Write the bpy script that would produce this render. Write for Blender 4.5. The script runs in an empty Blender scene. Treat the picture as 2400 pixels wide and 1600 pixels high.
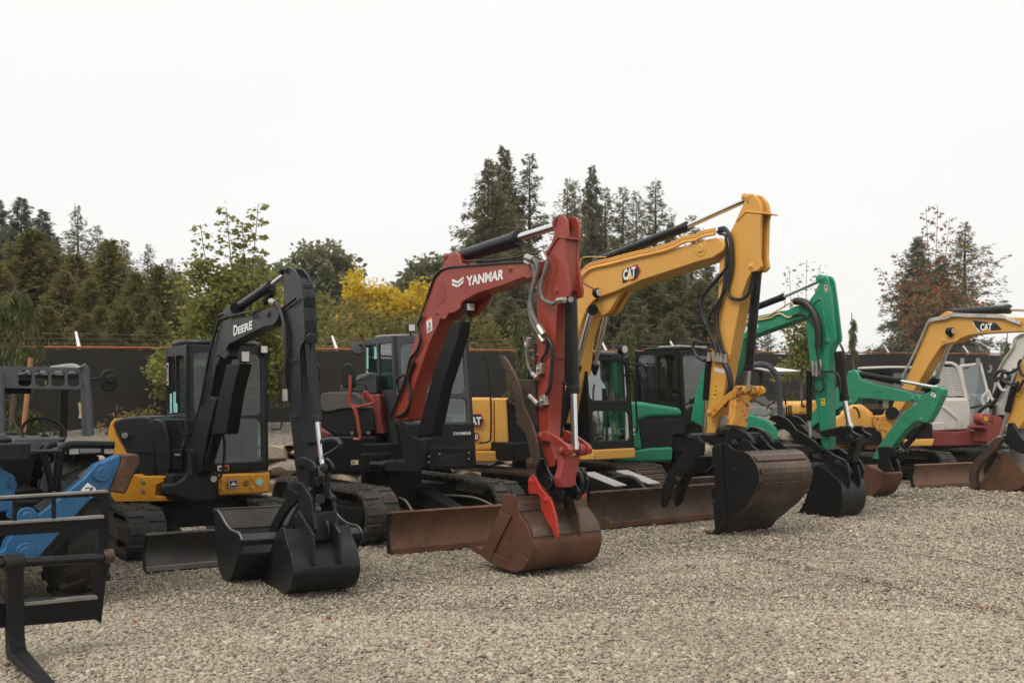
import bpy, math, random
import numpy as np
from math import radians, sin, cos, pi
from mathutils import Vector, Matrix
from mathutils.geometry import tessellate_polygon

# ---------------------------------------------------------------- camera, sky, sun, exposure
SC = bpy.context.scene
COL = SC.collection
EYE, FPX, CX, CY = 1.72, 2400.0, 1200.0, 945.0      # eye height (m), focal length and horizon of the 2400 x 1600 photograph
CAMP = Vector((0, 0, EYE))
cd = bpy.data.cameras.new('camera')
cd.sensor_width = 36.0
cd.lens = 36.0
cd.shift_y = (CY - 800.0) / 2400.0
cd.clip_end = 600
cd.dof.use_dof = True
cd.dof.focus_distance = 10.5
cd.dof.aperture_fstop = 2.8
cam = bpy.data.objects.new('camera', cd)
cam.location = CAMP
cam.rotation_euler = (radians(90), 0, 0)
COL.objects.link(cam)
SC.camera = cam

SUN_EL, SUN_AZ = radians(48), radians(-140)          # high, behind thin cloud, over the viewer's left shoulder
W = bpy.data.worlds.new('World')
SC.world = W
W.use_nodes = True
nt = W.node_tree
nt.nodes.clear()
wo = nt.nodes.new('ShaderNodeOutputWorld')
bg = nt.nodes.new('ShaderNodeBackground')
bg.inputs['Strength'].default_value = 0.1
sky = nt.nodes.new('ShaderNodeTexSky')
sky.sky_type = 'NISHITA'
sky.sun_disc = False
sky.sun_elevation = SUN_EL
sky.sun_rotation = SUN_AZ
sky.air_density = 1.5
sky.dust_density = 4.0
tc = nt.nodes.new('ShaderNodeTexCoord')
sep = nt.nodes.new('ShaderNodeSeparateXYZ')
nt.links.new(tc.outputs['Generated'], sep.inputs[0])
ramp = nt.nodes.new('ShaderNodeValToRGB')            # overcast: a little brighter overhead than at the horizon
ramp.color_ramp.elements[0].position = 0.0
ramp.color_ramp.elements[0].color = (.965, .952, .935, 1)
ramp.color_ramp.elements[1].position = 0.9
ramp.color_ramp.elements[1].color = (1.36, 1.34, 1.31, 1)
e = ramp.color_ramp.elements.new(.35)
e.color = (.965, .955, .94, 1)
nt.links.new(sep.outputs['Z'], ramp.inputs[0])
nz = nt.nodes.new('ShaderNodeTexNoise')
nz.inputs['Scale'].default_value = 2.2
nz.inputs['Detail'].default_value = 4
mp = nt.nodes.new('ShaderNodeMapping')
mp.inputs['Scale'].default_value = (1, 1, 3.5)
nt.links.new(tc.outputs['Generated'], mp.inputs[0])
nt.links.new(mp.outputs[0], nz.inputs['Vector'])
mr = nt.nodes.new('ShaderNodeMapRange')
mr.inputs[1].default_value = .3
mr.inputs[2].default_value = .7
mr.inputs[3].default_value = 9.95
mr.inputs[4].default_value = 10.45
nt.links.new(nz.outputs['Fac'], mr.inputs[0])
vm = nt.nodes.new('ShaderNodeVectorMath')
vm.operation = 'SCALE'
nt.links.new(ramp.outputs[0], vm.inputs[0])
nt.links.new(mr.outputs[0], vm.inputs['Scale'])
mx = nt.nodes.new('ShaderNodeMix')
mx.data_type = 'RGBA'
mx.clamp_result = False
mx.inputs[0].default_value = 0.93
nt.links.new(sky.outputs[0], mx.inputs[6])
nt.links.new(vm.outputs[0], mx.inputs[7])
nt.links.new(mx.outputs[2], bg.inputs['Color'])
nt.links.new(bg.outputs[0], wo.inputs['Surface'])

sd = bpy.data.lights.new('sun', 'SUN')
sd.energy = 1.5
sd.angle = radians(26)
sd.color = (1.0, .95, .87)
so = bpy.data.objects.new('sun', sd)
sdir = Vector((sin(SUN_AZ) * cos(SUN_EL), cos(SUN_AZ) * cos(SUN_EL), sin(SUN_EL)))
so.rotation_euler = sdir.to_track_quat('Z', 'Y').to_euler()
COL.objects.link(so)
SC.view_settings.view_transform = 'Standard'
SC.view_settings.look = 'None'
SC.view_settings.exposure = 0.1
SC.view_settings.gamma = 1.0
SC.cycles.max_bounces = 8
SC.cycles.transparent_max_bounces = 24
random.seed(4)
RNG = np.random.default_rng(4)

# ---------------------------------------------------------------- frames: a spot on the yard and the way a machine faces


def fr(x0, y0, k):
    return lambda x, y: (x0 + x / k, y0 + y / k)


A = fr(480, 600, 5.2267); B = fr(360, 780, 5.2267); C = fr(240, 940, 3.92); D = fr(480, 1040, 4.1263); E = fr(640, 800, 5.225)
T1 = fr(0, 830, 4.6118); T2 = fr(0, 1100, 3.1367)
G = fr(720, 740, 3.7333); HH = fr(1160, 480, 4.3542); I = fr(1160, 800, 4.0192); J = fr(1080, 1080, 5.6); K = fr(740, 1080, 4.704)
LL = fr(1340, 800, 4.6118); N = fr(1520, 980, 5.4079); O = fr(1580, 760, 5.225); PP = fr(1300, 430, 3.485); M6 = fr(1080, 800, 2.868)
Q = fr(1730, 640, 6.0321); R = fr(1740, 840, 4.125); U = fr(1960, 840, 4.6107); V = fr(2060, 700, 5.2265); WW = fr(2120, 840, 4.6107)
Y3 = fr(700, 480, 3.0153); Z2 = fr(230, 600, 1.9125)


def ray(p):
    return Vector(((p[0] - CX) / FPX, 1.0, (CY - p[1]) / FPX))


def at(px, py, y):
    return CAMP + ray((px, py)) * y


class Fr:
    """Machine frame: x forward, y to its left, z up; S/X/Z put a traced outline on one of its planes."""

    def __init__(s, x, y, th, z=0.0):
        t = radians(th)
        s.th = th
        s.o = Vector((x, y, z))
        s.F = Vector((sin(t), -cos(t), 0))
        s.L = Vector((cos(t), sin(t), 0))
        s.U = Vector((0, 0, 1))

    def P(s, x, y, z):
        return s.o + s.F * x + s.L * y + s.U * z

    def _hit(s, pts, n, d):
        one = isinstance(pts, tuple)
        out = []
        for p in ([pts] if one else pts):
            r = ray(p)
            out.append(CAMP + r * ((s.o.dot(n) + d - CAMP.dot(n)) / r.dot(n)))
        return out[0] if one else out

    def S(s, pts, y=0.0):
        return s._hit(pts, s.L, y)

    def X(s, pts, x=0.0):
        return s._hit(pts, s.F, x)

    def Z(s, pts, z=0.0):
        return s._hit(pts, s.U, z)

    def loc(s, w):
        d = w - s.o
        return d.dot(s.F), d.dot(s.L), d.z


# ---------------------------------------------------------------- mesh builder (collects world-space shapes for ONE part)
ROOTM = {}


def root_of(o):
    while o.parent:
        o = o.parent
    return o


def link_mesh(name, me, mat, parent=None):
    if mat:
        for m in (mat if isinstance(mat, (list, tuple)) else [mat]):
            me.materials.append(m)
    o = bpy.data.objects.new(name, me)
    COL.objects.link(o)
    if parent:
        o.parent = parent
    return o


class MB:
    def __init__(s):
        s.v, s.f, s.mi = [], [], []

    def add(s, vs, fs, mi=0):
        b = len(s.v)
        s.v += [Vector(v) for v in vs]
        s.f += [tuple(b + i for i in f) for f in fs]
        s.mi += [mi] * len(fs)
        return s

    def plate(s, pts, off, mi=0):
        """outline (world points) pushed along off"""
        n = len(pts)
        off = Vector(off)
        tri = tessellate_polygon([pts])
        vs = list(pts) + [p + off for p in pts]
        fs = [tuple(t) for t in tri] + [tuple(n + i for i in reversed(t)) for t in tri]
        b = len(s.v)
        # orientation
        nn = Vector((0, 0, 0))
        for i in range(n):
            nn += pts[i].cross(pts[(i + 1) % n])
        sgn = nn.dot(off) > 0
        caps = []
        for t in tri:
            a, b2, c = (pts[i] for i in t)
            k = (b2 - a).cross(c - a).dot(off) > 0
            t2 = tuple(reversed(t)) if k else tuple(t)
            caps.append(t2)
            caps.append(tuple(n + i for i in reversed(t2)))
        sides = []
        for i in range(n):
            j = (i + 1) % n
            sides.append((i, j, n + j, n + i) if not sgn else (j, i, n + i, n + j))
        # n-gon caps give cleaner bevels
        order = list(range(n))
        cap0 = tuple(reversed(order)) if sgn else tuple(order)
        s.add(vs, [cap0, tuple(n + i for i in reversed(cap0))] + [tuple(reversed(q)) for q in sides], mi)
        return s

    def strip(s, pts, off, th, mi=0, inward=None):
        """sheet that follows a polyline, swept along off, th thick (towards the side given by inward)"""
        n = len(pts)
        off = Vector(off)
        inner = []
        for i, p in enumerate(pts):
            t = (pts[min(i + 1, n - 1)] - pts[max(i - 1, 0)]).normalized()
            q = t.cross(off.normalized())
            if inward is not None and q.dot(inward - p) < 0:
                q = -q
            inner.append(p + q * th)
        poly = list(pts) + inner[::-1]
        vs, fs = [], []
        for i in range(n - 1):
            b = len(vs)
            quad = [pts[i], pts[i + 1], inner[i + 1], inner[i]]
            vs += quad + [q + off for q in quad]
            fs += [(b, b + 1, b + 5, b + 4), (b + 2, b + 3, b + 7, b + 6), (b, b + 3, b + 2, b + 1), (b + 4, b + 5, b + 6, b + 7)]
            if i == 0:
                fs.append((b, b + 4, b + 7, b + 3))
            if i == n - 2:
                fs.append((b + 1, b + 2, b + 6, b + 5))
        # weld
        key, mp2, nv = {}, [], []
        for v in vs:
            k = (round(v.x, 5), round(v.y, 5), round(v.z, 5))
            if k not in key:
                key[k] = len(nv)
                nv.append(v)
            mp2.append(key[k])
        s.add(nv, [tuple(mp2[i] for i in f) for f in fs], mi)
        return s

    def hexa(s, p, mi=0):
        return s.add(p, [(0, 3, 2, 1), (4, 5, 6, 7), (0, 1, 5, 4), (1, 2, 6, 5), (2, 3, 7, 6), (3, 0, 4, 7)], mi)

    def box(s, f, x0, x1, y0, y1, z0, z1, mi=0):
        return s.hexa([f.P(x0, y0, z0), f.P(x1, y0, z0), f.P(x1, y1, z0), f.P(x0, y1, z0),
                       f.P(x0, y0, z1), f.P(x1, y0, z1), f.P(x1, y1, z1), f.P(x0, y1, z1)], mi)

    def cyl(s, p0, p1, r0, r1=None, n=14, mi=0, cap=True):
        r1 = r0 if r1 is None else r1
        d = (p1 - p0).normalized()
        a = d.orthogonal().normalized()
        b = d.cross(a)
        vs = []
        for p, r in ((p0, r0), (p1, r1)):
            vs += [p + (a * cos(2 * pi * i / n) + b * sin(2 * pi * i / n)) * r for i in range(n)]
        fs = [(i, (i + 1) % n, n + (i + 1) % n, n + i) for i in range(n)]
        if cap:
            fs += [tuple(reversed(range(n))), tuple(range(n, 2 * n))]
        return s.add(vs, fs, mi)

    def tube(s, pts, r, n=8, sub=5, mi=0, flat=1.0):
        if sub > 1 and len(pts) > 2:
            q = [pts[0] * 2 - pts[1]] + list(pts) + [pts[-1] * 2 - pts[-2]]
            out = []
            for i in range(1, len(q) - 2):
                for k in range(sub):
                    t = k / sub
                    a, b, c, d = q[i - 1], q[i], q[i + 1], q[i + 2]
                    out.append(.5 * ((2 * b) + (c - a) * t + (2 * a - 5 * b + 4 * c - d) * t * t + (3 * b - a - 3 * c + d) * t ** 3))
            out.append(pts[-1])
            pts = out
        m = len(pts)
        tg = [(pts[min(i + 1, m - 1)] - pts[max(i - 1, 0)]).normalized() for i in range(m)]
        a = tg[0].orthogonal().normalized()
        vs = []
        for i in range(m):
            a = (a - tg[i] * a.dot(tg[i])).normalized()
            b = tg[i].cross(a)
            rr = r[min(i, len(r) - 1)] if isinstance(r, (list, tuple)) else r
            vs += [pts[i] + (a * cos(2 * pi * k / n) + b * sin(2 * pi * k / n) * flat) * rr for k in range(n)]
        fs = [(i * n + k, i * n + (k + 1) % n, (i + 1) * n + (k + 1) % n, (i + 1) * n + k) for i in range(m - 1) for k in range(n)]
        fs += [tuple(reversed(range(n))), tuple(range((m - 1) * n, m * n))]
        return s.add(vs, fs, mi)

    def loft(s, rings, mi=0, closed=True):
        n = len(rings[0])
        vs = [p for r in rings for p in r]
        fs = [(i * n + k, i * n + (k + 1) % n, (i + 1) * n + (k + 1) % n, (i + 1) * n + k) for i in range(len(rings) - 1) for k in range(n)]
        fs += [tuple(reversed(range(n))), tuple(range((len(rings) - 1) * n, len(rings) * n))]
        return s.add(vs, fs, mi)

    def holed(s, outer, holes, fn, off, mi=0):
        """flat panel with window holes; outer/holes are 2D loops, fn maps 2D -> world, off is the thickness"""
        loops = [[Vector((x, y, 0)) for x, y in lp] for lp in [outer] + holes]
        tri = tessellate_polygon(loops)
        flat = [p for lp in loops for p in lp]
        n = len(flat)
        off = Vector(off)
        w = [fn(p.x, p.y) for p in flat]
        vs = w + [p + off for p in w]
        fs = []
        for t in tri:
            a, b, c = (w[i] for i in t)
            t = tuple(reversed(t)) if (b - a).cross(c - a).dot(off) > 0 else tuple(t)
            fs += [t, tuple(n + i for i in reversed(t))]
        k = 0
        for lp in loops:
            m = len(lp)
            for i in range(m):
                a, b = k + i, k + (i + 1) % m
                fs.append((a, b, n + b, n + a))
            k += m
        return s.add(vs, fs, mi)

    def build(s, name, mat, parent=None, bevel=0.0, seg=2, angle=35, flat=False):
        me = bpy.data.meshes.new(name)
        vs = s.v
        if parent:
            mi = ROOTM[root_of(parent)].inverted()
            vs = [mi @ v for v in vs]
        me.from_pydata([tuple(v) for v in vs], [], s.f)
        if any(s.mi):
            me.polygons.foreach_set('material_index', s.mi)
        import bmesh
        bm = bmesh.new()
        bm.from_mesh(me)
        bmesh.ops.recalc_face_normals(bm, faces=bm.faces)
        bm.to_mesh(me)
        bm.free()
        if not flat:
            me.polygons.foreach_set('use_smooth', [True] * len(me.polygons))
            me.set_sharp_from_angle(angle=radians(angle))
        o = link_mesh(name, me, mat, parent)
        if bevel:
            md = o.modifiers.new('bevel', 'BEVEL')
            md.width = bevel
            md.segments = seg
            md.limit_method = 'ANGLE'
            md.angle_limit = radians(40)
            md.harden_normals = False
        return o


def thing(name, label, cat, f=None, group=None, loc=None, rz=0.0):
    o = bpy.data.objects.new(name, None)
    COL.objects.link(o)
    if f is not None:
        o.location = f.o
        rz = radians(f.th - 90)
    if loc is not None:
        o.location = loc
    o.rotation_euler = (0, 0, rz)
    o.empty_display_size = .3
    ROOTM[o] = Matrix.Translation(o.location) @ Matrix.Rotation(rz, 4, 'Z')
    return tag(o, label, cat, group)


def tag(o, label, cat, group=None, kind=None):
    if label:
        o['label'] = label
    if cat:
        o['category'] = cat
    if group:
        o['group'] = group
    if kind:
        o['kind'] = kind
    return o


def fast_mesh(name, V, F):
    """V (n,3) floats, F (m,k) ints"""
    me = bpy.data.meshes.new(name)
    V = np.ascontiguousarray(V, np.float32)
    m, k = F.shape
    me.vertices.add(len(V))
    me.vertices.foreach_set('co', V.ravel())
    me.loops.add(m * k)
    me.loops.foreach_set('vertex_index', np.ascontiguousarray(F, np.int32).ravel())
    me.polygons.add(m)
    me.polygons.foreach_set('loop_start', np.arange(0, m * k, k, dtype=np.int32))
    me.polygons.foreach_set('loop_total', np.full(m, k, np.int32))
    me.update(calc_edges=True)
    return me


def rrect(x0, x1, y0, y1, r, n=4):
    out = []
    for cx, cy, a0 in ((x1 - r, y0 + r, -90), (x1 - r, y1 - r, 0), (x0 + r, y1 - r, 90), (x0 + r, y0 + r, 180)):
        for i in range(n + 1):
            a = radians(a0 + 90 * i / n)
            out.append((cx + r * cos(a), cy + r * sin(a)))
    return out


def chaikin(pts, it=1, closed=True):
    for _ in range(it):
        n = len(pts)
        out = []
        for i in range(n if closed else n - 1):
            a, b = pts[i], pts[(i + 1) % n]
            out += [tuple(.75 * a[k] + .25 * b[k] for k in range(len(a))), tuple(.25 * a[k] + .75 * b[k] for k in range(len(a)))]
        if not closed:
            out = [pts[0]] + out + [pts[-1]]
        pts = out
    return pts


_txt = {}


def text2d(body, bold=.03, shear=0.0):
    key = (body, bold, shear)
    if key not in _txt:
        cu = bpy.data.curves.new('txt', 'FONT')
        cu.body = body
        cu.offset = bold
        cu.shear = shear
        cu.resolution_u = 3
        ob = bpy.data.objects.new('txt', cu)
        COL.objects.link(ob)
        dg = bpy.context.evaluated_depsgraph_get()
        me = bpy.data.meshes.new_from_object(ob.evaluated_get(dg))
        V = [(v.co.x, v.co.y) for v in me.vertices]
        Fs = [tuple(p.vertices) for p in me.polygons]
        bpy.data.objects.remove(ob)
        bpy.data.curves.remove(cu)
        bpy.data.meshes.remove(me)
        x0, x1 = min(v[0] for v in V), max(v[0] for v in V)
        y0, y1 = min(v[1] for v in V), max(v[1] for v in V)
        _txt[key] = ([((x - x0) / (x1 - x0), (y - y0) / (y1 - y0)) for x, y in V], Fs)
    return _txt[key]


def bil(q, s, t):
    return (q[0] * (1 - s) + q[1] * s) * (1 - t) + (q[3] * (1 - s) + q[2] * s) * t


def lettering(body, quad, mat, parent, name='lettering', bold=.03, shear=0.0, proud=.004):
    """writing laid on a surface; quad = bottom-left, bottom-right, top-right, top-left"""
    V, Fs = text2d(body, bold, shear)
    n = (quad[1] - quad[0]).cross(quad[3] - quad[0]).normalized()
    if n.dot(CAMP - quad[0]) < 0:
        n = -n
    m = MB()
    m.add([bil(quad, s, t) + n * proud for s, t in V], Fs)
    return m.build(name, mat, parent, flat=True)


def decal(shapes, quad, parent, name='decal', proud=.003, label=None):
    """flat sticker: shapes = [(outline in 0..1 of the quad, material)], each laid over the one before"""
    n = (quad[1] - quad[0]).cross(quad[3] - quad[0]).normalized()
    if n.dot(CAMP - quad[0]) < 0:
        n = -n
    m = MB()
    mats = []
    for i, (pts, mt) in enumerate(shapes):
        if mt not in mats:
            mats.append(mt)
        w = [bil(quad, s, t) + n * (proud + .0012 * i) for s, t in pts]
        m.add(w, [tuple(t) for t in tessellate_polygon([w])], mats.index(mt))
    o = m.build(name, mats, parent, flat=True)
    if label:
        o['label'] = label
    return o


RECT = [(0, 0), (1, 0), (1, 1), (0, 1)]


def rc(x0, y0, x1, y1):
    return [(x0, y0), (x1, y0), (x1, y1), (x0, y1)]

# ---------------------------------------------------------------- materials


class NT:
    def __init__(s, name):
        s.m = bpy.data.materials.new(name)
        s.m.use_nodes = True
        s.t = s.m.node_tree
        s.b = s.t.nodes['Principled BSDF']

    def n(s, kind, **kw):
        o = s.t.nodes.new(kind)
        for k, v in kw.items():
            if k.startswith('_'):
                setattr(o, k[1:], v)
            else:
                o.inputs[k.replace('__', ' ')].default_value = v
        return o

    def l(s, a, b):
        s.t.links.new(a, b)

    def noise(s, vec, scale, detail=4, rough=.6):
        o = s.n('ShaderNodeTexNoise', Scale=scale, Detail=detail, Roughness=rough)
        s.l(vec, o.inputs['Vector'])
        return o.outputs['Fac']

    def rng(s, a, lo, hi, o0=0.0, o1=1.0):
        o = s.n('ShaderNodeMapRange')
        o.inputs[1].default_value, o.inputs[2].default_value, o.inputs[3].default_value, o.inputs[4].default_value = lo, hi, o0, o1
        s.l(a, o.inputs[0])
        return o.outputs[0]

    def mix(s, f, a, b, blend='MIX'):
        o = s.t.nodes.new('ShaderNodeMix')
        o.data_type = 'RGBA'
        o.blend_type = blend
        for sock, v in ((0, f), (6, a), (7, b)):
            if isinstance(v, (int, float)):
                o.inputs[sock].default_value = v
            elif isinstance(v, tuple):
                o.inputs[sock].default_value = (v + (1,))[:4]
            else:
                s.l(v, o.inputs[sock])
        return o.outputs[2]

    def math(s, op, a, b=0.0):
        o = s.t.nodes.new('ShaderNodeMath')
        o.operation = op
        for i, v in enumerate((a, b)):
            if isinstance(v, (int, float)):
                o.inputs[i].default_value = v
            else:
                s.l(v, o.inputs[i])
        return o.outputs[0]

    def bump(s, h, strength=.3, dist=.01):
        o = s.n('ShaderNodeBump', Strength=strength, Distance=dist)
        s.l(h, o.inputs['Height'])
        s.l(o.outputs[0], s.b.inputs['Normal'])


def paint(name, col, rough=.42, dirt=.35, dcol=(.16, .13, .10), scale=2.2, metal=0.0, chips=0.0, ccol=(.10, .045, .02), spec=.5, streak=True, bump=.05, coat=0.0, scratch=.35, edge=.6):
    n = NT(name)
    g = n.n('ShaderNodeTexCoord').outputs['Object']
    big = n.noise(g, scale, 6, .65)
    fine = n.noise(g, scale * 14, 4, .6)
    base = n.mix(n.rng(big, .3, .7), tuple(c * .86 for c in col), tuple(min(1, c * 1.1) for c in col))
    d = n.rng(n.math('ADD', n.math('MULTIPLY', big, .6), n.math('MULTIPLY', fine, .45)), .48, .72)
    if streak:
        mp = n.n('ShaderNodeMapping')
        mp.inputs['Scale'].default_value = (9, 9, .9)
        n.l(g, mp.inputs[0])
        st = n.rng(n.noise(mp.outputs[0], 1.6, 4, .6), .52, .75)
        d = n.math('MAXIMUM', d, n.math('MULTIPLY', st, .6))
    base = n.mix(n.math('MULTIPLY', d, dirt), base, dcol)
    mq = n.n('ShaderNodeMapping')
    mq.inputs['Scale'].default_value = (3, 3, 26)
    mq.inputs['Rotation'].default_value = (.5, .35, .2)
    n.l(g, mq.inputs[0])
    sr = n.noise(mq.outputs[0], scale * 1.5, 3, .5)
    base = n.mix(n.math('MULTIPLY', n.rng(sr, .70, .74, 0, 1), scratch), base, tuple(min(.8, c * 1.25 + .06) for c in col))
    bv = n.n('ShaderNodeBevel', Radius=.014, _samples=4)     # rubbed edges
    dt = n.t.nodes.new('ShaderNodeVectorMath')
    dt.operation = 'DOT_PRODUCT'
    n.l(bv.outputs[0], dt.inputs[0])
    n.l(n.n('ShaderNodeNewGeometry').outputs['Normal'], dt.inputs[1])
    ed = n.rng(n.math('SUBTRACT', 1.0, dt.outputs['Value']), .01, .14)
    ed = n.math('MULTIPLY', ed, n.rng(n.noise(g, scale * 6, 5, .7), .42, .6))
    base = n.mix(n.math('MULTIPLY', ed, edge), base, tuple(min(.8, c * 1.3 + .075) for c in col))
    if chips:
        sc = n.noise(g, scale * 5, 8, .75)
        base = n.mix(n.rng(sc, .66 - chips * .12, .69 - chips * .12), base, ccol)
    n.l(base, n.b.inputs['Base Color'])
    n.l(n.rng(fine, .3, .8, rough - .07, min(1, rough + .2)), n.b.inputs['Roughness'])
    n.b.inputs['Metallic'].default_value = metal
    n.b.inputs['Specular IOR Level'].default_value = spec
    if coat:
        n.b.inputs['Coat Weight'].default_value = coat
        n.b.inputs['Coat Roughness'].default_value = .15
    if bump:
        n.bump(n.math('ADD', n.math('MULTIPLY', big, .5), fine), bump, .01)
    return n.m


def rust(name, a, b, c, rough=.62, metal=.15, scale=2.5, polish=0.0):
    """bare worn steel: brown rust a, darker b, bright patches c"""
    n = NT(name)
    g = n.n('ShaderNodeTexCoord').outputs['Object']
    big = n.noise(g, scale, 6, .65)
    fine = n.noise(g, scale * 9, 8, .7)
    mp = n.n('ShaderNodeMapping')
    mp.inputs['Scale'].default_value = (1.2, 1.2, 12)
    n.l(g, mp.inputs[0])
    scr = n.noise(mp.outputs[0], 6, 5, .6)
    base = n.mix(n.rng(big, .35, .65), a, b)
    base = n.mix(n.rng(fine, .55, .75, 0, .8), base, c)
    base = n.mix(n.rng(scr, .58, .8, 0, .45), base, tuple(x * .55 for x in b))
    n.l(base, n.b.inputs['Base Color'])
    n.b.inputs['Metallic'].default_value = metal
    n.b.inputs['Specular IOR Level'].default_value = .4
    n.l(n.rng(big, .3, .7, rough - polish, rough + .12), n.b.inputs['Roughness'])
    n.bump(n.math('ADD', fine, n.math('MULTIPLY', scr, .4)), .25, .006)
    return n.m


def plain(name, col, rough=.5, metal=0.0, spec=.5, var=.12):
    n = NT(name)
    g = n.n('ShaderNodeTexCoord').outputs['Object']
    f = n.noise(g, 9, 5, .6)
    n.l(n.mix(n.rng(f, .3, .7), tuple(c * (1 - var) for c in col), tuple(min(1, c * (1 + var)) for c in col)), n.b.inputs['Base Color'])
    n.b.inputs['Roughness'].default_value = rough
    n.b.inputs['Metallic'].default_value = metal
    n.b.inputs['Specular IOR Level'].default_value = spec
    return n.m


def glass(name, tint=(.62, .72, .69), refl=.06):
    n = NT(name)
    n.t.nodes.remove(n.b)
    out = n.t.nodes['Material Output']
    tr = n.n('ShaderNodeBsdfTransparent')
    tr.inputs[0].default_value = tint + (1,)
    gl = n.n('ShaderNodeBsdfGlossy', Roughness=.02)
    gl.inputs[0].default_value = (.92, .95, .95, 1)
    fz = n.n('ShaderNodeLayerWeight', Blend=.5)
    f = n.rng(n.math('POWER', fz.outputs['Facing'], 3.0), 0, 1, refl, .75)
    ms = n.n('ShaderNodeMixShader')
    n.l(f, ms.inputs[0])
    n.l(tr.outputs[0], ms.inputs[1])
    n.l(gl.outputs[0], ms.inputs[2])
    n.l(ms.outputs[0], out.inputs['Surface'])
    return n.m


def leafmat(name, cols, trans=.35, scale=.35, rough=.6):
    """foliage: every leaf card its own tone between the given colours, drifting in clumps"""
    n = NT(name)
    geo = n.n('ShaderNodeNewGeometry')
    g = n.n('ShaderNodeTexCoord').outputs['Object']
    oi = n.n('ShaderNodeObjectInfo').outputs['Random']
    big = n.noise(g, scale, 3, .6)
    f = n.math('ADD', n.math('MULTIPLY', geo.outputs['Random Per Island'], .55), n.rng(big, .3, .7, -.05, .5))
    f = n.math('ADD', f, n.rng(oi, 0, 1, -.08, .08))
    r = n.t.nodes.new('ShaderNodeValToRGB')
    els = r.color_ramp.elements
    els[0].color = cols[0] + (1,)
    els[1].color = cols[-1] + (1,)
    for i in range(1, len(cols) - 1):
        els.new(i / (len(cols) - 1)).color = cols[i] + (1,)
    n.l(f, r.inputs[0])
    n.l(r.outputs[0], n.b.inputs['Base Color'])
    n.b.inputs['Roughness'].default_value = rough
    n.b.inputs['Specular IOR Level'].default_value = .3
    tl = n.n('ShaderNodeBsdfTranslucent')
    n.l(r.outputs[0], tl.inputs[0])
    ms = n.n('ShaderNodeMixShader')
    ms.inputs[0].default_value = trans
    n.l(n.b.outputs[0], ms.inputs[1])
    n.l(tl.outputs[0], ms.inputs[2])
    n.l(ms.outputs[0], n.t.nodes['Material Output'].inputs['Surface'])
    return n.m


M = {}
M['jd'] = paint('charcoal_paint', (.0105, .0125, .0155), .32, .10, (.06, .055, .048), spec=.32)
M['jd_dull'] = paint('dull_charcoal', (.008, .009, .010), .42, .18, (.05, .045, .04), spec=.22)
M['jd_bucket'] = paint('bucket_charcoal', (.009, .011, .0135), .34, .14, (.055, .05, .045), scale=3, spec=.3)
M['black'] = paint('black_paint', (.006, .006, .0065), .42, .14, (.04, .036, .032), spec=.2, scratch=.2)
M['black_gloss'] = paint('gloss_black', (.005, .0055, .006), .3, .10, (.04, .036, .03), coat=.08, spec=.3, scratch=.2)
M['plastic'] = paint('dark_plastic', (.012, .012, .012), .5, .25, (.07, .062, .054), spec=.25)
M['plastic_dusty'] = paint('dusty_plastic', (.085, .078, .070), .68, .6, (.17, .15, .12), scale=1.6)
M['yellow'] = paint('machine_yellow', (.62, .27, .012), .42, .22, (.25, .13, .03), coat=.1)
M['cat'] = paint('amber_yellow', (.67, .345, .062), .43, .26, (.42, .24, .09), scale=1.4, coat=.05)
M['cat_worn'] = paint('worn_amber', (.60, .27, .03), .5, .4, (.20, .10, .03), scale=2, chips=.9, ccol=(.05, .025, .015))
M['red'] = paint('excavator_red', (.29, .027, .011), .38, .42, (.30, .14, .08), scale=1.5, coat=.1, chips=.12, ccol=(.12, .04, .03))
M['red_worn'] = paint('worn_red', (.30, .028, .022), .48, .5, (.12, .05, .035), scale=2.4, chips=.8, ccol=(.20, .07, .03))
M['red_new'] = paint('fresh_red', (.43, .026, .013), .4, .3, (.20, .05, .03), chips=.5, ccol=(.10, .04, .025))
M['green'] = paint('rental_green', (.010, .235, .125), .40, .3, (.06, .17, .10), scale=1.6, chips=.35, ccol=(.02, .05, .035), coat=.1)
M['green_old'] = paint('faded_green', (.022, .24, .125), .5, .5, (.06, .13, .085), scale=2, chips=.6, ccol=(.03, .05, .035))
M['blue'] = paint('loader_blue', (.008, .105, .245), .45, .28, (.05, .09, .12), scale=2.5, chips=.35, ccol=(.05, .05, .055), coat=.1)
M['white'] = paint('offwhite_paint', (.56, .54, .50), .5, .35, (.33, .30, .26), scale=1.6)
M['maroon'] = paint('dull_red', (.22, .028, .022), .5, .4, (.14, .06, .045))
M['grey'] = paint('cab_grey', (.040, .043, .049), .42, .22, (.10, .09, .08), spec=.42)
M['ltgrey'] = paint('light_grey', (.22, .22, .21), .5, .3, (.2, .18, .15))
M['rust'] = rust('brown_rust', (.155, .068, .034), (.075, .038, .024), (.29, .15, .07), .55, .25, polish=.08)
M['rust_red'] = rust('reddish_rust', (.13, .052, .027), (.085, .034, .02), (.23, .11, .055), .6, .1)
M['rust_dk'] = rust('dark_rust', (.10, .058, .038), (.045, .030, .024), (.20, .11, .06), .5, .35, polish=.12)
M['rust_pale'] = rust('pale_rust', (.20, .105, .065), (.13, .07, .045), (.28, .17, .10), .65, .1)
M['steel_worn'] = rust('worn_steel', (.135, .095, .070), (.070, .050, .040), (.22, .145, .095), .36, .6, polish=.08)
M['blackened'] = rust('blackened_steel', (.013, .0125, .0125), (.007, .007, .007), (.04, .027, .018), .42, .25, polish=.1)
M['steel_grey'] = rust('grey_worn_steel', (.070, .064, .060), (.042, .039, .037), (.12, .095, .075), .40, .5, polish=.08)
M['frame'] = paint('frame_grey', (.075, .078, .085), .45, .3, (.14, .13, .12))
M['edge'] = rust('bare_edge', (.30, .28, .26), (.22, .20, .18), (.36, .33, .29), .4, .7)
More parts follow.
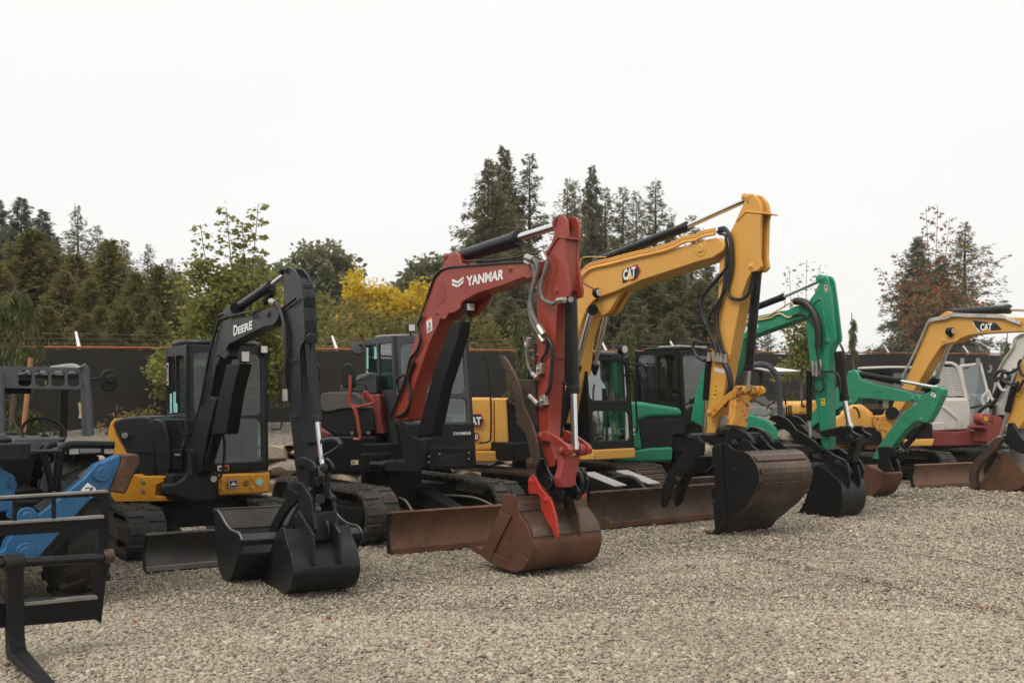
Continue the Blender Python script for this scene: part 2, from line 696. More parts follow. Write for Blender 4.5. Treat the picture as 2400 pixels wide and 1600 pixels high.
M['chrome'] = plain('chrome_rod', (.72, .72, .72), .14, 1.0, var=.05)
M['zinc'] = plain('zinc_fitting', (.46, .43, .38), .4, .8, var=.25)
M['rubber'] = paint('track_rubber', (.020, .019, .018), .8, .8, (.085, .072, .058), scale=5, streak=False, bump=.3)
M['rubber_dusty'] = paint('dusty_rubber', (.032, .029, .025), .85, .9, (.12, .10, .08), scale=6, streak=False, bump=.4)
M['tyre'] = paint('tyre_rubber', (.020, .019, .018), .75, .7, (.09, .072, .052), scale=4, streak=False, bump=.3)
M['hose'] = plain('hose_rubber', (.012, .012, .012), .45)
M['hose_grey'] = plain('dusty_hose', (.15, .14, .125), .65, var=.25)
M['glass'] = glass('cab_glass', (.56, .66, .63), .065)
M['glass_green'] = glass('green_cab_glass', (.34, .56, .52), .11)
M['glass_clear'] = glass('plain_cab_glass', (.70, .76, .75), .08)
M['glass_bright'] = glass('coated_cab_glass', (.55, .62, .60), .27)
M['lamp'] = plain('lamp_lens', (.62, .60, .54), .18, .3)
M['w'] = plain('white_marking', (.80, .79, .76), .5, var=.04)
M['k'] = plain('black_marking', (.012, .012, .013), .5)
M['o'] = plain('orange_marking', (.75, .17, .02), .5)
M['r'] = plain('red_marking', (.50, .04, .03), .5)
M['y'] = plain('yellow_marking', (.78, .50, .02), .5)
M['teal'] = plain('teal_marking', (.25, .55, .50), .5)
M['cream'] = plain('cream_marking', (.62, .50, .28), .5)
M['seat'] = plain('seat_vinyl', (.03, .03, .032), .7)
M['seat_grey'] = plain('grey_seat_vinyl', (.20, .20, .19), .7)

# ---------------------------------------------------------------- shared machine parts


def stadium(x0, x1, zc, r, n=200):
    """closed path of a crawler belt: list of (x, z, nx, nz) at even steps, plus its length"""
    l = (x1 - r) - (x0 + r)
    per = 2 * l + 2 * pi * r
    out = []
    for i in range(n):
        s = per * i / n
        if s < l:
            out.append((x0 + r + s, zc + r, 0, 1))
        elif s < l + pi * r:
            a = pi / 2 - (s - l) / r
            out.append((x1 - r + r * cos(a), zc + r * sin(a), cos(a), sin(a)))
        elif s < 2 * l + pi * r:
            out.append((x1 - r - (s - l - pi * r), zc - r, 0, -1))
        else:
            a = -pi / 2 - (s - 2 * l - pi * r) / r
            out.append((x0 + r + r * cos(a), zc + r * sin(a), cos(a), sin(a)))
    return out, per


def track(root, f, yc, w, x0, x1, h, steel=False, mat=None, side=1, step=.105):
    lug = .014 if steel else .028
    r = h / 2 - lug
    n = max(24, int(round((2 * (x1 - x0 - h) + pi * h) / step)))
    if not steel:
        n += n % 2
    pth, per = stadium(x0, x1, h / 2 + .006, r, n * 6)
    m = MB()
    rings = []
    for x, z, nx, nz in pth:
        t = .045
        rings.append([f.P(x, yc - w / 2, z), f.P(x, yc + w / 2, z), f.P(x - nx * t, yc + w / 2, z - nz * t), f.P(x - nx * t, yc - w / 2, z - nz * t)])
    rings.append(rings[0])
    vs = [p for q in rings[:-1] for p in q]
    k = len(rings) - 1
    fs = [(4 * i + a, 4 * ((i + 1) % k) + a, 4 * ((i + 1) % k) + (a + 1) % 4, 4 * i + (a + 1) % 4) for i in range(k) for a in range(4)]
    m.add(vs, fs)

    def block(i0, i1, ya, yb, hh, inset=.012):
        p0, p1 = pth[i0 % len(pth)], pth[i1 % len(pth)]
        b = [f.P(p0[0], ya, p0[1]), f.P(p1[0], ya, p1[1]), f.P(p1[0], yb, p1[1]), f.P(p0[0], yb, p0[1])]
        c = sum(b, Vector()) / 4
        up = (f.F * (p0[2] + p1[2]) + f.U * (p0[3] + p1[3])).normalized() * hh
        m.hexa([q - up * .2 for q in b] + [q + (c - q) * inset / .1 + up for q in b])
    for i in range(n):
        if steel:
            block(i * 6, i * 6 + 5, yc - w / 2 - .004, yc + w / 2 + .004, lug * .6, .002)
            block(i * 6 + 1, i * 6 + 2, yc - w / 2 + .01, yc + w / 2 - .01, lug * 1.8, .004)
        else:
            if i % 2 == 0:
                block(i * 6, i * 6 + 6, yc - w / 2, yc - .02, lug)
                block(i * 6 + 4, i * 6 + 10, yc + .02, yc + w / 2, lug)
            for s in (-1, 1):
                block(i * 6 + 1, i * 6 + 4, yc + s * (w / 2 - .06) - .03, yc + s * (w / 2 - .06) + .03, lug * .5)
    tr = m.build('track', mat or (M['rust_dk'] if steel else M['rubber']), root, angle=30)
    q = MB()
    q.box(f, x0 + h * .55, x1 - h * .55, yc - w * .3, yc + w * .3, h * .30, h * .72)
    q.plate([f.P(x0 + h * .5, yc + w * .33 * s, h * .30) if 0 else f.P(x0 + h * .5, yc - w * .34, h * .30) for s in (1,)] + [f.P(x1 - h * .5, yc - w * .34, h * .30), f.P(x1 - h * .62, yc - w * .34, h * .62), f.P(x0 + h * .62, yc - w * .34, h * .62)], f.L * w * .68)
    q.build('track_frame', M['black'], tr, bevel=.012)
    for nm, xc, rr in (('idler_wheel', x1 - h / 2, r - .05), ('sprocket', x0 + h / 2, r - .05)):
        q = MB()
        q.cyl(f.P(xc, yc - w * .26, h / 2), f.P(xc, yc + w * .26, h / 2), rr, n=22)
        q.cyl(f.P(xc, yc - w * .36, h / 2), f.P(xc, yc + w * .36, h / 2), rr * .45, n=16)
        q.build(nm, M['black'], tr, bevel=.012)
    nr = 4
    for i in range(nr):
        xc = x0 + h * .8 + (x1 - x0 - 1.6 * h) * i / (nr - 1)
        q = MB()
        q.cyl(f.P(xc, yc - w * .3, .145), f.P(xc, yc + w * .3, .145), .085, n=14)
        q.build('roller', M['black'], tr)
    return tr


def undercarriage(root, f, gauge, w, x0, x1, h, ztop, steel=False, mat=None):
    for s in (-1, 1):
        track(root, f, s * gauge, w, x0, x1, h, steel, mat)
    m = MB()
    m.box(f, -.42, .42, -gauge + w * .3, gauge - w * .3, h * .45, h * .9)
    m.cyl(f.P(0, 0, h * .88), f.P(0, 0, ztop), .42, n=28)
    m.cyl(f.P(0, 0, ztop - .05), f.P(0, 0, ztop + .02), .55, n=28)
    m.build('chassis', M['black'], root, bevel=.015)


def blade(root, f, x, hw, h, mat, tilt=0.0, arms=True, ax=.4, edge='edge', th=.035, y0=0.0, armw=.05, army=.42):
    prof = [(x + .06, .0), (x + .015, h * .16), (x - .03, h * .42), (x - .03, h * .66), (x + .0, h * .86), (x + .05, h)]
    m = MB()
    pts = [f.P(a, y0 - hw, z + .004) for a, z in prof]
    m.strip(pts, f.L * 2 * hw, th, inward=f.P(x - 2, y0, h / 2))
    m.box(f, x - .07, x - .035, y0 - hw * .97, y0 + hw * .97, h * .12, h * .24)
    m.box(f, x - .08, x - .03, y0 - hw * .97, y0 + hw * .97, h * .72, h * .84)
    b = m.build('dozer_blade', mat, root, bevel=.006, angle=50)
    q = MB()
    q.box(f, x + .02, x + .075, y0 - hw - .004, y0 + hw + .004, .002, h * .15)
    q.build('cutting_edge', M[edge], b, bevel=.004)
    for s in (-1, 1):
        q = MB()
        q.plate([f.P(x + .055, y0 + s * (hw - .012), .004), f.P(x + .01, y0 + s * (hw - .012), h * .2), f.P(x - .025, y0 + s * (hw - .012), h * .5), f.P(x + .045, y0 + s * (hw - .012), h), f.P(x - .06, y0 + s * (hw - .012), h * .98), f.P(x - .09, y0 + s * (hw - .012), h * .5), f.P(x - .05, y0 + s * (hw - .012), .01)], f.L * s * .02)
        q.build('side_plate', M['black'], b, bevel=.003)
    if arms:
        for s in (-1, 1):
            q = MB()
            q.hexa([f.P(ax, s * army * .7 - armw + y0, .26), f.P(x - .06, s * army - armw + y0, h * .36), f.P(x - .06, s * army + armw + y0, h * .36), f.P(ax, s * army * .7 + armw + y0, .26),
                    f.P(ax, s * army * .7 - armw + y0, .40), f.P(x - .06, s * army - armw + y0, h * .7), f.P(x - .06, s * army + armw + y0, h * .7), f.P(ax, s * army * .7 + armw + y0, .40)])
            q.build('blade_arm', M['black'], root, bevel=.012)
    return b


def piston(root, p0, pm, p1, rb, rr, mat='black_gloss', rod='chrome', eye=True):
    """hydraulic cylinder: barrel p0..pm, rod on to p1"""
    d = (p1 - p0).normalized()
    m = MB()
    m.cyl(p0, pm, rb, n=20)
    m.cyl(pm - d * rb * .9, pm + d * rb * .18, rb * 1.1, n=20)
    m.cyl(p0 - d * rb * .1, p0 + d * rb * .35, rb * 1.06, n=20)
    b = m.build('cylinder_barrel', M[mat], root, bevel=.004)
    q = MB()
    q.cyl(pm + d * rb * .18, p1, rr, n=16)
    if eye:
        q.cyl(p1 - d * rr * 1.2, p1 + d * rr * .9, rr * 1.35, n=14)
    q.build('piston_rod', M[rod], b)
    return b


def hose(root, pts, r=.014, mat='hose', name='hydraulic_hose', ends=False, parent=None):
    m = MB()
    m.tube(pts, r, 8, 6)
    h = m.build(name, M[mat], parent or root, angle=60)
    if ends:
        for a, b in ((pts[0], pts[1]), (pts[-1], pts[-2])):
            q = MB()
            d = (b - a).normalized()
            q.cyl(a - d * r, a + d * r * 4, r * 1.45, n=8)
            q.build('hose_fitting', M['zinc'], h)
    return h


def pinh(m, p, ax, r, t):
    m.cyl(p - ax * t, p + ax * t, r, n=16)
    m.cyl(p - ax * (t + .012), p + ax * (t + .012), r * .55, n=10)


def bucket(root, f, cheek, w, shell, mat, th=.022, chmat=None, name='bucket', y0=0.0):
    """cheek: traced outline of the near side plate on plane y0; shell = (i0, i1) part of that outline the back sheet follows"""
    pts = f.S(cheek, y0)
    c = sum(pts, Vector()) / len(pts)
    i0, i1 = shell
    sp = [pts[i % len(pts)] for i in range(i0, i1 + 1)]
    if len(sp) > 2:
        s2 = []
        for i in range(len(sp) - 1):
            a, b = sp[max(i - 1, 0)], sp[i]
            cc, d = sp[i + 1], sp[min(i + 2, len(sp) - 1)]
            for k in range(4):
                t = k / 4
                s2.append(.5 * ((2 * b) + (cc - a) * t + (2 * a - 5 * b + 4 * cc - d) * t * t + (3 * b - a - 3 * cc + d) * t ** 3))
        s2.append(sp[-1])
        sp = s2
    m = MB()
    m.strip([p + f.L * .004 for p in sp], f.L * (w - .008), th, inward=c)
    b = m.build(name, M[mat], root, angle=40)
    for s in (0, 1):
        q = MB()
        q.plate([p + f.L * (s * (w - th)) for p in pts], f.L * th)
        q.build('cheek_plate', M[chmat or mat], b, bevel=.006)
    return b, pts


def cab(root, f, x0, x1, y0, y1, z0, z1, sl=.08, front=(), right=(), left=(), back=(), mat='grey', gm='glass', roof='grey', t=.05, roofh=.07, rb=.05, seat='seat', rover=.02, seatx=.35):
    def xf(z):
        return x1 - sl * (z - z0) / (z1 - z0)
    m = MB()

    def ffr(y, z):
        return f.P(xf(z), y, z)

    def fsd(yy):
        return lambda x, z: f.P(x0 + (x - x0) * (xf(z) - x0) / (x1 - x0), yy, z)
    sides = [([(y0, z0), (y1, z0), (y1, z1), (y0, z1)], front, ffr, -f.F * t),
             ([(x0, z0), (x1, z0), (x1, z1), (x0, z1)], right, fsd(y0), f.L * t),
             ([(x0, z0), (x1, z0), (x1, z1), (x0, z1)], left, fsd(y1), -f.L * t),
             ([(y0, z0), (y1, z0), (y1, z1), (y0, z1)], back, lambda y, z: f.P(x0, y, z), f.F * t)]
    for out, holes, fn, off in sides:
        m.holed(out, [rrect(*h[:4], h[4] if len(h) > 4 else .06) for h in holes], fn, off)
    m.box(f, x0 + t, x1 - t - sl, y0 + t, y1 - t, z0 + .01, z0 + .12)
    cb = m.build('cab', M[mat], root, bevel=.012)
    for out, holes, fn, off in sides:
        for h in holes:
            q = MB()
            q.add([fn(a, b) + off * .45 for a, b in rrect(h[0] - .006, h[1] + .006, h[2] - .006, h[3] + .006, h[4] if len(h) > 4 else .06)], [tuple(range(20))])
            q.build('window', M[gm], cb, flat=True)
    q = MB()
    x1t = xf(z1)
    o = rover
    pl = chaikin([(x0 - o, y0 - o), (x1t + o, y0 - o), (x1t + o, y1 + o), (x0 - o, y1 + o)], 2)
    q.plate([f.P(a, b, z1 - .005) for a, b in pl], f.U * roofh)
    q.build('roof', M[roof], cb, bevel=rb * .6, seg=3)
    ym = (y0 + y1) / 2
    q = MB()
    q.box(f, x0 + .12, x0 + .58, ym - .24, ym + .24, z0 + .42, z0 + .55)
    q.hexa([f.P(x0 + .10, ym - .23, z0 + .5), f.P(x0 + .24, ym - .23, z0 + .5), f.P(x0 + .24, ym + .23, z0 + .5), f.P(x0 + .10, ym + .23, z0 + .5),
            f.P(x0 + .03, ym - .19, z0 + 1.08), f.P(x0 + .15, ym - .19, z0 + 1.08), f.P(x0 + .15, ym + .19, z0 + 1.08), f.P(x0 + .03, ym + .19, z0 + 1.08)])
    q.box(f, x0 + .05, x0 + .14, ym - .12, ym + .12, z0 + 1.08, z0 + 1.26)
    q.build('seat', M[seat], cb, bevel=.04, seg=3)
    q = MB()
    for s in (-1, 1):
        q.box(f, x0 + .2, x0 + .75, ym + s * .34 - .08, ym + s * .34 + .08, z0 + .1, z0 + .66)
        p = f.P(x0 + .68, ym + s * .34, z0 + .66)
        q.tube([p, p + f.U * .1 + f.F * .01, p + f.U * .2 + f.F * .03], [.016] * 12 + [.03], 8, 5)
    for s in (-.16, -.05, .05, .16):
        q.tube([f.P(x1 - .3, ym + s, z0 + .1), f.P(x1 - .26, ym + s, z0 + .36), f.P(x1 - .28, ym + s, z0 + .46)], .012, 6, 3)
    q.build('control_console', M['plastic'], cb, bevel=.01)
    return cb, ffr, fsd


def lamp(parent, f, p, w=.09, h=.09, d=.07, rnd=False, name='work_light'):
    m = MB()
    g = Fr(0, 0, f.th)
    g.o = p
    if rnd:
        m.cyl(p - f.F * d, p, w * .55, n=18)
    else:
        m.box(g, -d, 0, -w / 2, w / 2, -h / 2, h / 2)
    m.box(g, -d * .8, -d * .3, -.01, .01, -h, -h / 2)
    o = m.build(name, M['black'], parent, bevel=.012)
    q = MB()
    if rnd:
        q.cyl(p, p + f.F * .006, w * .43, n=18)
    else:
        q.box(g, 0, .006, -w * .4, w * .4, -h * .4, h * .4)
    q.build('lens', M['lamp'], o, bevel=.003)
    return o


def slotted(pts, mid, b, w, t):
    """arm with two full side plates and a set-back body between them (the mid outline)"""
    m = MB()
    p = b.S(pts, -w / 2)
    m.plate(p, b.L * t)
    m.plate([q + b.L * (w - t) for q in p], b.L * t)
    m.plate([q + b.L * (t - .002) for q in b.S(mid, -w / 2)], b.L * (w - 2 * t + .004))
    return m


def each(name, mat, root, fn, items, bevel=0.0):
    for it in items:
        m = MB()
        fn(m, it)
        m.build(name, M[mat], root, bevel=bevel)


def rounded(root, name, f, pts, x, depth, mat, bevel=.06, seg=4, parent=None, it=1):
    """body panel: outline traced on the plane x of a frame that faces the viewer, carried back by depth"""
    w = f.X(chaikin(pts, it) if it else pts, x)
    m = MB()
    m.plate(w, -f.F * depth)
    return m.build(name, M[mat], parent or root, bevel=bevel, seg=seg, angle=50)


def ring_body(f, poly, z0, z1, m):
    m.plate([f.P(x, y, z0) for x, y in poly], f.U * (z1 - z0))

# ---------------------------------------------------------------- charcoal mini excavator (left)
f = Fr(-4.0, 12.56, 34)
jd = thing('mini_excavator', 'charcoal mini excavator with yellow skirt panels, black cab and two-bucket arm beside the blue loader', 'excavator', f, 'excavators parked in the row')
undercarriage(jd, f, .77, .40, -1.2, 1.24, .56, .64)
blade(jd, f, 1.86, .96, .37, M['steel_grey'], ax=.35, army=.5)
# house: yellow skirt ring, dark deck
poly = [(.55, .86), (.60, .25), (.60, -.22), (.50, -.52), (.28, -.80), (-.1, -.95), (-.5, -.82), (-.8, -.52), (-.95, 0), (-.8, .52), (-.5, .82), (0, .93)]
m = MB(); ring_body(f, [(x * .76, y * .78) for x, y in poly], .60, .96, m)
m.box(f, .2, .9, -.42, .12, .62, .92)
deck = m.build('deck', M['black'], jd, bevel=.02)
m = MB()
m.plate([f.P(x, y, .62) for x, y in [(.565, .865), (.60, .12), (.55, .10), (.1, .2), (.0, .9)]], f.U * .26)
sk = m.build('skirt_panel', M['yellow'], jd, bevel=.03, seg=3)
fs = Fr(-4.0, 12.56, -16)
o = rounded(jd, 'skirt_panel', fs, [C(70, 860), (C(205, 700)), C(300, 670), C(340, 690), C(690, 685), C(695, 700), C(560, 705), C(560, 740), C(490, 770), C(480, 870), C(640, 880), C(660, 915), C(120, 925)], .74, .6, 'yellow', .02, 3, it=0)
# right hand hood and counterweight
rounded(jd, 'engine_hood', fs, [C(85, 235), C(120, 155), C(410, 128), C(445, 165), C(495, 300), C(500, 690), C(330, 690), C(230, 480)], .62, 1.0, 'jd', .05, 4, it=1)
rounded(jd, 'hood_cowl', fs, [C(430, 160), C(540, 160), C(585, 250), C(615, 420), C(620, 670), C(490, 690), C(485, 300)], .66, .9, 'jd', .04, 4, it=1)
cwt = rounded(jd, 'counterweight', fs, [C(48, 300), C(62, 210), C(100, 158), C(135, 158), C(85, 245), C(225, 480), C(330, 680), C(320, 900), C(80, 900), C(50, 500)], .52, 1.0, 'yellow', .04, 4, it=1)
m = MB()
m.cyl(fs.X(C(213, 312), .64) + Vector((0, -.005, 0)), fs.X(C(213, 312), .66) + Vector((0, -.03, 0)), .035)
m.build('hood_latch', M['zinc'], jd)
m = MB()
w = fs.X([C(225, 455), C(490, 455), C(490, 470), C(232, 470)], .635)
m.plate(w, fs.F * .012)
m.build('hood_seam', M['black'], jd)
def bolt_(fr_, x_, r_, t_):
    def fn(m, p):
        a = fr_.X(p, x_)
        m.cyl(a, a + fr_.F * t_, r_)
        m.cyl(a, a + fr_.F * (t_ + .006), r_ * .54)
    return fn


each('bolt', 'zinc', o, bolt_(fs, .74, .026, .012), (C(376, 738), C(374, 824)))
# fuel box and hinge below the cab side
rounded(jd, 'side_box', fs, [C(580, 160), C(760, 160), C(800, 450), C(800, 660), C(620, 660), C(610, 400)], .58, .8, 'black', .02, 2, it=0)
m = MB()
m.plate(fs.X([C(622, 438), C(740, 438), C(740, 625), C(625, 628)], .60), fs.F * .02)
bx = m.build('tool_box', M['black'], jd, bevel=.008)
m = MB()
a = fs.X([C(672, 480), C(722, 480), C(722, 498), C(672, 498)], .64)
m.plate(a, fs.F * .02)
m.build('latch', M['zinc'], bx)
# cab
cb, ff, fsd = cab(jd, f, -.42, .52, -.125, .86, .93, 2.42, sl=.06,
                  front=[(-.045, .78, 1.58, 2.33, .09), (-.045, .78, 1.0, 1.54, .09)],
                  right=[(-.36, .0, 1.60, 2.30, .05), (.03, .40, 1.60, 2.30, .05)], left=[(-.34, .42, 1.05, 2.3, .08)], back=[(-.0, .74, 1.55, 2.28, .06)],
                  mat='jd', gm='glass', roof='jd')
m = MB(); m.box(f, -.36, .42, -.131, -.113, 1.44, 1.58); m.build('window_sill', M['jd'], cb, bevel=.008)
m = MB()
m.tube([f.P(.5, .90, 2.10), f.P(.5, .97, 2.12), f.P(.5, 1.02, 2.02), f.P(.5, 1.035, 1.6), f.P(.5, 1.02, 1.42), f.P(.5, .90, 1.40)], .013, 8, 6)
m.build('grab_handle', M['jd'], cb)
lamp(cb, f, f.P(.53, .80, 2.38), .10, .10, .08)
decal([([(.0, .1), (.12, 0), (.88, 0), (1, .1), (1, .9), (.88, 1), (.12, 1), (0, .9)], M['w']), ([(.08, .12), (.2, .05), (.8, .05), (.92, .12), (.92, .88), (.8, .95), (.2, .95), (.08, .88)], M['k']),
       ([(.3, .2), (.45, .15), (.7, .2), (.62, .3), (.5, .3), (.55, .5), (.6, .7), (.5, .85), (.42, .7), (.45, .5), (.35, .35)], M['w'])],
      [fsd(-.131)(-.36, 1.95), fsd(-.131)(-.26, 1.95), fsd(-.131)(-.26, 2.22), fsd(-.131)(-.36, 2.22)], cb)
for (a, b, z0_, z1_) in ((-.22, -.12, 1.6, 1.84), (-.06, .05, 1.61, 1.86), (.05, .12, 1.61, 1.72)):
    decal([(RECT, M['teal'])], [fsd(-.128)(a, z0_), fsd(-.128)(b, z0_), fsd(-.128)(b, z1_), fsd(-.128)(a, z1_)], cb, 'window_sticker')
# emblem, vents and stickers on the front skirt
fx = .625
deer = [(.12, .42), (.2, .5), (.34, .5), (.42, .62), (.38, .74), (.46, .72), (.44, .86), (.54, .74), (.6, .82), (.62, .68), (.56, .6), (.66, .52), (.8, .5), (.9, .6), (.86, .44), (.72, .36), (.84, .28), (.68, .26), (.6, .34), (.44, .34), (.3, .22), (.18, .2), (.34, .34)]
octo = [(.15, 0), (.85, 0), (1, .15), (1, .85), (.85, 1), (.15, 1), (0, .85), (0, .15)]
qd = f.X([D(225, 432), D(324, 424), D(324, 340), D(225, 344)], fx)
decal([(octo, M['k']), ([(.06 + .88 * x, .06 + .88 * y) for x, y in octo], M['w']), ([(.11 + .78 * x, .11 + .78 * y) for x, y in octo], M['k']), ([(.1 + .8 * x, .1 + .8 * y) for x, y in deer], M['w'])], qd, sk, 'emblem')
qd = f.X([D(480, 415), D(570, 410), D(570, 322), D(480, 325)], fx)
decal([([(.5, 0), (1, .5), (.5, 1), (0, .5)], M['cream']), ([(.5, .06), (.94, .5), (.5, .94), (.06, .5)], M['teal'])], qd, sk, 'diamond_sticker')
qd = f.X([D(366, 412), D(430, 408), D(430, 346), D(366, 348)], fx)
decal([([(.1, .12), (.5, 0), (.9, .12), (.9, .24), (.1, .24)], M['k']), (rc(0, .34, 1, .5), M['k']), (rc(0, .6, 1, .76), M['k']), ([(.15, .84), (.85, .84), (.5, 1)], M['k'])], qd, sk, 'vent_slots')
each('bolt', 'yellow', sk, bolt_(f, .6, .024, .03), (D(163, 432), D(462, 418), D(462, 326), D(165, 345)))
m = MB()
m.plate(f.X([D(120, 190), D(610, 165), D(615, 255), D(130, 290)], .575), -f.F * .06)
bd = m.build('cab_base', M['black'], jd, bevel=.01)
decal([(RECT, M['o']), (rc(.04, .06, .48, .94), M['w']), (rc(.54, .12, .94, .8), M['k']), ([(.1, .2), (.3, .2), (.4, .5), (.25, .8), (.12, .6)], M['k'])], f.X([D(120, 262), D(232, 256), D(232, 202), D(120, 208)], .58), bd, 'warning_sticker')

# boom, arm and buckets: plane of the boom
b = Fr(-1.81, 9.40, 37)
bw = .15
side = [A(215, 790), A(420, 755), A(590, 730), A(650, 700), A(760, 640), A(842, 622), A(895, 655), A(910, 720), A(890, 790), A(840, 850), A(720, 872), A(560, 945), A(400, 1030), A(290, 1085), A(262, 1150), A(285, 1220), A(240, 1262), A(190, 1230), A(160, 1330), B(770, 385), B(690, 780), Z2(530, 640), Z2(490, 800), Z2(460, 960), Z2(430, 1000), Z2(385, 980), Z2(385, 900), Z2(420, 800), Z2(455, 680), Z2(510, 420), A(190, 870)]
p = b.S(side, -bw / 2)
m = MB(); m.plate(p, b.L * bw)
for c_, r_ in ((A(872, 710), .05), (A(245, 1215), .03)):
    pinh(m, b.S(c_, 0), b.L, r_, bw / 2 + .006)
pl = b.S([A(225, 650), A(285, 595), A(318, 605), A(330, 690), A(345, 720), A(225, 740)], -bw / 2)
m.plate(pl, b.L * .025); m.plate([q + b.L * (bw - .025) for q in pl], b.L * .025)
boom = m.build('boom', M['jd'], jd, bevel=.01, seg=2)
lettering('D', b.S([A(355, 980), A(405, 960), A(405, 835), A(355, 850)], -bw / 2 - .001), M['w'], boom, bold=.035)
lettering('EERE', b.S([A(410, 957), A(585, 893), A(585, 785), A(410, 868)], -bw / 2 - .001), M['w'], boom, bold=.035)
lamp(boom, f, b.S(B(1125, 290), .02), .10, .13, .08)
# steel lines along the boom's back
hose(jd, [b.S(q, -bw / 2 - .02) for q in (A(600, 760), A(590, 730), A(610, 690), A(600, 675), A(350, 725), A(200, 765), A(170, 800), A(130, 940), A(20, 1380), B(640, 620), B(565, 900))], .011, 'jd', 'steel_line')
hose(jd, [b.S(q, -bw / 2 + .03) for q in (A(240, 705), A(180, 730), A(150, 850), A(70, 1150), B(600, 740), B(540, 1000), B(480, 1200), B(380, 1290))], .018, 'hose')
# boom cylinder with its guard
m = MB()
m.plate(b.S([B(890, 385), B(1055, 375), B(960, 760), B(890, 1240), B(700, 1240), B(800, 760)], -.07), b.L * .14)
m.cyl(b.S(B(790, 1200), 0), b.S(B(690, 1568), 0), .055)
m.build('boom_cylinder', M['black'], jd, bevel=.012)  # black, so the boom's shadow over the guard is put into its colour
# arm cylinder on top
piston(jd, b.S(A(400, 640), 0), b.S(A(810, 360), 0), b.S(A(1000, 215), 0), .050, .027, 'jd')
m = MB(); m.tube([b.S(q, .03) for q in (A(740, 570), A(790, 500), A(840, 440))], .03, 8, 3)
m.build('cylinder_port', M['black'], jd)
m = MB(); m.cyl(b.S(A(380, 640), -.05), b.S(A(380, 640), .05), .06)
m.build('cylinder_eye', M['black'], jd)
# swing post
fp = Fr(-4.0, 12.56, 20)
m = MB()
m.plate(fp.X([C(545, 762), C(650, 758), C(740, 705), C(790, 640), C(795, 440), C(860, 430), C(1000, 600), C(1065, 700), C(1065, 900), C(1040, 930), C(810, 932), C(740, 905), C(640, 872), C(550, 872)], 1.0), -fp.F * .34)
sw = m.build('swing_post', M['jd_dull'], jd, bevel=.035, seg=3)
each('fitting', 'zinc', sw, bolt_(fp, 1.02, .035, .06), (C(1020, 710), C(930, 370)))
for pts in ([C(760, 440), C(800, 470), C(820, 580), C(820, 680)], [C(890, 430), C(915, 370), C(960, 350)], [C(1110, 290), C(1125, 400), C(1115, 560), C(1085, 690), C(1040, 690)], [C(700, 190), C(720, 260), C(760, 330), C(740, 420)]):
    hose(jd, [fp.X(q, 1.03) for q in pts], .017)
# arm
aw = .13
side = [A(972, 200), A(985, 145), A(1015, 128), A(1075, 155), A(1140, 250), A(1185, 390), A(1208, 560), A(1215, 760), A(1225, 950), A(1222, 1040), A(1180, 1090), E(325, 120), E(332, 350), E(350, 900), E(378, 1400), D(978, 320), D(990, 410), D(960, 420), D(930, 400), D(895, 330), D(862, 150), E(270, 1480), E(200, 870), E(168, 480), E(130, 100), A(960, 1150), A(935, 850), A(955, 640), A(965, 560), A(970, 300)]
m = slotted(side, [A(990, 262), A(1130, 268)] + side[5:-1] + [A(972, 300)], b, aw, .024)
pinh(m, b.S(A(1000, 190), 0), b.L, .035, aw / 2 + .004)
m.cyl(b.S(A(1020, 185), -aw / 2), b.S(A(1020, 185), aw / 2), .03)
arm = m.build('arm', M['jd'], jd, bevel=.01)
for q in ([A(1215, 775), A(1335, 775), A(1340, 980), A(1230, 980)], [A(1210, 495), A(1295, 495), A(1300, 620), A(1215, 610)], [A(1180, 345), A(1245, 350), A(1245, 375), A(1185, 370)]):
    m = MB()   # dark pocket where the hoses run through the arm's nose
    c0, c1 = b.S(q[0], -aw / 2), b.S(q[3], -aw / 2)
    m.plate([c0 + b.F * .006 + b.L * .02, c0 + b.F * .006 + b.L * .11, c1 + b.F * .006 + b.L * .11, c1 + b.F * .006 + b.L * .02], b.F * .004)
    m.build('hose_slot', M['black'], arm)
m = MB()
m.cyl(b.S(A(1300, 1010), -.07), b.S(A(1300, 1010), .07), .05)
m.build('cylinder_pivot', M['jd'], arm, bevel=.01)
piston(jd, b.S(E(450, 20), .0), b.S(E(538, 970), .0), b.S(E(592, 1480), .0), .046, .022, 'jd')
hose(jd, [b.S(q, -aw / 2 - .025) for q in (A(820, 560), A(880, 590), A(940, 700), A(985, 900), A(1000, 1150), E(165, 200), E(150, 400), E(150, 560), E(155, 700))], .022, ends=True)
hose(jd, [b.S(q, -aw / 2 - .03) for q in (A(1110, 520), A(1050, 570), A(950, 640))], .012, 'black', 'hose_guide')
hose(jd, [b.S(q, .02) for q in (E(345, 150), E(365, 600), E(385, 1000), E(400, 1180), E(470, 1240), E(620, 1210), E(760, 1200), E(820, 1240), E(800, 1300), E(640, 1400))], .022)
hose(jd, [b.S(q, aw / 2 + .03) for q in (E(520, 260), E(555, 300), E(575, 400), E(550, 465))], .009, 'jd', 'grab_rail')
for y_ in (230, 910):
    hose(jd, [b.S(q, -aw / 2 - .035) for q in (E(300, y_), E(230, y_ + 2), E(205, y_ + 12), E(240, y_ + 25), E(300, y_ + 8))], .006, 'black', 'hose_clip')
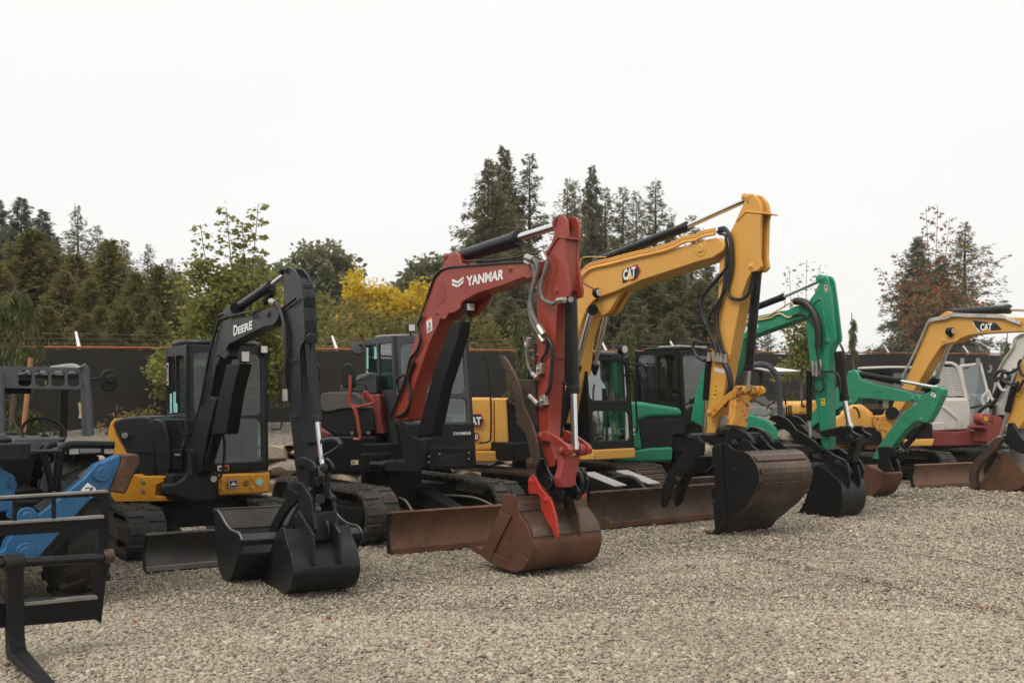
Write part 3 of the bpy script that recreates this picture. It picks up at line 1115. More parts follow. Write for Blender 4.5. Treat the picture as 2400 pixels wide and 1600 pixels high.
# linkage and coupler
m = MB()
gl = b.S([D(862, 180), D(890, 135), D(940, 122), D(1000, 140), D(1045, 180), D(1068, 230), D(1060, 268), D(1020, 268), D(990, 232), D(940, 215), D(885, 232)], -.10)
m.plate(gl, b.L * .03); m.plate([q + b.L * .17 for q in gl], b.L * .03)
m.cyl(b.S(D(1150, 228), -.13), b.S(D(1150, 228), .13), .038, n=18)
m.cyl(b.S(D(1150, 228), -.15), b.S(D(1150, 228), .15), .026, n=14)
for a_, z_ in ((D(1075, 280), D(1040, 520)), (D(1190, 280), D(1175, 520))):
    q0, q1 = b.S(a_, 0), b.S(z_, 0)
    m.hexa([q0 - b.F * .03 - b.L * .016, q0 + b.F * .03 - b.L * .016, q0 + b.F * .03 + b.L * .016, q0 - b.F * .03 + b.L * .016, q1 - b.F * .03 - b.L * .016, q1 + b.F * .03 - b.L * .016, q1 + b.F * .03 + b.L * .016, q1 - b.F * .03 + b.L * .016])
q0 = b.S(D(1130, 345), 0)
m.box(Fr(q0.x, q0.y, 37), -.03, .03, -.06, .06, q0.z - .03, q0.z + .03)
m.build('bucket_link', M['jd'], jd, bevel=.008)
m = MB()
cp = b.S([D(890, 372), D(935, 378), D(1010, 495), D(1035, 570), D(1062, 830), D(1030, 852), D(985, 770), D(930, 650), D(880, 520), D(865, 440)], -.12)
m.plate(cp, b.L * .035); m.plate([q + b.L * .205 for q in cp], b.L * .035)
m.cyl(b.S(D(1115, 532), -.10), b.S(D(1115, 532), .10), .045, n=18)
m.cyl(b.S(D(850, 410), -.13), b.S(D(850, 410), .09), .05, n=18)
q0 = b.S(D(1150, 790), 0); g = Fr(q0.x, q0.y, 37)
m.box(g, -.12, .05, -.10, .10, q0.z - .12, q0.z + .13)
m.tube([g.P(.06, .0, q0.z + .05), g.P(.09, .0, q0.z), g.P(.09, .01, q0.z - .07), g.P(.06, .01, q0.z - .1)], .014, 8, 4)
for q_ in (D(960, 545), D(1240, 525)):
    pinh(m, b.S(q_, 0), b.L, .028, .02)
cpl = m.build('quick_coupler', M['jd'], jd, bevel=.01)
m = MB()
q0 = b.S(D(1090, 660), 0); m.cyl(q0, q0 + b.F * .03, .022)
m.build('marker_plug', M['o'], cpl)
m = MB()
th_ = b.S([D(772, 425), D(800, 398), D(845, 450), D(900, 480), D(880, 560), D(800, 640), D(740, 740), D(680, 862), D(600, 862), D(640, 770), D(700, 650), D(775, 530)], -.13)
m.plate(th_, b.L * .04); m.plate([q + b.L * .17 for q in th_], b.L * .04)
m.build('thumb', M['jd_dull'], jd, bevel=.01)
# digging bucket
nb = Fr(-2.087, 9.26, 28)
cheek = [D(735, 805), D(765, 822), D(785, 930), D(830, 1060), D(850, 1180), D(850, 1290), D(822, 1395), D(785, 1437), D(730, 1447), D(640, 1400), D(520, 1335), D(580, 1180), D(640, 1010), D(690, 860)]
bk, _ = bucket(jd, nb, cheek, .62, (1, 10), 'jd_bucket', .02)
ear = [D(868, 690), D(885, 650), D(905, 645), D(1040, 870), D(1048, 1165), D(1022, 1185), D(930, 900), D(868, 800)]
for y_ in (.165, .405):
    m = MB()
    w = nb.S(ear, .165)
    m.plate([q + nb.L * (y_ - .165) for q in w], nb.L * .028)
    for q_ in (D(885, 700), D(968, 855)):
        pinh(m, nb.S(q_, .165) + nb.L * (y_ - .151), nb.L, .025, .014)
    m.build('bucket_ear', M['jd_bucket'], bk, bevel=.006)
m = MB()
w = nb.S([D(1000, 1040), D(1022, 1190)], .165)
pad = [w[0], w[0] + nb.L * .27, w[1] + nb.L * .27, w[1]]
m.plate([q + nb.F * .012 for q in pad], nb.F * .016)
m.build('wear_pad', M['jd_bucket'], bk, bevel=.003)

# ditching bucket lying behind it on the gravel
z_ = EYE * FPX / (1362 - CY)
db = Fr((528.5 - CX) / FPX * z_, z_, 28)
t = thing('ditching_bucket', 'wide charcoal ditching bucket lying mouth up on the gravel behind the narrow one', 'bucket', db)
cheek = [D(80, 640), D(115, 640), D(150, 690), D(200, 780), D(255, 835), D(320, 862), D(350, 930), D(345, 1000), D(320, 1080), D(285, 1200), D(240, 1310), D(205, 1332), D(180, 1325), D(130, 1200), D(105, 1000), D(95, 800)]
pts = db.S(cheek, 0)
wd = 1.17
cc = sum(pts, Vector()) / len(pts)
m = MB()
m.strip([pts[i] + db.L * .004 for i in (0, 15, 14, 13, 12, 11, 10, 9, 8)], db.L * (wd - .008), .025, inward=cc)
shl = m.build('bucket_shell', M['jd_bucket'], t, bevel=.004)
m = MB()
e0, e1 = pts[0], pts[15]
m.plate([e0 + db.F * .03 + db.L * .01, e0 + db.F * .03 + db.L * (wd - .01), e1 + db.F * .03 + db.L * (wd - .01) - Vector((0, 0, .02)), e1 + db.F * .03 + db.L * .01 - Vector((0, 0, .02))], db.F * .02)
for k in range(7):
    q = e0 + db.F * .05 + db.L * (.06 + k * .165) - Vector((0, 0, .05))
    m.cyl(q, q + db.F * .02, .018, n=10)
m.box(Fr(e0.x, e0.y, 28), -.01, .05, .0, wd, e0.z - .015, e0.z + .02)
m.build('cutting_edge', M['steel_grey'], t, bevel=.004)
for s in (0, 1):
    m = MB(); m.plate([q + db.L * s * (wd - .02) for q in pts], db.L * .02)
    m.build('cheek_plate', M['jd_bucket'], t, bevel=.006)
    m = MB()
    m.tube([q + db.L * (s * (wd - .02) + .01) + db.U * .004 for q in pts[1:7]], .008, 6, 3)
    m.build('worn_rim', M['edge'], t)
tq = db.S([D(322, 866), D(350, 932), D(345, 990), D(310, 930)], 0)
m = MB(); m.plate(tq, db.L * wd)
m.build('torsion_tube', M['jd_bucket'], t, bevel=.012, seg=3)

# ---------------------------------------------------------------- red boomed excavator (second in the row)
f = Fr(-1.68, 14.25, 34)
ya = thing('excavator', 'red boomed excavator with black body, red hand rails and a rusty brown bucket', 'excavator', f, 'excavators parked in the row')
undercarriage(ya, f, .94, .45, -1.5, 1.62, .68, .86, mat=M['rubber_dusty'])
blade(ya, f, 2.29, 1.2, .47, M['rust'], arms=False, edge='rust')
m = MB()
m.hexa([f.P(.7, .0, .40), f.P(2.24, -.26, .24), f.P(2.24, -.06, .24), f.P(.7, .24, .40), f.P(.7, .0, .60), f.P(2.24, -.26, .42), f.P(2.24, -.06, .42), f.P(.7, .24, .60)])
m.build('blade_arm', M['black'], ya, bevel=.012)
for s in (-.7, .55):
    m = MB()
    m.tube([f.P(.9, s * .5, .5), f.P(1.5, s * .8, .5), f.P(2.0, s, .36), f.P(2.25, s * 1.05, .3)], .014, 8, 5)
    m.build('hydraulic_hose', M['hose_grey'], ya)
fh = Fr(-1.68, 14.25, 31)
fq = Fr(-1.68, 14.25, -6)
poly = [(.83, .88), (.86, .1), (.84, -.3), (.7, -.6), (.4, -.92), (0, -1.06), (-.5, -.92), (-.88, -.6), (-1.06, 0), (-.9, .56), (-.56, .9), (0, 1.04)]
m = MB(); ring_body(fh, [(x * .93, y * .93) for x, y in poly], .86, 1.2, m)
m.build('deck', M['black'], ya, bevel=.02)
hood = rounded(ya, 'engine_hood', fq, [G(115, 715), G(132, 672), G(360, 668), G(445, 705), G(525, 785), G(568, 835), G(575, 870), G(590, 1055), G(118, 1055)], .80, 1.3, 'plastic', .05, 4, it=1)
rounded(ya, 'hood_top', fq, [G(112, 730), G(128, 668), G(355, 664), G(450, 700), G(530, 785), G(560, 812), G(290, 808), G(215, 836), G(122, 838)], .83, 1.2, 'plastic_dusty', .05, 4, it=1)
rounded(ya, 'side_cover', fq, [G(122, 1050), G(592, 1050), G(600, 1190), G(640, 1250), G(660, 1370), G(135, 1385)], .84, 1.2, 'black', .03, 3, it=0)
each('bolt_recess', 'black', hood, bolt_(fq, .805, .045, .02), (G(396, 1022), G(537, 1020)))
each('bolt', 'zinc', hood, bolt_(fq, .82, .02, .02), (G(396, 1024), G(537, 1022)))
rp = rounded(ya, 'red_panel', fq, [G(430, 690), G(632, 684), G(645, 900), G(682, 1032), G(600, 1036), G(560, 820)], .70, .9, 'maroon', .02, 2, it=0)
rounded(ya, 'rear_panel', fq, [G(30, 1000), G(70, 930), G(120, 1010), G(262, 1062), G(258, 1085), G(238, 1255), G(30, 1250)], .62, .8, 'red', .03, 3, it=0)
lettering('0', [fq.X(q, .625) for q in (G(136, 1190), G(180, 1190), G(180, 1108), G(136, 1108))], M['w'], ya, 'number', bold=.02, proud=.012)
rounded(ya, 'vent_block', fq, [G(280, 665), G(285, 610), G(420, 560), G(430, 520), G(560, 490), G(605, 520), G(612, 680), G(300, 700)], .45, .7, 'grey', .02, 3, it=0)
m = MB()
w = [fq.X(q, .455) for q in (G(425, 540), G(560, 498), G(545, 520), G(430, 565))]
for k in range(10):
    t = (k + .2) / 10
    m.plate([bil(w, t, 0), bil(w, t + .05, 0), bil(w, t + .05, 1), bil(w, t, 1)], fq.F * .012)
m.build('vent_slats', M['ltgrey'], ya)
# hand rails and mirrors
m = MB()
m.tube([fq.X(q, 1.0) for q in (G(376, 520), G(376, 640), G(368, 700), G(375, 765), G(408, 810), G(425, 830), G(440, 910), G(462, 1065), G(455, 1078), G(405, 1078))], .022, 10, 4)
m.tube([fq.X(q, 1.0) for q in (G(420, 800), G(470, 790), G(570, 765), G(582, 750), G(520, 672), G(500, 670), G(485, 720))], .018, 10, 4)
m.plate([fq.X(q, 1.0) for q in (G(385, 765), G(450, 782), G(440, 800), G(425, 870), G(408, 868), G(405, 812))], -fq.F * .02)
m.build('hand_rail', M['red'], ya)
m = MB()
m.plate([fq.X(q, .95) for q in chaikin([G(296, 415), G(405, 412), G(422, 600), G(412, 632), G(318, 634), G(300, 600)], 2)], -fq.F * .08)
mi_ = m.build('mirror', M['plastic'], ya, bevel=.02, seg=3)
m = MB(); m.tube([fq.X(q, .95) for q in (G(380, 602), G(470, 595), G(515, 615), G(500, 650), G(400, 655), G(390, 630))], .010, 8, 5)
m.build('mirror_bracket', M['black'], mi_)
# cab
cb, ff, fsd = cab(ya, fh, -.34, .85, -.25, .88, .88, 2.62, sl=.22,
                  front=[(-.16, .79, 1.86, 2.53, .12), (-.05, .79, 1.47, 1.79, .06)],
                  right=[(-.28, .18, 1.90, 2.53, .03), (.20, .74, 1.90, 2.53, .03)], left=[(-.26, .75, 1.2, 2.5, .1)], back=[(-.1, .75, 1.8, 2.5, .06)],
                  mat='grey', gm='glass_green', roof='ltgrey', rover=.0, roofh=.035)
m = MB()
m.plate([ff(y, z) + fh.F * .004 for y, z in ((-.245, .89), (.875, .89), (.875, 1.44), (-.245, 1.44))], fh.F * .012)
lp = m.build('lower_panel', M['black'], cb, bevel=.004)
lettering('YANMAR', [fh.X(q, .795) for q in (G(1266, 1042), G(1424, 1038), G(1424, 1010), G(1266, 1014))], M['w'], lp, bold=.025, shear=.2, proud=.03)
m = MB(); m.tube([fh.P(.84, .92, 2.35), fh.P(.84, 1.0, 2.37), fh.P(.86, 1.05, 2.25), fh.P(.9, 1.08, 1.75), fh.P(.9, 1.08, 1.3), fh.P(.9, 1.05, 1.2), fh.P(.86, .92, 1.18)], .013, 8, 6)
m.build('grab_handle', M['black'], cb)
lamp(cb, fh, fh.X(G(915, 104), .62), .11, .11, .08)
lamp(cb, fh, fh.X(G(1345, 118), .62), .10, .11, .08)
m = MB()
c_ = fh.S(G(437, 292), -.33)
m.cyl(c_, c_ + Vector((.02, -.05, .02)), .095, n=22)
rm = m.build('round_mirror', M['grey'], cb, bevel=.012)
m = MB(); m.tube([c_, fh.S(G(470, 250), -.3), fh.S(G(495, 300), -.26)], .01, 6, 3); m.build('mirror_bracket', M['black'], rm)
for (a, b_, z0_, z1_) in ((-.26, -.18, 2.2, 2.5), (.07, .16, 2.33, 2.5), (-.26, -.2, 1.95, 2.18)):
    decal([(RECT, M['teal'])], [fsd(-.253)(a, z0_), fsd(-.253)(b_, z0_), fsd(-.253)(b_, z1_), fsd(-.253)(a, z1_)], cb, 'window_sticker')
m = MB()
m.plate([fh.X(q, .88) for q in (G(1060, 1152), G(1470, 1145), G(1452, 1335), G(1060, 1348))], -fh.F * .5)
bp = m.build('base_panel', M['black'], ya, bevel=.015)
m = MB()
for k in range(6):
    a, b_ = G(1125, 1206 + k * 19), G(1385, 1200 + k * 19)
    p, q = fh.X(a, .885), fh.X(b_, .885)
    m.plate([p, q, q - Vector((0, 0, .02)), p - Vector((0, 0, .02))], fh.F * .006)
m.build('grille', M['plastic'], bp)
each('bolt', 'zinc', bp, bolt_(fh, .882, .012, .012), (G(1412, 1196), G(1412, 1248), G(1155, 1206), G(1064, 1228), G(1062, 1278)))
decal([(RECT, M['cream']), (rc(.1, .2, .6, .8), M['ltgrey'])], [fq.X(q, .845) for q in (G(385, 1302), G(447, 1300), G(447, 1260), G(385, 1262))], ya, 'data_plate')
# swing casting
fp = Fr(-1.68, 14.25, 12)
m = MB()
m.plate(fp.X([G(648, 1268), G(770, 1255), G(842, 1262), G(800, 1000), G(790, 930), G(850, 930), G(930, 1062), G(1000, 1080), G(1100, 1060), G(1105, 1085), G(1060, 1180), G(1030, 1290), G(985, 1378), G(700, 1368), G(640, 1335)], 1.32), -fp.F * .4)
sw = m.build('swing_post', M['jd_dull'], ya, bevel=.03, seg=3)
m = MB()
m.cyl(fp.X(G(560, 1300), 1.2), fp.X(G(690, 1308), 1.3), .055)
m.build('swing_cylinder', M['black'], ya)
m = MB(); m.plate(fp.X([G(475, 1205), G(745, 1195), G(740, 1230), G(520, 1238), G(470, 1275)], 1.2), -fp.F * .2)
m.build('bracket', M['black'], ya, bevel=.01)

# boom
b = Fr(.39, 10.70, 36)
bw = .22
side = [Y3(1695, 395), Y3(1700, 480), Y3(1690, 505), Y3(1610, 525), Y3(1590, 513), Y3(1440, 572), Y3(1260, 628), Y3(1150, 690), Y3(1140, 735), Y3(1100, 762), Y3(1060, 770), Y3(1035, 812), Y3(1000, 805), Y3(985, 850), Y3(920, 985), Y3(850, 1190), Y3(800, 1330), Y3(785, 1440), Y3(770, 1520), Y3(700, 1530), Y3(660, 1500), Y3(690, 1400), Y3(745, 1200), Y3(800, 1010), Y3(850, 860), Y3(905, 680), Y3(945, 540), Y3(975, 480), Y3(1010, 440), Y3(1050, 370), Y3(1075, 345), Y3(1102, 332), Y3(1130, 348), Y3(1145, 410), Y3(1200, 430), Y3(1560, 408)]
p = b.S(side, -bw / 2)
m = MB(); m.plate(p, b.L * bw)
for c_, r_ in ((Y3(1092, 370), .04), (Y3(1037, 770), .03), (Y3(1555, 455), .05)):
    pinh(m, b.S(c_, 0), b.L, r_, bw / 2 + .008)
boom = m.build('boom', M['red'], ya, bevel=.012)
P_ = lambda *a: [b.S(Y3(*q), -bw / 2) for q in a]
lettering('YANMAR', P_((1195, 574), (1448, 525), (1452, 455), (1185, 505)), M['w'], boom, bold=.045, shear=.12)
chev = [[(0, .62), (0, .95), (.5, .55), (1, 1.0), (1, .70), (.5, .28)], [(0, .2), (0, .5), (.48, .1), (.48, -.18)], [(.52, -.18), (.52, .1), (1, .55), (1, .25)]]
decal([(c_, M['w']) for c_ in chev], P_((1085, 580), (1167, 565), (1167, 505), (1085, 520)), boom, 'emblem')
decal([(RECT, M['red_worn'])], P_((980, 725), (1047, 655), (1022, 540), (960, 645)), boom, 'label_patch')
decal([(RECT, M['w']), (rc(0, .86, 1, 1), M['o']), ([(.3, .45), (.45, .52), (.42, .72), (.58, .72), (.7, .5), (.55, .42)], M['k']), (rc(.15, .3, .85, .33), M['grey']), (rc(.15, .22, .85, .25), M['grey']), (rc(.15, .14, .85, .17), M['grey']), (rc(.15, .06, .6, .09), M['grey'])],
      P_((910, 908), (947, 885), (942, 790), (902, 810)), boom, 'warning_sticker')
m = MB(); m.plate([q + b.L * (bw - .03) for q in b.S([Y3(1130, 660), Y3(1262, 628), Y3(1215, 720), Y3(1170, 770), Y3(1110, 800), Y3(1080, 760)], -bw / 2)], b.L * .03); m.build('cylinder_lug', M['red'], boom, bevel=.006)
q = b.S(Y3(1175, 727), -.02) + b.F * .12
lamp(boom, b, q, .13, .10, .1)
hose(ya, [b.S(Y3(*q), -bw / 2 + .03) for q in ((1680, 345), (1600, 355), (1540, 372), (1400, 390), (1280, 395), (1160, 400))], .014, 'hose', 'steel_line')
hose(ya, [b.S(Y3(*q), -bw / 2 - .012) for q in ((1600, 405), (1450, 412), (1210, 430), (1080, 440), (1010, 460), (960, 510), (930, 590), (880, 740), (862, 790))], .012, 'hose', 'steel_line')
hose(ya, [b.S(Y3(*q), -bw / 2 - .03) for q in ((870, 790), (845, 850), (860, 960), (830, 1040), (790, 1090), (760, 1220), (700, 1370), (650, 1500))], .02, 'hose')
hose(ya, [b.S(Y3(*q), -bw / 2 - .03) for q in ((815, 1110), (775, 1230), (790, 1380), (760, 1460), (690, 1500))], .022, 'hose')
hose(ya, [b.S(G(*q), -bw / 2 - .05) for q in ((840, 520), (800, 540), (780, 600), (790, 670), (800, 700))], .02, 'hose')
# boom cylinder and guard
m = MB()
m.plate(b.S([G(1250, 75), G(1345, 45), G(1335, 150), G(1180, 640), G(1095, 1050), G(950, 1060), G(1000, 870), G(1115, 440)], -.075), b.L * .15)
m.build('boom_cylinder', M['black'], ya, bevel=.02, seg=3)
piston(ya, b.S(Y3(1110, 375), 0), b.S(Y3(1545, 235), 0), b.S(Y3(1850, 140), 0), .075, .042, 'jd')
m = MB(); m.cyl(b.S(Y3(1200, 385), .0), b.S(Y3(1560, 290), 0), .014); m.build('cylinder_pipe', M['black'], ya)
# arm
aw = .19
side = [HH(612, 140), HH(650, 98), HH(695, 108), HH(728, 165), HH(735, 320), HH(716, 340), HH(714, 560), HH(740, 750), HH(763, 865), HH(752, 932), HH(690, 950), HH(645, 990), HH(636, 1050), HH(620, 1250), HH(603, 1560), I(545, 100), I(530, 400), I(502, 650), I(498, 850), I(530, 1000), I(570, 1110), I(560, 1165), I(505, 1185), I(470, 1120), I(425, 950), I(405, 600), I(400, 50), HH(430, 1500), HH(428, 780), HH(470, 740), HH(540, 600), HH(508, 500), HH(575, 390), HH(605, 300)]
m = slotted(side, [HH(595, 345), HH(712, 345), HH(708, 560), HH(722, 750), HH(715, 860), HH(670, 940)] + side[11:-1], b, aw, .034)
pinh(m, b.S(HH(685, 195), 0), b.L, .042, aw / 2 + .006)
pinh(m, b.S(HH(702, 890), 0), b.L, .038, aw / 2 + .006)
m.plate(b.S([HH(505, 502), HH(630, 312), HH(735, 325), HH(735, 345), HH(640, 335), HH(520, 520)], -aw / 2 - .014), b.L * (aw + .028))
arm = m.build('arm', M['red'], ya, bevel=.01)
m = MB()
m.cyl(b.S(HH(682, 180), -.058), b.S(HH(682, 180), .058), .075, n=20)
m.build('rod_eye', M['rust_dk'], arm)
piston(ya, b.S(HH(775, 940), 0), b.S(I(738, 480), 0), b.S(I(752, 985), 0), .066, .036, 'black_gloss')
each('hose_fitting', 'zinc', ya, lambda m, y_: m.cyl(b.S(HH(775, 965), y_), b.S(HH(775, 965), y_ * 1.6), .03, n=8), (-.085, .085))
m = MB(); m.cyl(b.S(HH(735, 990), -.06), b.S(I(665, 390), -.06), .016); m.cyl(b.S(I(665, 380), -.06), b.S(I(668, 410), -.06), .04); m.cyl(b.S(I(650, 420), -.06), b.S(I(625, 900), -.03), .014)
m.build('steel_line', M['black'], ya)
for pts, r in (([HH(335, 540), HH(400, 562), HH(437, 640), HH(420, 740), HH(380, 880), HH(365, 1000), HH(380, 1100), HH(430, 1210), HH(490, 1310)], .026),
               ([HH(322, 585), HH(388, 622), HH(405, 720), HH(380, 860), HH(350, 1010), HH(357, 1120), HH(405, 1250), HH(490, 1385)], .019),
               ([HH(492, 510), HH(528, 580), HH(510, 680), HH(480, 780), HH(470, 890), HH(500, 970), HH(590, 1008), HH(640, 980), HH(700, 972)], .022),
               ([I(320, -20), I(300, 120), I(312, 220), I(350, 300), I(385, 335)], .018), ([I(335, 520), I(365, 550), I(395, 580)], .018)):
    hose(ya, [b.S(q, -aw / 2 - .07) for q in pts], r, 'hose_grey', ends=True)
hose(ya, [b.S(q, -aw / 2 - .03) for q in (I(500, -20), I(485, 90), I(447, 160), I(437, 205))], .016)
hose(ya, [b.S(q, -aw / 2 - .03) for q in (I(500, -30), I(540, 60), I(535, 250), I(515, 440), I(480, 500))], .021)
hose(ya, [b.S(q, -aw / 2 - .02) for q in (I(380, 20), I(384, 350), I(387, 670))], .014)
for c_ in ((430, 262), (460, 558)):
    q = b.S(I(*c_), -aw / 2 - .03)
    m = MB(); m.hexa([q + b.F * i * .045 + b.L * j * .03 + Vector((0, 0, k * .055 + i * .012)) for k in (-1, 1) for i, j in ((-1, -1), (1, -1), (1, 1), (-1, 1))])
    q2 = q - b.L * .03; m.cyl(q2, q2 - b.L * .02, .018)
    m.build('valve_block', M['zinc'], arm, bevel=.006)
# linkage, tilting coupler
lk = [I(398, 880), I(425, 848), I(470, 840), I(565, 890), I(680, 975), I(705, 1020), I(690, 1065), I(640, 1075), I(610, 1050), I(590, 1000), I(500, 940), I(430, 940)]
for y_, nm in ((-.15, 0), (.12, 1)):
    m = MB(); w = b.S(lk, -.15); m.plate([q + b.L * (y_ + .15) for q in w], b.L * .035)
    pinh(m, b.S(I(420, 893), -.15) + b.L * (y_ + .168), b.L, .045, .03)
    m.build('guide_link', M['red'], ya, bevel=.008)
m = MB()
c_ = b.S(I(745, 1020), 0)
m.cyl(c_ - b.L * .15, c_ - b.L * .045, .062); m.cyl(c_ + b.L * .045, c_ + b.L * .15, .062)
m.cyl(c_ - b.L * .19, c_ + b.L * .19, .035)
xx = b.loc(c_)[0]
w = b.X([I(640, 1090), I(690, 1095), I(815, 1060), I(790, 1180), I(765, 1300), I(768, 1350), I(720, 1375), I(622, 1378), I(600, 1290), I(632, 1200)], xx)
m.plate(w, -b.F * .09)
m.build('bucket_link', M['red_worn'], ya, bevel=.015)
m = MB()
c_ = b.S(I(610, 1325), 0)
m.cyl(c_ - b.L * .13, c_ + b.L * .30, .05, n=18)
m.cyl(c_ - b.L * .15, c_ - b.L * .06, .068, n=18)
m.cyl(c_ + b.L * .16, c_ + b.L * .22, .15, n=28); m.cyl(c_ + b.L * .235, c_ + b.L * .275, .15, n=28)
c2 = b.S(I(610, 1445), .03)
m.cyl(c2 - b.L * .02, c2 + b.L * .25, .07, n=20)
w = b.S([I(412, 1100), I(460, 1095), I(480, 1160), I(520, 1240), I(560, 1300), I(600, 1340), I(640, 1420), I(620, 1500), I(560, 1480), I(480, 1400), I(420, 1330), I(380, 1250), I(390, 1170)], -.12)
m.plate(w, b.L * .04); m.plate([q + b.L * .2 for q in w], b.L * .04)
m.build('quick_coupler', M['black_gloss'], ya, bevel=.012)
# rusty thumb
th_ = [I(35, 150), I(48, 132), I(72, 130), I(120, 190), I(190, 320), I(235, 430), I(265, 600), I(330, 730), I(385, 900), I(410, 1050), I(405, 1150), I(370, 1200), I(320, 1190), I(303, 1140), I(330, 1080), I(310, 950), I(280, 860), I(235, 800), I(196, 762)]
teeth = []
edge_ = [I(196, 762), I(188, 690), I(190, 600), I(172, 530), I(150, 450), I(122, 370), I(100, 300), I(72, 240), I(50, 200)]
for i, q in enumerate(edge_):
    teeth.append((q[0] - 1.5, q[1]))
    teeth.append((q[0] + 3.5, q[1] - 6))
w = b.S(th_ + teeth[1:], -.24)
m = MB(); m.plate(w, b.L * .03); pinh(m, b.S(I(348, 1145), -.225), b.L, .055, .04)
tb = m.build('thumb', M['rust_dk'], ya, bevel=.005)
m = MB(); m.plate([q + b.L * .38 for q in w], b.L * .03); m.build('thumb', M['rust'], ya, bevel=.005)
m = MB(); m.plate(b.S([I(215, 360), I(395, 360), I(405, 820), I(340, 740), I(260, 590)], -.06), b.L * .03); m.build('thumb_web', M['steel_worn'], tb, bevel=.005)
# rusty bucket
nb = Fr(.01, 10.4, 38)
cheek = [J(570, 440), J(600, 432), J(685, 438), J(718, 470), J(740, 560), J(757, 690), J(830, 790), J(890, 900), J(920, 1000), J(932, 1120), J(915, 1250), J(880, 1350), J(820, 1420), J(760, 1455), J(700, 1465), J(600, 1440), J(500, 1390), J(375, 1325), J(242, 1222), J(245, 1170), J(295, 1130), J(370, 960), J(450, 790), J(520, 620), J(552, 500)]
wd = .95
bk, pts = bucket(ya, nb, cheek, wd, (3, 18), 'rust', .022, chmat='rust_red')
m = MB()
w = nb.S([J(372, 1330), J(420, 1205), J(650, 735), J(660, 720), J(545, 690), J(520, 620), J(370, 960), J(295, 1130), J(242, 1222)], -.022)
m.plate(w, nb.L * .02)
m.plate(nb.S([J(425, 1205), J(540, 1270), J(660, 1308), J(730, 1300), J(800, 1245), J(880, 1310), J(820, 1420), J(700, 1463), J(500, 1388), J(390, 1320)], -.018), nb.L * .016)
m.build('side_cutter', M['rust_red'], bk, bevel=.005)
m = MB()
for k in range(5):
    w = [q + nb.L * (k * (wd - .08) / 4) for q in nb.S([J(242, 1222), J(210, 1218), J(105, 1142), J(150, 1135), J(225, 1120), J(250, 1150)], 0)]
    m.plate(w, nb.L * .08)
m.build('tooth', M['rust_red'], bk, bevel=.006)
ear = [J(880, 260), J(905, 192), J(935, 180), J(970, 212), J(1050, 360), J(1120, 440), J(1170, 490), J(1200, 580), J(1240, 720), J(1265, 900), J(1268, 1000), J(1245, 1022), J(1200, 900), J(1130, 790), J(1060, 650), J(1040, 480), J(1005, 432), J(890, 430)]
w0 = nb.S(ear, .27)
for y_, mt in ((.27, 'red_new'), (.57, 'rust_dk')):
    m = MB(); m.plate([q + nb.L * (y_ - .27) for q in w0], nb.L * .028)
    for q_ in (J(912, 265), J(1112, 510)):
        pinh(m, nb.S(q_, .27) + nb.L * (y_ - .256), nb.L, .035, .018)
    m.build('bucket_ear', M[mt], bk, bevel=.005)
m = MB()
w = nb.S([J(718, 462), J(725, 540), J(752, 660)], 0)
m.strip([q + nb.L * .0 for q in w], nb.L * .27, .012)
m.build('back_plate', M['steel_worn'], bk)
m = MB()
m.plate([w[0] + nb.L * .68, w[0] + nb.L * wd, w[1] + nb.L * wd, w[1] + nb.L * .68], nb.F * .014)
m.build('back_plate', M['red_new'], bk)
m = MB()
w = nb.S([J(757, 692), J(830, 792), J(890, 902), J(918, 1000)], 0)
m.strip([q + nb.F * .01 + nb.L * .02 for q in w], nb.L * (wd - .04), .012)
m.build('back_plate', M['steel_worn'], bk, angle=50)

M['cover'] = paint('pale_cover', (.34, .34, .32), .45, .3, (.2, .18, .15))
# ---------------------------------------------------------------- amber excavator with tall boom (third)
f = Fr(.42, 16.9, 37)
ca = thing('excavator', 'tall amber excavator with twin boom cylinders, black cab and black bucket with a thumb', 'excavator', f, 'excavators parked in the row')
undercarriage(ca, f, 1.0, .5, -1.75, 1.75, .70, .84, steel=True)
blade(ca, f, 2.72, 1.26, .50, M['rust_dk'], arms=False, edge='rust')
for y_ in (-.42, .26):
    m = MB()
    m.hexa([f.P(1.5, y_ - .1, .5), f.P(2.66, y_ - .1, .3), f.P(2.66, y_ + .1, .3), f.P(1.5, y_ + .1, .5), f.P(1.5, y_ - .1, .68), f.P(2.66, y_ - .1, .44), f.P(2.66, y_ + .1, .44), f.P(1.5, y_ + .1, .68)])
    ba = m.build('blade_arm', M['black'], ca, bevel=.01)
    m = MB()
    m.hexa([f.P(1.75, y_ - .12, .68), f.P(2.45, y_ - .12, .53), f.P(2.45, y_ + .12, .53), f.P(1.75, y_ + .12, .68), f.P(1.75, y_ - .12, .70), f.P(2.45, y_ - .12, .55), f.P(2.45, y_ + .12, .55), f.P(1.75, y_ + .12, .70)])
    m.build('cover_plate', M['cover'], ba, bevel=.004)
m = MB()
m.tube([f.P(1.6, .0, .5), f.P(1.9, .05, .62), f.P(2.2, .12, .6), f.P(2.5, .1, .4)], .03, 8, 5)
m.build('hydraulic_hose', M['hose'], ca)
fq = Fr(.42, 16.9, 4)
poly = [(1.0, 1.2), (1.05, .2), (.95, -1.2), (-1.2, -1.2), (-1.6, -.6), (-1.6, .6), (-1.2, 1.2)]
m = MB(); ring_body(f, [(x * .92, y * .95) for x, y in poly], .86, 1.12, m); m.build('deck', M['black'], ca, bevel=.02)
m = MB(); m.plate([f.X(q, 1.1) for q in (LL(248, 1172), LL(685, 1150), LL(690, 1255), LL(250, 1282))], -f.F * 2.0)
m.build('skirt_panel', M['cat'], ca, bevel=.02, seg=3)
m = MB(); m.plate([fq.X(q, .95) for q in (M6(70, 738), M6(462, 736), M6(462, 800), M6(70, 810))], -fq.F * 1.6)
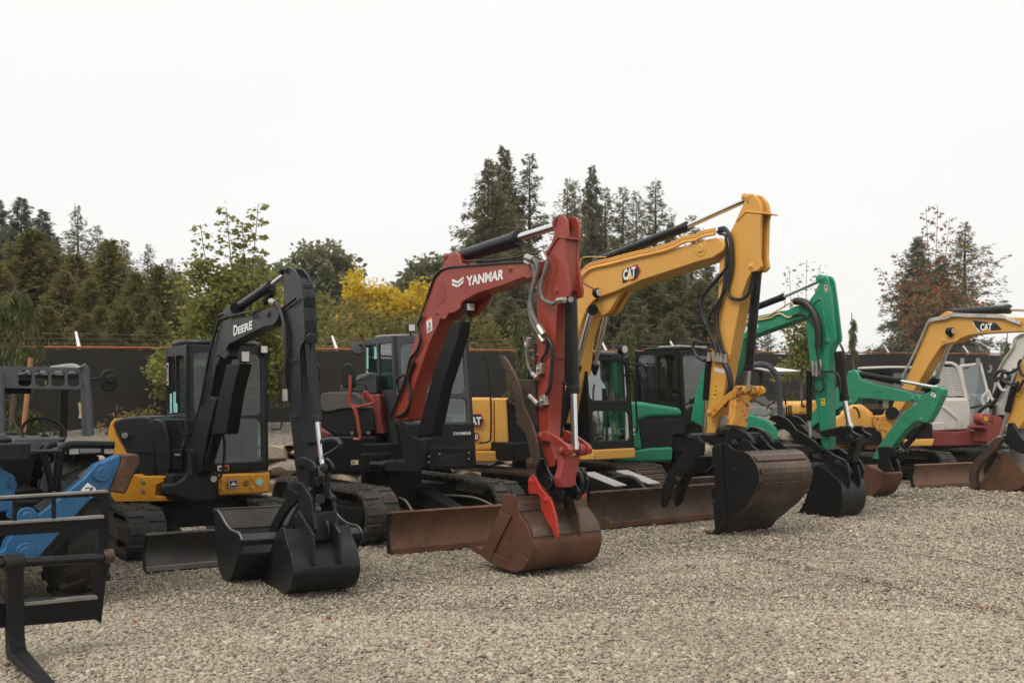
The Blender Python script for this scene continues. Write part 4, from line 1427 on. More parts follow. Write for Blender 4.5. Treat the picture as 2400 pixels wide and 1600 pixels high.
m.build('skirt_panel', M['cat'], ca, bevel=.02, seg=3)
m = MB(); m.plate([fq.X(q, 1.0) for q in (M6(455, 736), M6(520, 720), M6(900, 725), M6(900, 796), M6(462, 802))], -fq.F * .8)
m.build('skirt_panel', M['cat'], ca, bevel=.02)
hd = rounded(ca, 'engine_hood', fq, [M6(40, 376), M6(225, 376), M6(228, 732), M6(40, 734)], .85, 1.6, 'cat', .05, 4, it=0)
rounded(ca, 'hood_door', fq, [M6(229, 378), M6(330, 380), M6(352, 400), M6(310, 415), M6(325, 733), M6(231, 733)], .87, 1.5, 'cat', .04, 4, it=0)
rounded(ca, 'side_door', fq, [M6(305, 416), M6(520, 416), M6(520, 735), M6(327, 735)], .82, 1.2, 'black', .03, 3, it=0)
m = MB(); m.tube([fq.X(M6(*q), .9) for q in ((322, 415), (315, 395), (335, 388), (520, 385))], .016, 8, 4); m.build('grab_rail', M['black'], ca)
hexa_ = [(.25, 0), (.8, 0), (1, .5), (.8, 1), (.25, 1), (0, .5)]
decal([(hexa_, M['r']), ([(.5 + (x - .5) * .86, .5 + (y - .5) * .84) for x, y in hexa_], M['k'])], [fq.X(M6(*q), .855) for q in ((60, 575), (156, 575), (156, 485), (60, 485))], hd, 'emblem', proud=.03)
lettering('CAT', [fq.X(M6(*q), .855) for q in ((30, 560), (138, 560), (138, 505), (30, 505))], M['w'], hd, bold=.05, proud=.045)
decal([(hexa_, M['r']), ([(.5 + (x - .5) * .86, .5 + (y - .5) * .84) for x, y in hexa_], M['k'])], [fq.X(M6(*q), .855) for q in ((60, 668), (128, 668), (128, 612), (60, 612))], hd, 'emblem', proud=.03)
lettering('0', [fq.X(M6(*q), .855) for q in ((95, 658), (114, 658), (114, 622), (95, 622))], M['w'], hd, 'number', bold=.04, proud=.045)
# cab
cb, ff, fsd = cab(ca, f, -.55, 1.05, .22, 1.2, 1.0, 2.48, sl=.14, front=[(.29, 1.13, 1.77, 2.41, .1), (.32, 1.13, 1.12, 1.60, .08)],
                  right=[(-.45, .85, 1.7, 2.4, .08)], left=[(-.45, .9, 1.2, 2.4, .1)], back=[(.32, 1.1, 1.8, 2.4, .06)], mat='black', gm='glass_bright', roof='black', rover=.0, roofh=.05)
m = MB()
m.plate([f.P(x, y, 2.525) for x, y in ((-.5, .3), (.85, .3), (.8, 1.05), (-.5, 1.1))], f.U * .045)
m.build('roof_hatch', M['ltgrey'], cb, bevel=.02)
lamp(cb, f, f.X(LL(572, 85), .85), .15, .15, .09, True)
m = MB(); m.tube([f.X(LL(*q), .95) for q in ((620, 242), (700, 245), (780, 262), (803, 300), (800, 340))], .015, 8, 5)
mr_ = m.build('mirror_arm', M['black'], cb)
m = MB(); m.plate(f.X(chaikin([LL(732, 262), LL(800, 285), LL(812, 405), LL(752, 408)], 1), .95), -f.F * .05); m.build('mirror', M['grey'], mr_, bevel=.015)
m = MB(); m.tube([f.X(LL(*q), .98) for q in ((620, 350), (660, 372), (672, 450), (690, 620), (703, 800), (710, 920), (700, 975), (675, 985))], .016, 8, 5); m.build('grab_handle', M['black'], cb)

# boom
b = Fr(3.02, 13.72, 37)
bw = .38
side = [PP(200, 742), PP(265, 690), PP(400, 655), PP(560, 620), PP(800, 567), PP(1100, 500), PP(1250, 455), PP(1320, 443), PP(1370, 470), PP(1388, 510), PP(1375, 550), PP(1290, 607), PP(1190, 632), PP(1060, 675), PP(700, 792), PP(500, 882), PP(380, 922), PP(315, 958), PP(270, 1012), PP(230, 1100), PP(185, 1240), PP(140, 1600), PP(80, 1960), PP(-40, 1900), PP(-10, 1500), PP(20, 1200), PP(60, 980), PP(120, 830)]
p = b.S(side, -bw / 2)
m = MB(); m.plate(p, b.L * bw)
pinh(m, b.S(PP(1270, 540), 0), b.L, .12, bw / 2 + .006)
boom = m.build('boom', M['cat'], ca, bevel=.014)
m = MB()
lug = b.S([PP(290, 1010), PP(335, 955), PP(400, 925), PP(560, 860), PP(500, 950), PP(450, 1040), PP(400, 1080), PP(320, 1080)], -bw * .3)
m.plate(lug, b.L * bw * .2); m.plate([q + b.L * bw * .42 for q in lug], b.L * bw * .2)
m.build('cylinder_lug', M['cat'], boom, bevel=.01)
m = MB(); m.cyl(b.S(PP(310, 1030), -.36), b.S(PP(310, 1030), -.2), .085); m.cyl(b.S(PP(310, 1030), .2), b.S(PP(310, 1030), .37), .085); m.cyl(b.S(PP(310, 1030), -.36), b.S(PP(310, 1030), .37), .05)
m.build('cylinder_pin', M['black'], boom, bevel=.006)
for y_ in (-.29, .29):
    a = b.S(PP(310, 1030), y_)
    e_ = b.S(PP(180, 1490), y_) if y_ < 0 else b.S(PP(325, 1480), y_)
    a = b.S(PP(300, 1040), y_) if y_ < 0 else b.S(PP(430, 1045), y_)
    d = (e_ - a).normalized()
    piston(ca, e_ + d * 1.15, e_, a, .075, .043, 'black', eye=False)
piston(ca, b.S(PP(330, 645), 0), b.S(PP(1080, 352), 0), b.S(PP(1575, 130), 0), .068, .038, 'black_gloss')
for k, (dy, yy) in enumerate(((0, -.17), (-18, -.12), (-34, -.06), (10, -.22))):
    hose(ca, [b.S(PP(x, y + dy), yy) for x, y in ((205, 770), (290, 690), (450, 650), (620, 605), (880, 545), (1000, 500), (1060, 470), (1150, 455), (1210, 425), (1310, 405))], .017, 'cat', 'steel_line')
hose(ca, [b.S(PP(*q), -.2) for q in ((205, 690), (210, 640), (230, 605), (300, 598), (420, 602))], .008, 'cat', 'guard_rail')
q = b.S(PP(345, 892), -bw / 2 - .03)
lamp(boom, b, q + b.F * .05, .13, .13, .09, True)
hose(ca, [b.S(PP(*q), -bw / 2 - .01) for q in ((205, 785), (250, 820), (325, 865))], .006)
PQ = lambda *a: [b.S(PP(*q), -bw / 2) for q in a]
decal([([(.46, .0), (.78, 0), (1, .5), (.80, 1), (.55, 1.02), (.4, .3)], M['r']), ([(.52, .07), (.75, .08), (.93, .5), (.76, .92), (.56, .92)], M['k']), ([(.06, .02), (.70, .20), (.78, .98), (.05, .92), (0, .75), (.02, .1)], M['k'])], PQ((553, 822), (708, 775), (710, 650), (553, 698)), boom, 'emblem')
lettering('CAT', PQ((566, 795), (665, 762), (668, 672), (562, 708)), M['w'], boom, bold=.05, proud=.012)
decal([([(0, 0), (.5, 1), (1, 0)], M['y'])], PQ((595, 792), (652, 775), (652, 735), (595, 752)), boom, 'emblem_triangle', proud=.014)
# arm
aw = .20
side = [PP(1548, 150), PP(1562, 100), PP(1592, 80), PP(1628, 92), PP(1672, 150), PP(1692, 240), PP(1680, 300), PP(1672, 600), PP(1685, 680), PP(1655, 715), PP(1605, 722), PP(1575, 780), PP(1530, 900), PP(1470, 1200), O(690, 340), O(605, 840), O(582, 1020), O(525, 1220), O(500, 1328), O(388, 1335), O(420, 900), O(445, 420), O(486, 150), PP(1335, 900), PP(1345, 640), PP(1385, 580), PP(1440, 480), PP(1432, 400), PP(1480, 300)]
m = slotted(side, [PP(1490, 300), PP(1535, 262), PP(1635, 262), PP(1630, 500), PP(1622, 640), PP(1598, 720)] + side[11:-1], b, aw, .05)
m.cyl(b.S(PP(1600, 125), -aw / 2), b.S(PP(1600, 125), aw / 2), .06, n=18)
pinh(m, b.S(PP(1588, 118), 0), b.L, .05, aw / 2 + .006); pinh(m, b.S(PP(1642, 682), 0), b.L, .05, aw / 2 + .006)
m.plate(b.S([PP(1478, 300), PP(1550, 222), PP(1738, 240), PP(1738, 252), PP(1560, 236), PP(1485, 312)], -aw / 2 - .014), b.L * (aw + .02))
arm = m.build('arm', M['cat'], ca, bevel=.012)
piston(ca, b.S(PP(1655, 720), 0), b.S(O(912, 555), 0), b.S(O(890, 775), 0), .062, .037, 'black_gloss')
decal([(rc(0, .5, 1, 1), M['y']), (rc(0, 0, 1, .46), M['y']), ([(.12, .56), (.88, .56), (.5, .94)], M['k']), ([(.24, .61), (.76, .61), (.5, .87)], M['y']), ([(.15, .2), (.55, .16), (.6, .26), (.2, .28)], M['k']), (rc(.66, .1, .78, .4), M['k']), (rc(0, .97, 1, 1.02), M['o'])],
      [b.S(O(*q), -aw / 2) for q in ((475, 890), (530, 896), (540, 755), (486, 745))], arm, 'warning_sticker')
for x in (497, 540, 584):
    decal([(RECT, M['w']), (rc(.25, .3, .75, .36), M['r']), (rc(.25, .6, .75, .66), M['r'])], [b.S(O(*q), -aw / 2) for q in ((x, 570 + (x - 497) * .26), (x + 38, 576 + (x - 497) * .26), (x + 38, 534 + (x - 497) * .26), (x, 524 + (x - 497) * .26))], arm, 'sticker')
for pts, r in (([PP(1330, 400), PP(1380, 370), PP(1420, 420), PP(1440, 520), PP(1420, 640), PP(1380, 720), PP(1240, 880), PP(1200, 960), PP(1210, 1080), PP(1260, 1200), O(470, 290)], .026),
               ([PP(1350, 390), PP(1400, 390), PP(1440, 480), PP(1445, 620), PP(1400, 800), PP(1360, 930), PP(1270, 1070), PP(1255, 1180), O(500, 250), O(530, 330)], .024),
               ([PP(1345, 410), PP(1395, 430), PP(1405, 560), PP(1395, 700), PP(1370, 900), PP(1310, 1050), PP(1310, 1200), O(560, 300), O(590, 350)], .02),
               ([PP(1360, 385), PP(1425, 400), PP(1450, 520), PP(1430, 760), PP(1360, 960), PP(1330, 1120), PP(1350, 1260), O(600, 300), O(640, 360)], .018),
               ([PP(1340, 370), PP(1390, 365), PP(1430, 430), PP(1448, 560), PP(1445, 700), PP(1410, 860), PP(1440, 930), PP(1520, 945), PP(1580, 900), PP(1605, 800)], .024),
               ([O(340, 235), O(280, 205), O(235, 240), O(240, 320), O(290, 400), O(370, 445)], .022), ([O(620, 480), O(660, 560), O(690, 680), O(690, 760), O(650, 880), O(610, 1000)], .042)):
    hose(ca, [b.S(q, -aw / 2 - .05) for q in pts], r)
for i, (x, y) in enumerate(((430, 340), (495, 330), (540, 345), (580, 350), (630, 360))):
    m = MB()
    a, c_ = b.S(O(x, y), -aw / 2 - .05), b.S(O(x - 6, y + 110), -aw / 2 - .05)
    m.cyl(a, c_, .024, n=10); m.cyl(a + (c_ - a) * .45, c_, .034, n=6)
    m.build('hose_coupling', M['zinc'], arm)
m = MB(); m.plate(b.S([O(405, 165), O(430, 150), O(455, 190), O(480, 270), O(690, 360), O(680, 440), O(640, 420), O(450, 320), O(440, 240), O(410, 210)], -aw / 2 - .02), b.L * .03); m.build('hose_bracket', M['cat_worn'], arm, bevel=.006)
m = MB(); m.cyl(b.S(O(425, 420), -aw / 2 - .02), b.S(O(385, 925), -aw / 2 - .02), .045); tcl = m.build('thumb_cylinder', M['black'], ca)
m = MB(); m.cyl(b.S(O(390, 930), -aw / 2 - .02), b.S(O(365, 1330), -aw / 2 - .02), .022); m.build('piston_rod', M['chrome'], tcl)
# linkage
m = MB()
lk = b.S([O(408, 1085), O(425, 1045), O(500, 985), O(600, 880), O(760, 772), O(812, 748), O(850, 780), O(856, 830), O(820, 868), O(750, 892), O(660, 935), O(580, 1015), O(500, 1110), O(450, 1142), O(415, 1118)], -.22)
m.plate(lk, b.L * .045); m.plate([q + b.L * .4 for q in lk], b.L * .045)
pinh(m, b.S(O(445, 1078), -.2), b.L, .045, .04); pinh(m, b.S(O(797, 812), -.2), b.L, .05, .04)
c_ = b.S(O(890, 810), 0)
m.cyl(c_ - b.L * .2, c_ - b.L * .06, .065); m.cyl(c_ + b.L * .06, c_ + b.L * .26, .065)
m.build('guide_link', M['cat_worn'], ca, bevel=.008)
m = MB()
m.plate(b.X([O(765, 890), O(935, 872), O(930, 1000), O(895, 1270), O(720, 1235), O(745, 1100)], b.loc(c_)[0]), -b.F * .12)
m.build('bucket_link', M['cat_worn'], ca, bevel=.015)
m = MB(); m.plate(b.S([O(560, 1130), O(640, 1120), O(645, 1240), O(560, 1235)], -.13), b.L * .1); m.build('valve_block', M['zinc'], arm, bevel=.006)
# coupler, thumb, bucket
m = MB()
w = b.S([N(620, 240), N(680, 195), N(760, 205), N(980, 168), N(1040, 110), N(1110, 115), N(1240, 178), N(1300, 240), N(1330, 330), N(1240, 300), N(1150, 275), N(1050, 305), N(900, 322), N(800, 350), N(740, 300)], -.22)
m.plate(w, b.L * .06); m.plate([q + b.L * .38 for q in w], b.L * .06)
q = b.S(N(1180, 250), 0); m.box(Fr(q.x, q.y, 37), -.25, .22, -.18, .2, q.z - .08, q.z + .08)
for q_ in (N(680, 245), N(1060, 160), N(1230, 320)):
    pinh(m, b.S(q_, 0), b.L, .065, .25)
w = b.S([N(1300, 205), N(1375, 180), N(1440, 230), N(1470, 300), N(1340, 340), N(1330, 300)], .1)
m.plate(w, b.L * .1)
m.build('quick_coupler', M['blackened'], ca, bevel=.015)
m = MB()
tn = b.S([N(622, 235), N(690, 300), N(690, 420), N(600, 500), N(520, 610), N(420, 705), N(330, 805), N(280, 900), N(252, 1020), N(222, 1100), N(182, 1140), N(157, 1122), N(152, 1000), N(175, 850), N(232, 720), N(330, 582), N(430, 430), N(500, 330), N(560, 280)], -.34)
m.plate(tn, b.L * .05)
m.plate(b.S([N(600, 480), N(800, 480), N(800, 590), N(700, 680), N(500, 700), N(430, 700)], -.1), b.L * .06)
tm = m.build('thumb', M['blackened'], ca, bevel=.01)
m = MB()
tf_ = b.S([N(520, 610), N(600, 640), N(510, 780), N(470, 880), N(435, 1000), N(402, 1080), N(342, 1122), N(325, 1062), N(330, 900), N(360, 800), N(440, 700)], -.08)
m.plate(tf_, b.L * .05); m.build('thumb', M['blackened'], ca, bevel=.01)
each('thumb_crossbar', 'steel_worn', tm, lambda m, q: m.cyl(b.S(q[0], -.34), b.S(q[1], -.05), q[2]), ((N(380, 755), N(410, 740), .035), (N(230, 1000), N(360, 985), .025)))
nb = Fr(2.61, 13.4, 37)
cheek = [N(800, 380), N(825, 345), N(890, 325), N(950, 308), N(1000, 320), N(1050, 372), N(1110, 405), N(1200, 415), N(1280, 460), N(1335, 530), N(1380, 620), N(1397, 710), N(1390, 820), N(1345, 935), N(1250, 1090), N(1100, 1230), N(1000, 1312), N(960, 1345), N(880, 1450), N(805, 1478), N(840, 1400), N(820, 1150), N(840, 900), N(818, 600)]
wd = 1.08
bk, pts = bucket(ca, nb, cheek, wd, (7, 18), 'steel_worn', .03, chmat='blackened')
w = nb.S([N(1290, 470), N(1340, 540), N(1384, 630), N(1400, 715), N(1393, 820), N(1348, 935), N(1252, 1090)], 0)
for k in range(3):
    m = MB()
    a, c_ = w[k * 2] + nb.F * .012, w[k * 2 + 1] + nb.F * .012
    m.plate([a + nb.L * .04, a + nb.L * (wd - .04), c_ + nb.L * (wd - .04), c_ + nb.L * .04], nb.F * .016)
    o = m.build('wear_bar', M['rust_dk'], bk, bevel=.004)
    m = MB()
    for j in range(9):
        y_ = .1 + j * .105
        m.plate([a + nb.L * y_ + nb.F * .017, a + nb.L * (y_ + .06) + nb.F * .017, a + nb.L * (y_ + .06) + nb.F * .017 + (c_ - a) * .08, a + nb.L * y_ + nb.F * .017 + (c_ - a) * .08], nb.F * .004)
    m.build('weld', M['edge'], o)
m = MB()
for k in range(5):
    y_ = k * (wd - .12) / 4
    w = [q + nb.L * y_ for q in nb.S([N(960, 1345), N(880, 1450), N(780, 1490), N(660, 1440), N(690, 1420), N(800, 1440), N(840, 1390)], 0)]
    m.plate(w, nb.L * .12)
m.build('tooth', M['rust_dk'], bk, bevel=.01)
ear = nb.S([N(1060, 380), N(1110, 320), N(1170, 280), N(1230, 263), N(1290, 300), N(1312, 350), N(1430, 430), N(1420, 452), N(1250, 415), N(1110, 405)], .28)
for y_ in (.28, .60):
    m = MB(); m.plate([q + nb.L * (y_ - .28) for q in ear], nb.L * .04); m.build('bucket_ear', M['blackened'], bk, bevel=.008)
m = MB(); m.plate(nb.S([N(870, 330), N(915, 340), N(950, 900), N(975, 1250), N(1000, 1310), N(960, 1340), N(880, 1448), N(810, 1470), N(842, 1400), N(822, 1150), N(842, 900), N(820, 600), N(805, 390)], -.022), nb.L * .02)
m.plate(nb.S([N(985, 685), N(1070, 605), N(1118, 675), N(1050, 740)], -.012), nb.L * .01)
m.build('side_cutter', M['blackened'], bk, bevel=.006)

# ---------------------------------------------------------------- green excavator with the raised arm (fourth)
f = Fr(2.3, 19.5, 38)
jc = thing('excavator', 'green excavator with tall upright arm, black cab and curved black thumbs over its bucket', 'excavator', f, 'excavators parked in the row')
undercarriage(jc, f, .95, .45, -1.5, 1.6, .68, .84)
blade(jc, f, 2.4, 1.3, .48, M['steel_worn'], ax=.5)
fq = Fr(2.3, 19.5, 0)
m = MB(); ring_body(f, [(.8, .9), (.85, 0), (.7, -.9), (-.6, -1.0), (-1.1, -.5), (-1.1, .5), (-.6, .95)], .84, 1.15, m)
m.build('deck', M['black'], jc, bevel=.02)
rounded(jc, 'engine_hood', fq, [LL(380, 655), LL(655, 655), LL(745, 652), LL(1150, 716), LL(1185, 750), LL(1198, 808), LL(852, 815), LL(722, 852), LL(765, 1168), LL(690, 1172), LL(380, 1172)], 1.25, 1.4, 'green', .06, 4, it=0)
rounded(jc, 'hood_side', fq, [LL(715, 850), LL(850, 812), LL(1198, 806), LL(1232, 900), LL(1232, 1005), LL(1095, 1018), LL(1095, 1145), LL(760, 1170)], 1.21, 1.2, 'plastic', .03, 3, it=0)
rounded(jc, 'skirt_panel', fq, [LL(380, 1170), LL(700, 1172), LL(850, 1150), LL(1092, 1138), LL(1085, 1288), LL(740, 1302), LL(380, 1285)], 1.27, 1.3, 'green', .04, 4, it=0)
lettering('JCB', [fq.X(LL(*q), 1.26) for q in ((428, 1040), (690, 1040), (690, 930), (428, 930))], M['w'], jc, bold=.05, proud=.01)
rounded(jc, 'swing_frame', fq, [LL(1150, 690), LL(1420, 700), LL(1440, 1290), LL(1095, 1290), LL(1095, 1140)], .9, 1.0, 'black', .03, 2, it=0)
rounded(jc, 'side_step', fq, [LL(1090, 1010), LL(1330, 1010), LL(1330, 1190), LL(1090, 1190)], 1.1, .8, 'black', .02, 2, it=0)
cb, ff, fsd = cab(jc, f, .12, 1.32, -.06, .92, 1.35, 2.70, sl=.10, front=[(.05, .82, 1.55, 2.6, .1)], right=[(.17, .70, 1.74, 2.62, .10), (.73, 1.24, 1.74, 2.62, .14)], left=[(.2, 1.2, 1.5, 2.6, .1)], back=[(.05, .8, 1.7, 2.6, .1)],
                  mat='black', gm='glass_clear', roof='black', rover=.01, roofh=.06, seat='seat')
m = MB()
m.plate([f.P(x, y, 2.745) for x, y in ((.5, .12), (1.1, .12), (1.1, .88), (.5, .88))], f.U * .03)
rf = m.build('roof_plate', M['ltgrey'], cb, bevel=.01)
m = MB()
for k in range(7):
    x = .55 + k * .08
    m.plate([f.P(x, .14, 2.776), f.P(x + .04, .14, 2.776), f.P(x + .04, .86, 2.776), f.P(x, .86, 2.776)], f.U * .012)
m.build('roof_ribs', M['white'], rf)
b = Fr(5.0, 16.0, 38)
bw = .26
side = [Q(930, 455), Q(985, 490), Q(1028, 555), Q(1000, 600), Q(930, 645), Q(830, 660), Q(640, 728), Q(300, 850), Q(80, 935), (1735, 840), (1700, 890), (1668, 975), (1648, 1000), (1618, 985), (1628, 930), (1650, 855), (1688, 785), Q(110, 665), Q(290, 602), Q(460, 562), Q(700, 520), Q(810, 462)]
p = b.S(side, -bw / 2)
m = MB(); m.plate(p, b.L * bw); pinh(m, b.S(Q(938, 530), 0), b.L, .08, bw / 2 + .01)
boom = m.build('boom', M['green'], jc, bevel=.012)
lettering('JCB', [b.S(Q(*q), -bw / 2) for q in ((82, 842), (290, 790), (290, 712), (82, 765))], M['w'], boom, bold=.05, shear=.1)
piston(jc, b.S(Q(-150, 640), 0), b.S(Q(640, 335), 0), b.S(Q(1195, 90), 0), .055, .03, 'black')
for pts in ([Q(115, 680), Q(400, 610), Q(480, 570), Q(600, 500), Q(720, 430), Q(850, 400)], [Q(115, 700), Q(460, 630), Q(500, 600), Q(600, 575), Q(700, 625), Q(800, 600)]):
    hose(jc, [b.S(q, -bw / 2 - .02) for q in pts], .014, 'cream', 'steel_line')
hose(jc, [b.S(q, -bw / 2 - .06) for q in (Q(800, 400), Q(860, 395), Q(960, 430), Q(1060, 540), Q(1120, 700), Q(1135, 900), Q(1130, 1050))], .06, 'hose', 'hose_sleeve')
hose(jc, [b.S(q, -bw / 2 - .03) for q in (Q(760, 605), Q(880, 585), Q(1000, 640), Q(1070, 740), Q(1100, 900), Q(1110, 1100), Q(1160, 1350), Q(1190, 1500), R(750, 170))], .016)
decal([(RECT, M['cream']), (rc(.25, .55, .75, .85), M['k'])], [b.S(Q(*q), -bw / 2) for q in ((860, 578), (900, 582), (893, 498), (853, 502))], boom, 'sticker')
aw = .185
side = [Q(1168, 65), Q(1185, 38), Q(1212, 30), Q(1248, 48), Q(1280, 110), Q(1302, 260), Q(1332, 480), Q(1356, 700), Q(1380, 900), Q(1372, 965), Q(1325, 1005), Q(1295, 1080), Q(1282, 1180), Q(1275, 1400), R(832, 200), R(840, 600), R(838, 885), R(795, 872), R(765, 840), R(730, 560), R(690, 300), R(660, 120), Q(1005, 1180), Q(985, 1000), Q(962, 760), Q(955, 660), Q(1010, 600), Q(1030, 550), Q(985, 412), Q(1080, 280), Q(1140, 150)]
m = slotted(side, [Q(1128, 170), Q(1262, 170), Q(1280, 300), Q(1300, 480), Q(1318, 700), Q(1335, 900), Q(1318, 1000)] + side[11:-1], b, aw, .035)
m.cyl(b.S(Q(1225, 90), -aw / 2), b.S(Q(1225, 90), aw / 2), .055, n=18)
pinh(m, b.S(Q(1200, 88), 0), b.L, .07, aw / 2 + .01); pinh(m, b.S(Q(1312, 960), 0), b.L, .06, aw / 2 + .01)
arm = m.build('arm', M['green'], jc, bevel=.012)
m = MB(); m.tube([b.S(Q(*q), -aw / 2 - .004) for q in ((1055, 440), (1110, 385), (1155, 362), (1195, 400), (1215, 600), (1245, 800), (1265, 900))], .016, 6, 4)
m.build('stiffener', M['green'], arm)
decal([(RECT, M['cream']), (rc(.2, .55, .8, .85), M['k']), (rc(.5, .1, .8, .3), M['k'])], [b.S(Q(*q), -aw / 2) for q in ((1232, 268), (1278, 252), (1262, 162), (1215, 172))], arm, 'sticker')
decal([(RECT, M['y']), ([(.15, .55), (.85, .55), (.5, .9)], M['k']), (rc(.2, .12, .8, .22), M['k'])], [b.S(R(*q), -aw / 2) for q in ((766, 452), (802, 447), (794, 382), (759, 386))], arm, 'sticker')
piston(jc, b.S(R(930, -60), 0), b.S(R(988, 400), 0), b.S(R(1035, 655), 0), .07, .04, 'black')
for i, (x, y) in enumerate(((682, 80), (716, 90), (752, 70))):
    m = MB(); m.cyl(b.S(R(x, y - 60), -aw / 2 - .05), b.S(R(x + 4, y + 85), -aw / 2 - .05), .028, n=8); m.build('hose_coupling', M['zinc'], arm)
for pts in ([R(690, 170), R(685, 230), R(720, 300), R(765, 318), R(788, 270), R(770, 180)], [R(770, 130), R(880, 125), R(930, 165), R(945, 240), R(945, 330)], [Q(1440, 1000), Q(1480, 1080), Q(1510, 1200), Q(1505, 1340), Q(1480, 1360)], [R(690, 360), R(675, 300), R(690, 200)], [R(575, 200), R(570, 130), R(600, 95), R(630, 120)]):
    hose(jc, [b.S(q, -aw / 2 - .06) for q in pts], .018)
m = MB(); m.cyl(b.S(R(645, 120), -aw / 2 - .03), b.S(R(645, 600), -aw / 2 - .03), .045); tcl = m.build('thumb_cylinder', M['black'], jc)
m = MB(); m.cyl(b.S(R(645, 600), -aw / 2 - .03), b.S(R(658, 760), -aw / 2 - .03), .025); m.build('piston_rod', M['zinc'], tcl)
m = MB()
lk = b.S([R(745, 705), R(770, 692), R(985, 650), R(1045, 650), R(1060, 700), R(1140, 745), R(1060, 795), R(1000, 792), R(950, 745), R(785, 758), R(750, 735)], -.17)
m.plate(lk, b.L * .04); m.plate([q + b.L * .30 for q in lk], b.L * .04)
c_ = b.S(R(1020, 680), 0); m.cyl(c_ - b.L * .2, c_ + b.L * .2, .05)
c_ = b.S(R(1110, 770), 0); m.cyl(c_ - b.L * .22, c_ + b.L * .22, .06)
m.plate(b.S([R(1040, 800), R(1115, 800), R(1060, 1005), R(990, 1000)], -.08), b.L * .16)
m.build('guide_link', M['black_gloss'], jc, bevel=.012)
m = MB()
w = b.S([R(715, 880), R(745, 855), R(800, 870), R(880, 930), R(980, 975), R(1012, 1010), R(1045, 1095), R(1020, 1160), R(930, 1175), R(850, 1110), R(780, 1000)], -.2)
m.plate(w, b.L * .05); m.plate([q + b.L * .36 for q in w], b.L * .05)
for q_ in (R(745, 890), R(1065, 1105), R(1000, 1010)):
    pinh(m, b.S(q_, 0), b.L, .06, .24)
m.build('quick_coupler', M['black_gloss'], jc, bevel=.012)
tpts = [R(252, 580), R(282, 552), R(340, 545), R(412, 570), R(470, 622), R(520, 690), R(600, 732), R(700, 802), R(785, 880), R(765, 922), R(700, 892), R(640, 852), R(560, 832), R(500, 790), R(450, 715), R(430, 690), R(422, 702), R(405, 668), R(395, 682), R(375, 648), R(362, 660), R(345, 628), R(330, 640), R(315, 612), R(298, 620), R(285, 596), R(268, 602)]
w = b.S(tpts, -.24)
for y_ in (0, .36):
    m = MB(); m.plate([q + b.L * y_ for q in w], b.L * .035)
    tb = m.build('thumb', M['black_gloss'], jc, bevel=.006)
m = MB(); m.plate(b.S([R(500, 640), R(560, 640), R(700, 770), R(640, 800), R(520, 720)], -.1), b.L * .2); m.build('thumb_web', M['black'], tb)
zb = EYE * FPX / (1211 - CY)
nb = Fr((1946 - CX) / FPX * zb, zb, 38)
cheek = [R(690, 1042), R(725, 1022), R(800, 1060), R(880, 1130), R(945, 1195), R(965, 1300), R(960, 1420), R(915, 1510), R(850, 1532), R(740, 1520), R(550, 1500), R(470, 1494), R(545, 1478), R(600, 1380), R(650, 1230), R(680, 1100)]
bk, pts = bucket(jc, nb, cheek, .62, (1, 10), 'black_gloss', .025)
for y_ in (.15, .42):
    m = MB()
    m.plate([nb.S(q, 0) + nb.L * y_ for q in (R(870, 1010), R(960, 1040), R(985, 1200), R(960, 1290), R(930, 1180), R(880, 1130))], nb.L * .03)
    m.build('bucket_ear', M['black_gloss'], bk, bevel=.005)

# ---------------------------------------------------------------- green mini excavator with a canopy (fifth)
f = Fr(5.4, 21.5, 32)
mg = thing('mini_excavator', 'faded green mini excavator with open white topped canopy, low folded boom and rusty bucket', 'excavator', f, 'excavators parked in the row')
undercarriage(mg, f, .62, .32, -.95, 1.0, .48, .58)
blade(mg, f, 1.6, .78, .36, M['rust_red'], ax=.3, army=.3, edge='rust_red')
fq = Fr(5.4, 21.5, -8)
m = MB(); ring_body(f, [(.55, .6), (.6, 0), (.5, -.6), (-.2, -.75), (-.7, -.3), (-.7, .4), (-.2, .75)], .56, .85, m); m.build('deck', M['black'], mg, bevel=.02)
rounded(mg, 'engine_hood', fq, [R(-40, 560), R(82, 535), R(230, 590), R(332, 668), R(358, 792), R(215, 796), R(-40, 800)], .55, .9, 'green', .04, 3, it=0)
m = MB()
m.plate([fq.X(R(*q), .56) for q in ((120, 660), (195, 690), (212, 690), (130, 655))], fq.F * .004)
m.build('sticker', M['w'], mg, flat=True)
rounded(mg, 'base_cover', fq, [R(-40, 798), R(360, 794), R(365, 870), R(-40, 880)], .6, .9, 'black', .02, 2, it=0)
fc = Fr(5.4, 21.5, -4)
rounded(mg, 'console', fc, [R(75, 470), R(190, 462), R(240, 490), R(280, 505), R(285, 530), R(240, 560), R(70, 545)], .15, .4, 'ltgrey', .02, 2, it=0)
rounded(mg, 'seat', fc, [R(90, 330), R(120, 310), R(170, 312), R(215, 360), R(280, 440), R(240, 470), R(190, 440), R(120, 400)], -.1, .4, 'seat_grey', .03, 3, it=1)
rounded(mg, 'seat_box', fc, [R(300, 470), R(345, 450), R(415, 470), R(418, 560), R(290, 560)], .0, .4, 'ltgrey', .02, 2, it=0)
for pts in ([R(225, 520), R(260, 450), R(310, 420)], [R(420, 450), R(415, 400), R(392, 340)], [R(430, 560), R(428, 500), R(425, 460)], [R(455, 560), R(450, 500), R(448, 455)], [R(480, 560), R(470, 500), R(470, 455)]):
    m = MB(); m.tube([fc.X(q, .1) for q in pts], [.018] * 10 + [.035], 8, 5); m.build('control_lever', M['black'], mg)
m = MB()
m.tube([fc.X(R(*q), .35) for q in ((-60, 110), (60, 75), (150, 58), (210, 62), (270, 90), (325, 150), (345, 200), (355, 330), (372, 560))], .065, 10, 4)
m.build('canopy_hoop', M['grey'], mg)
m = MB()
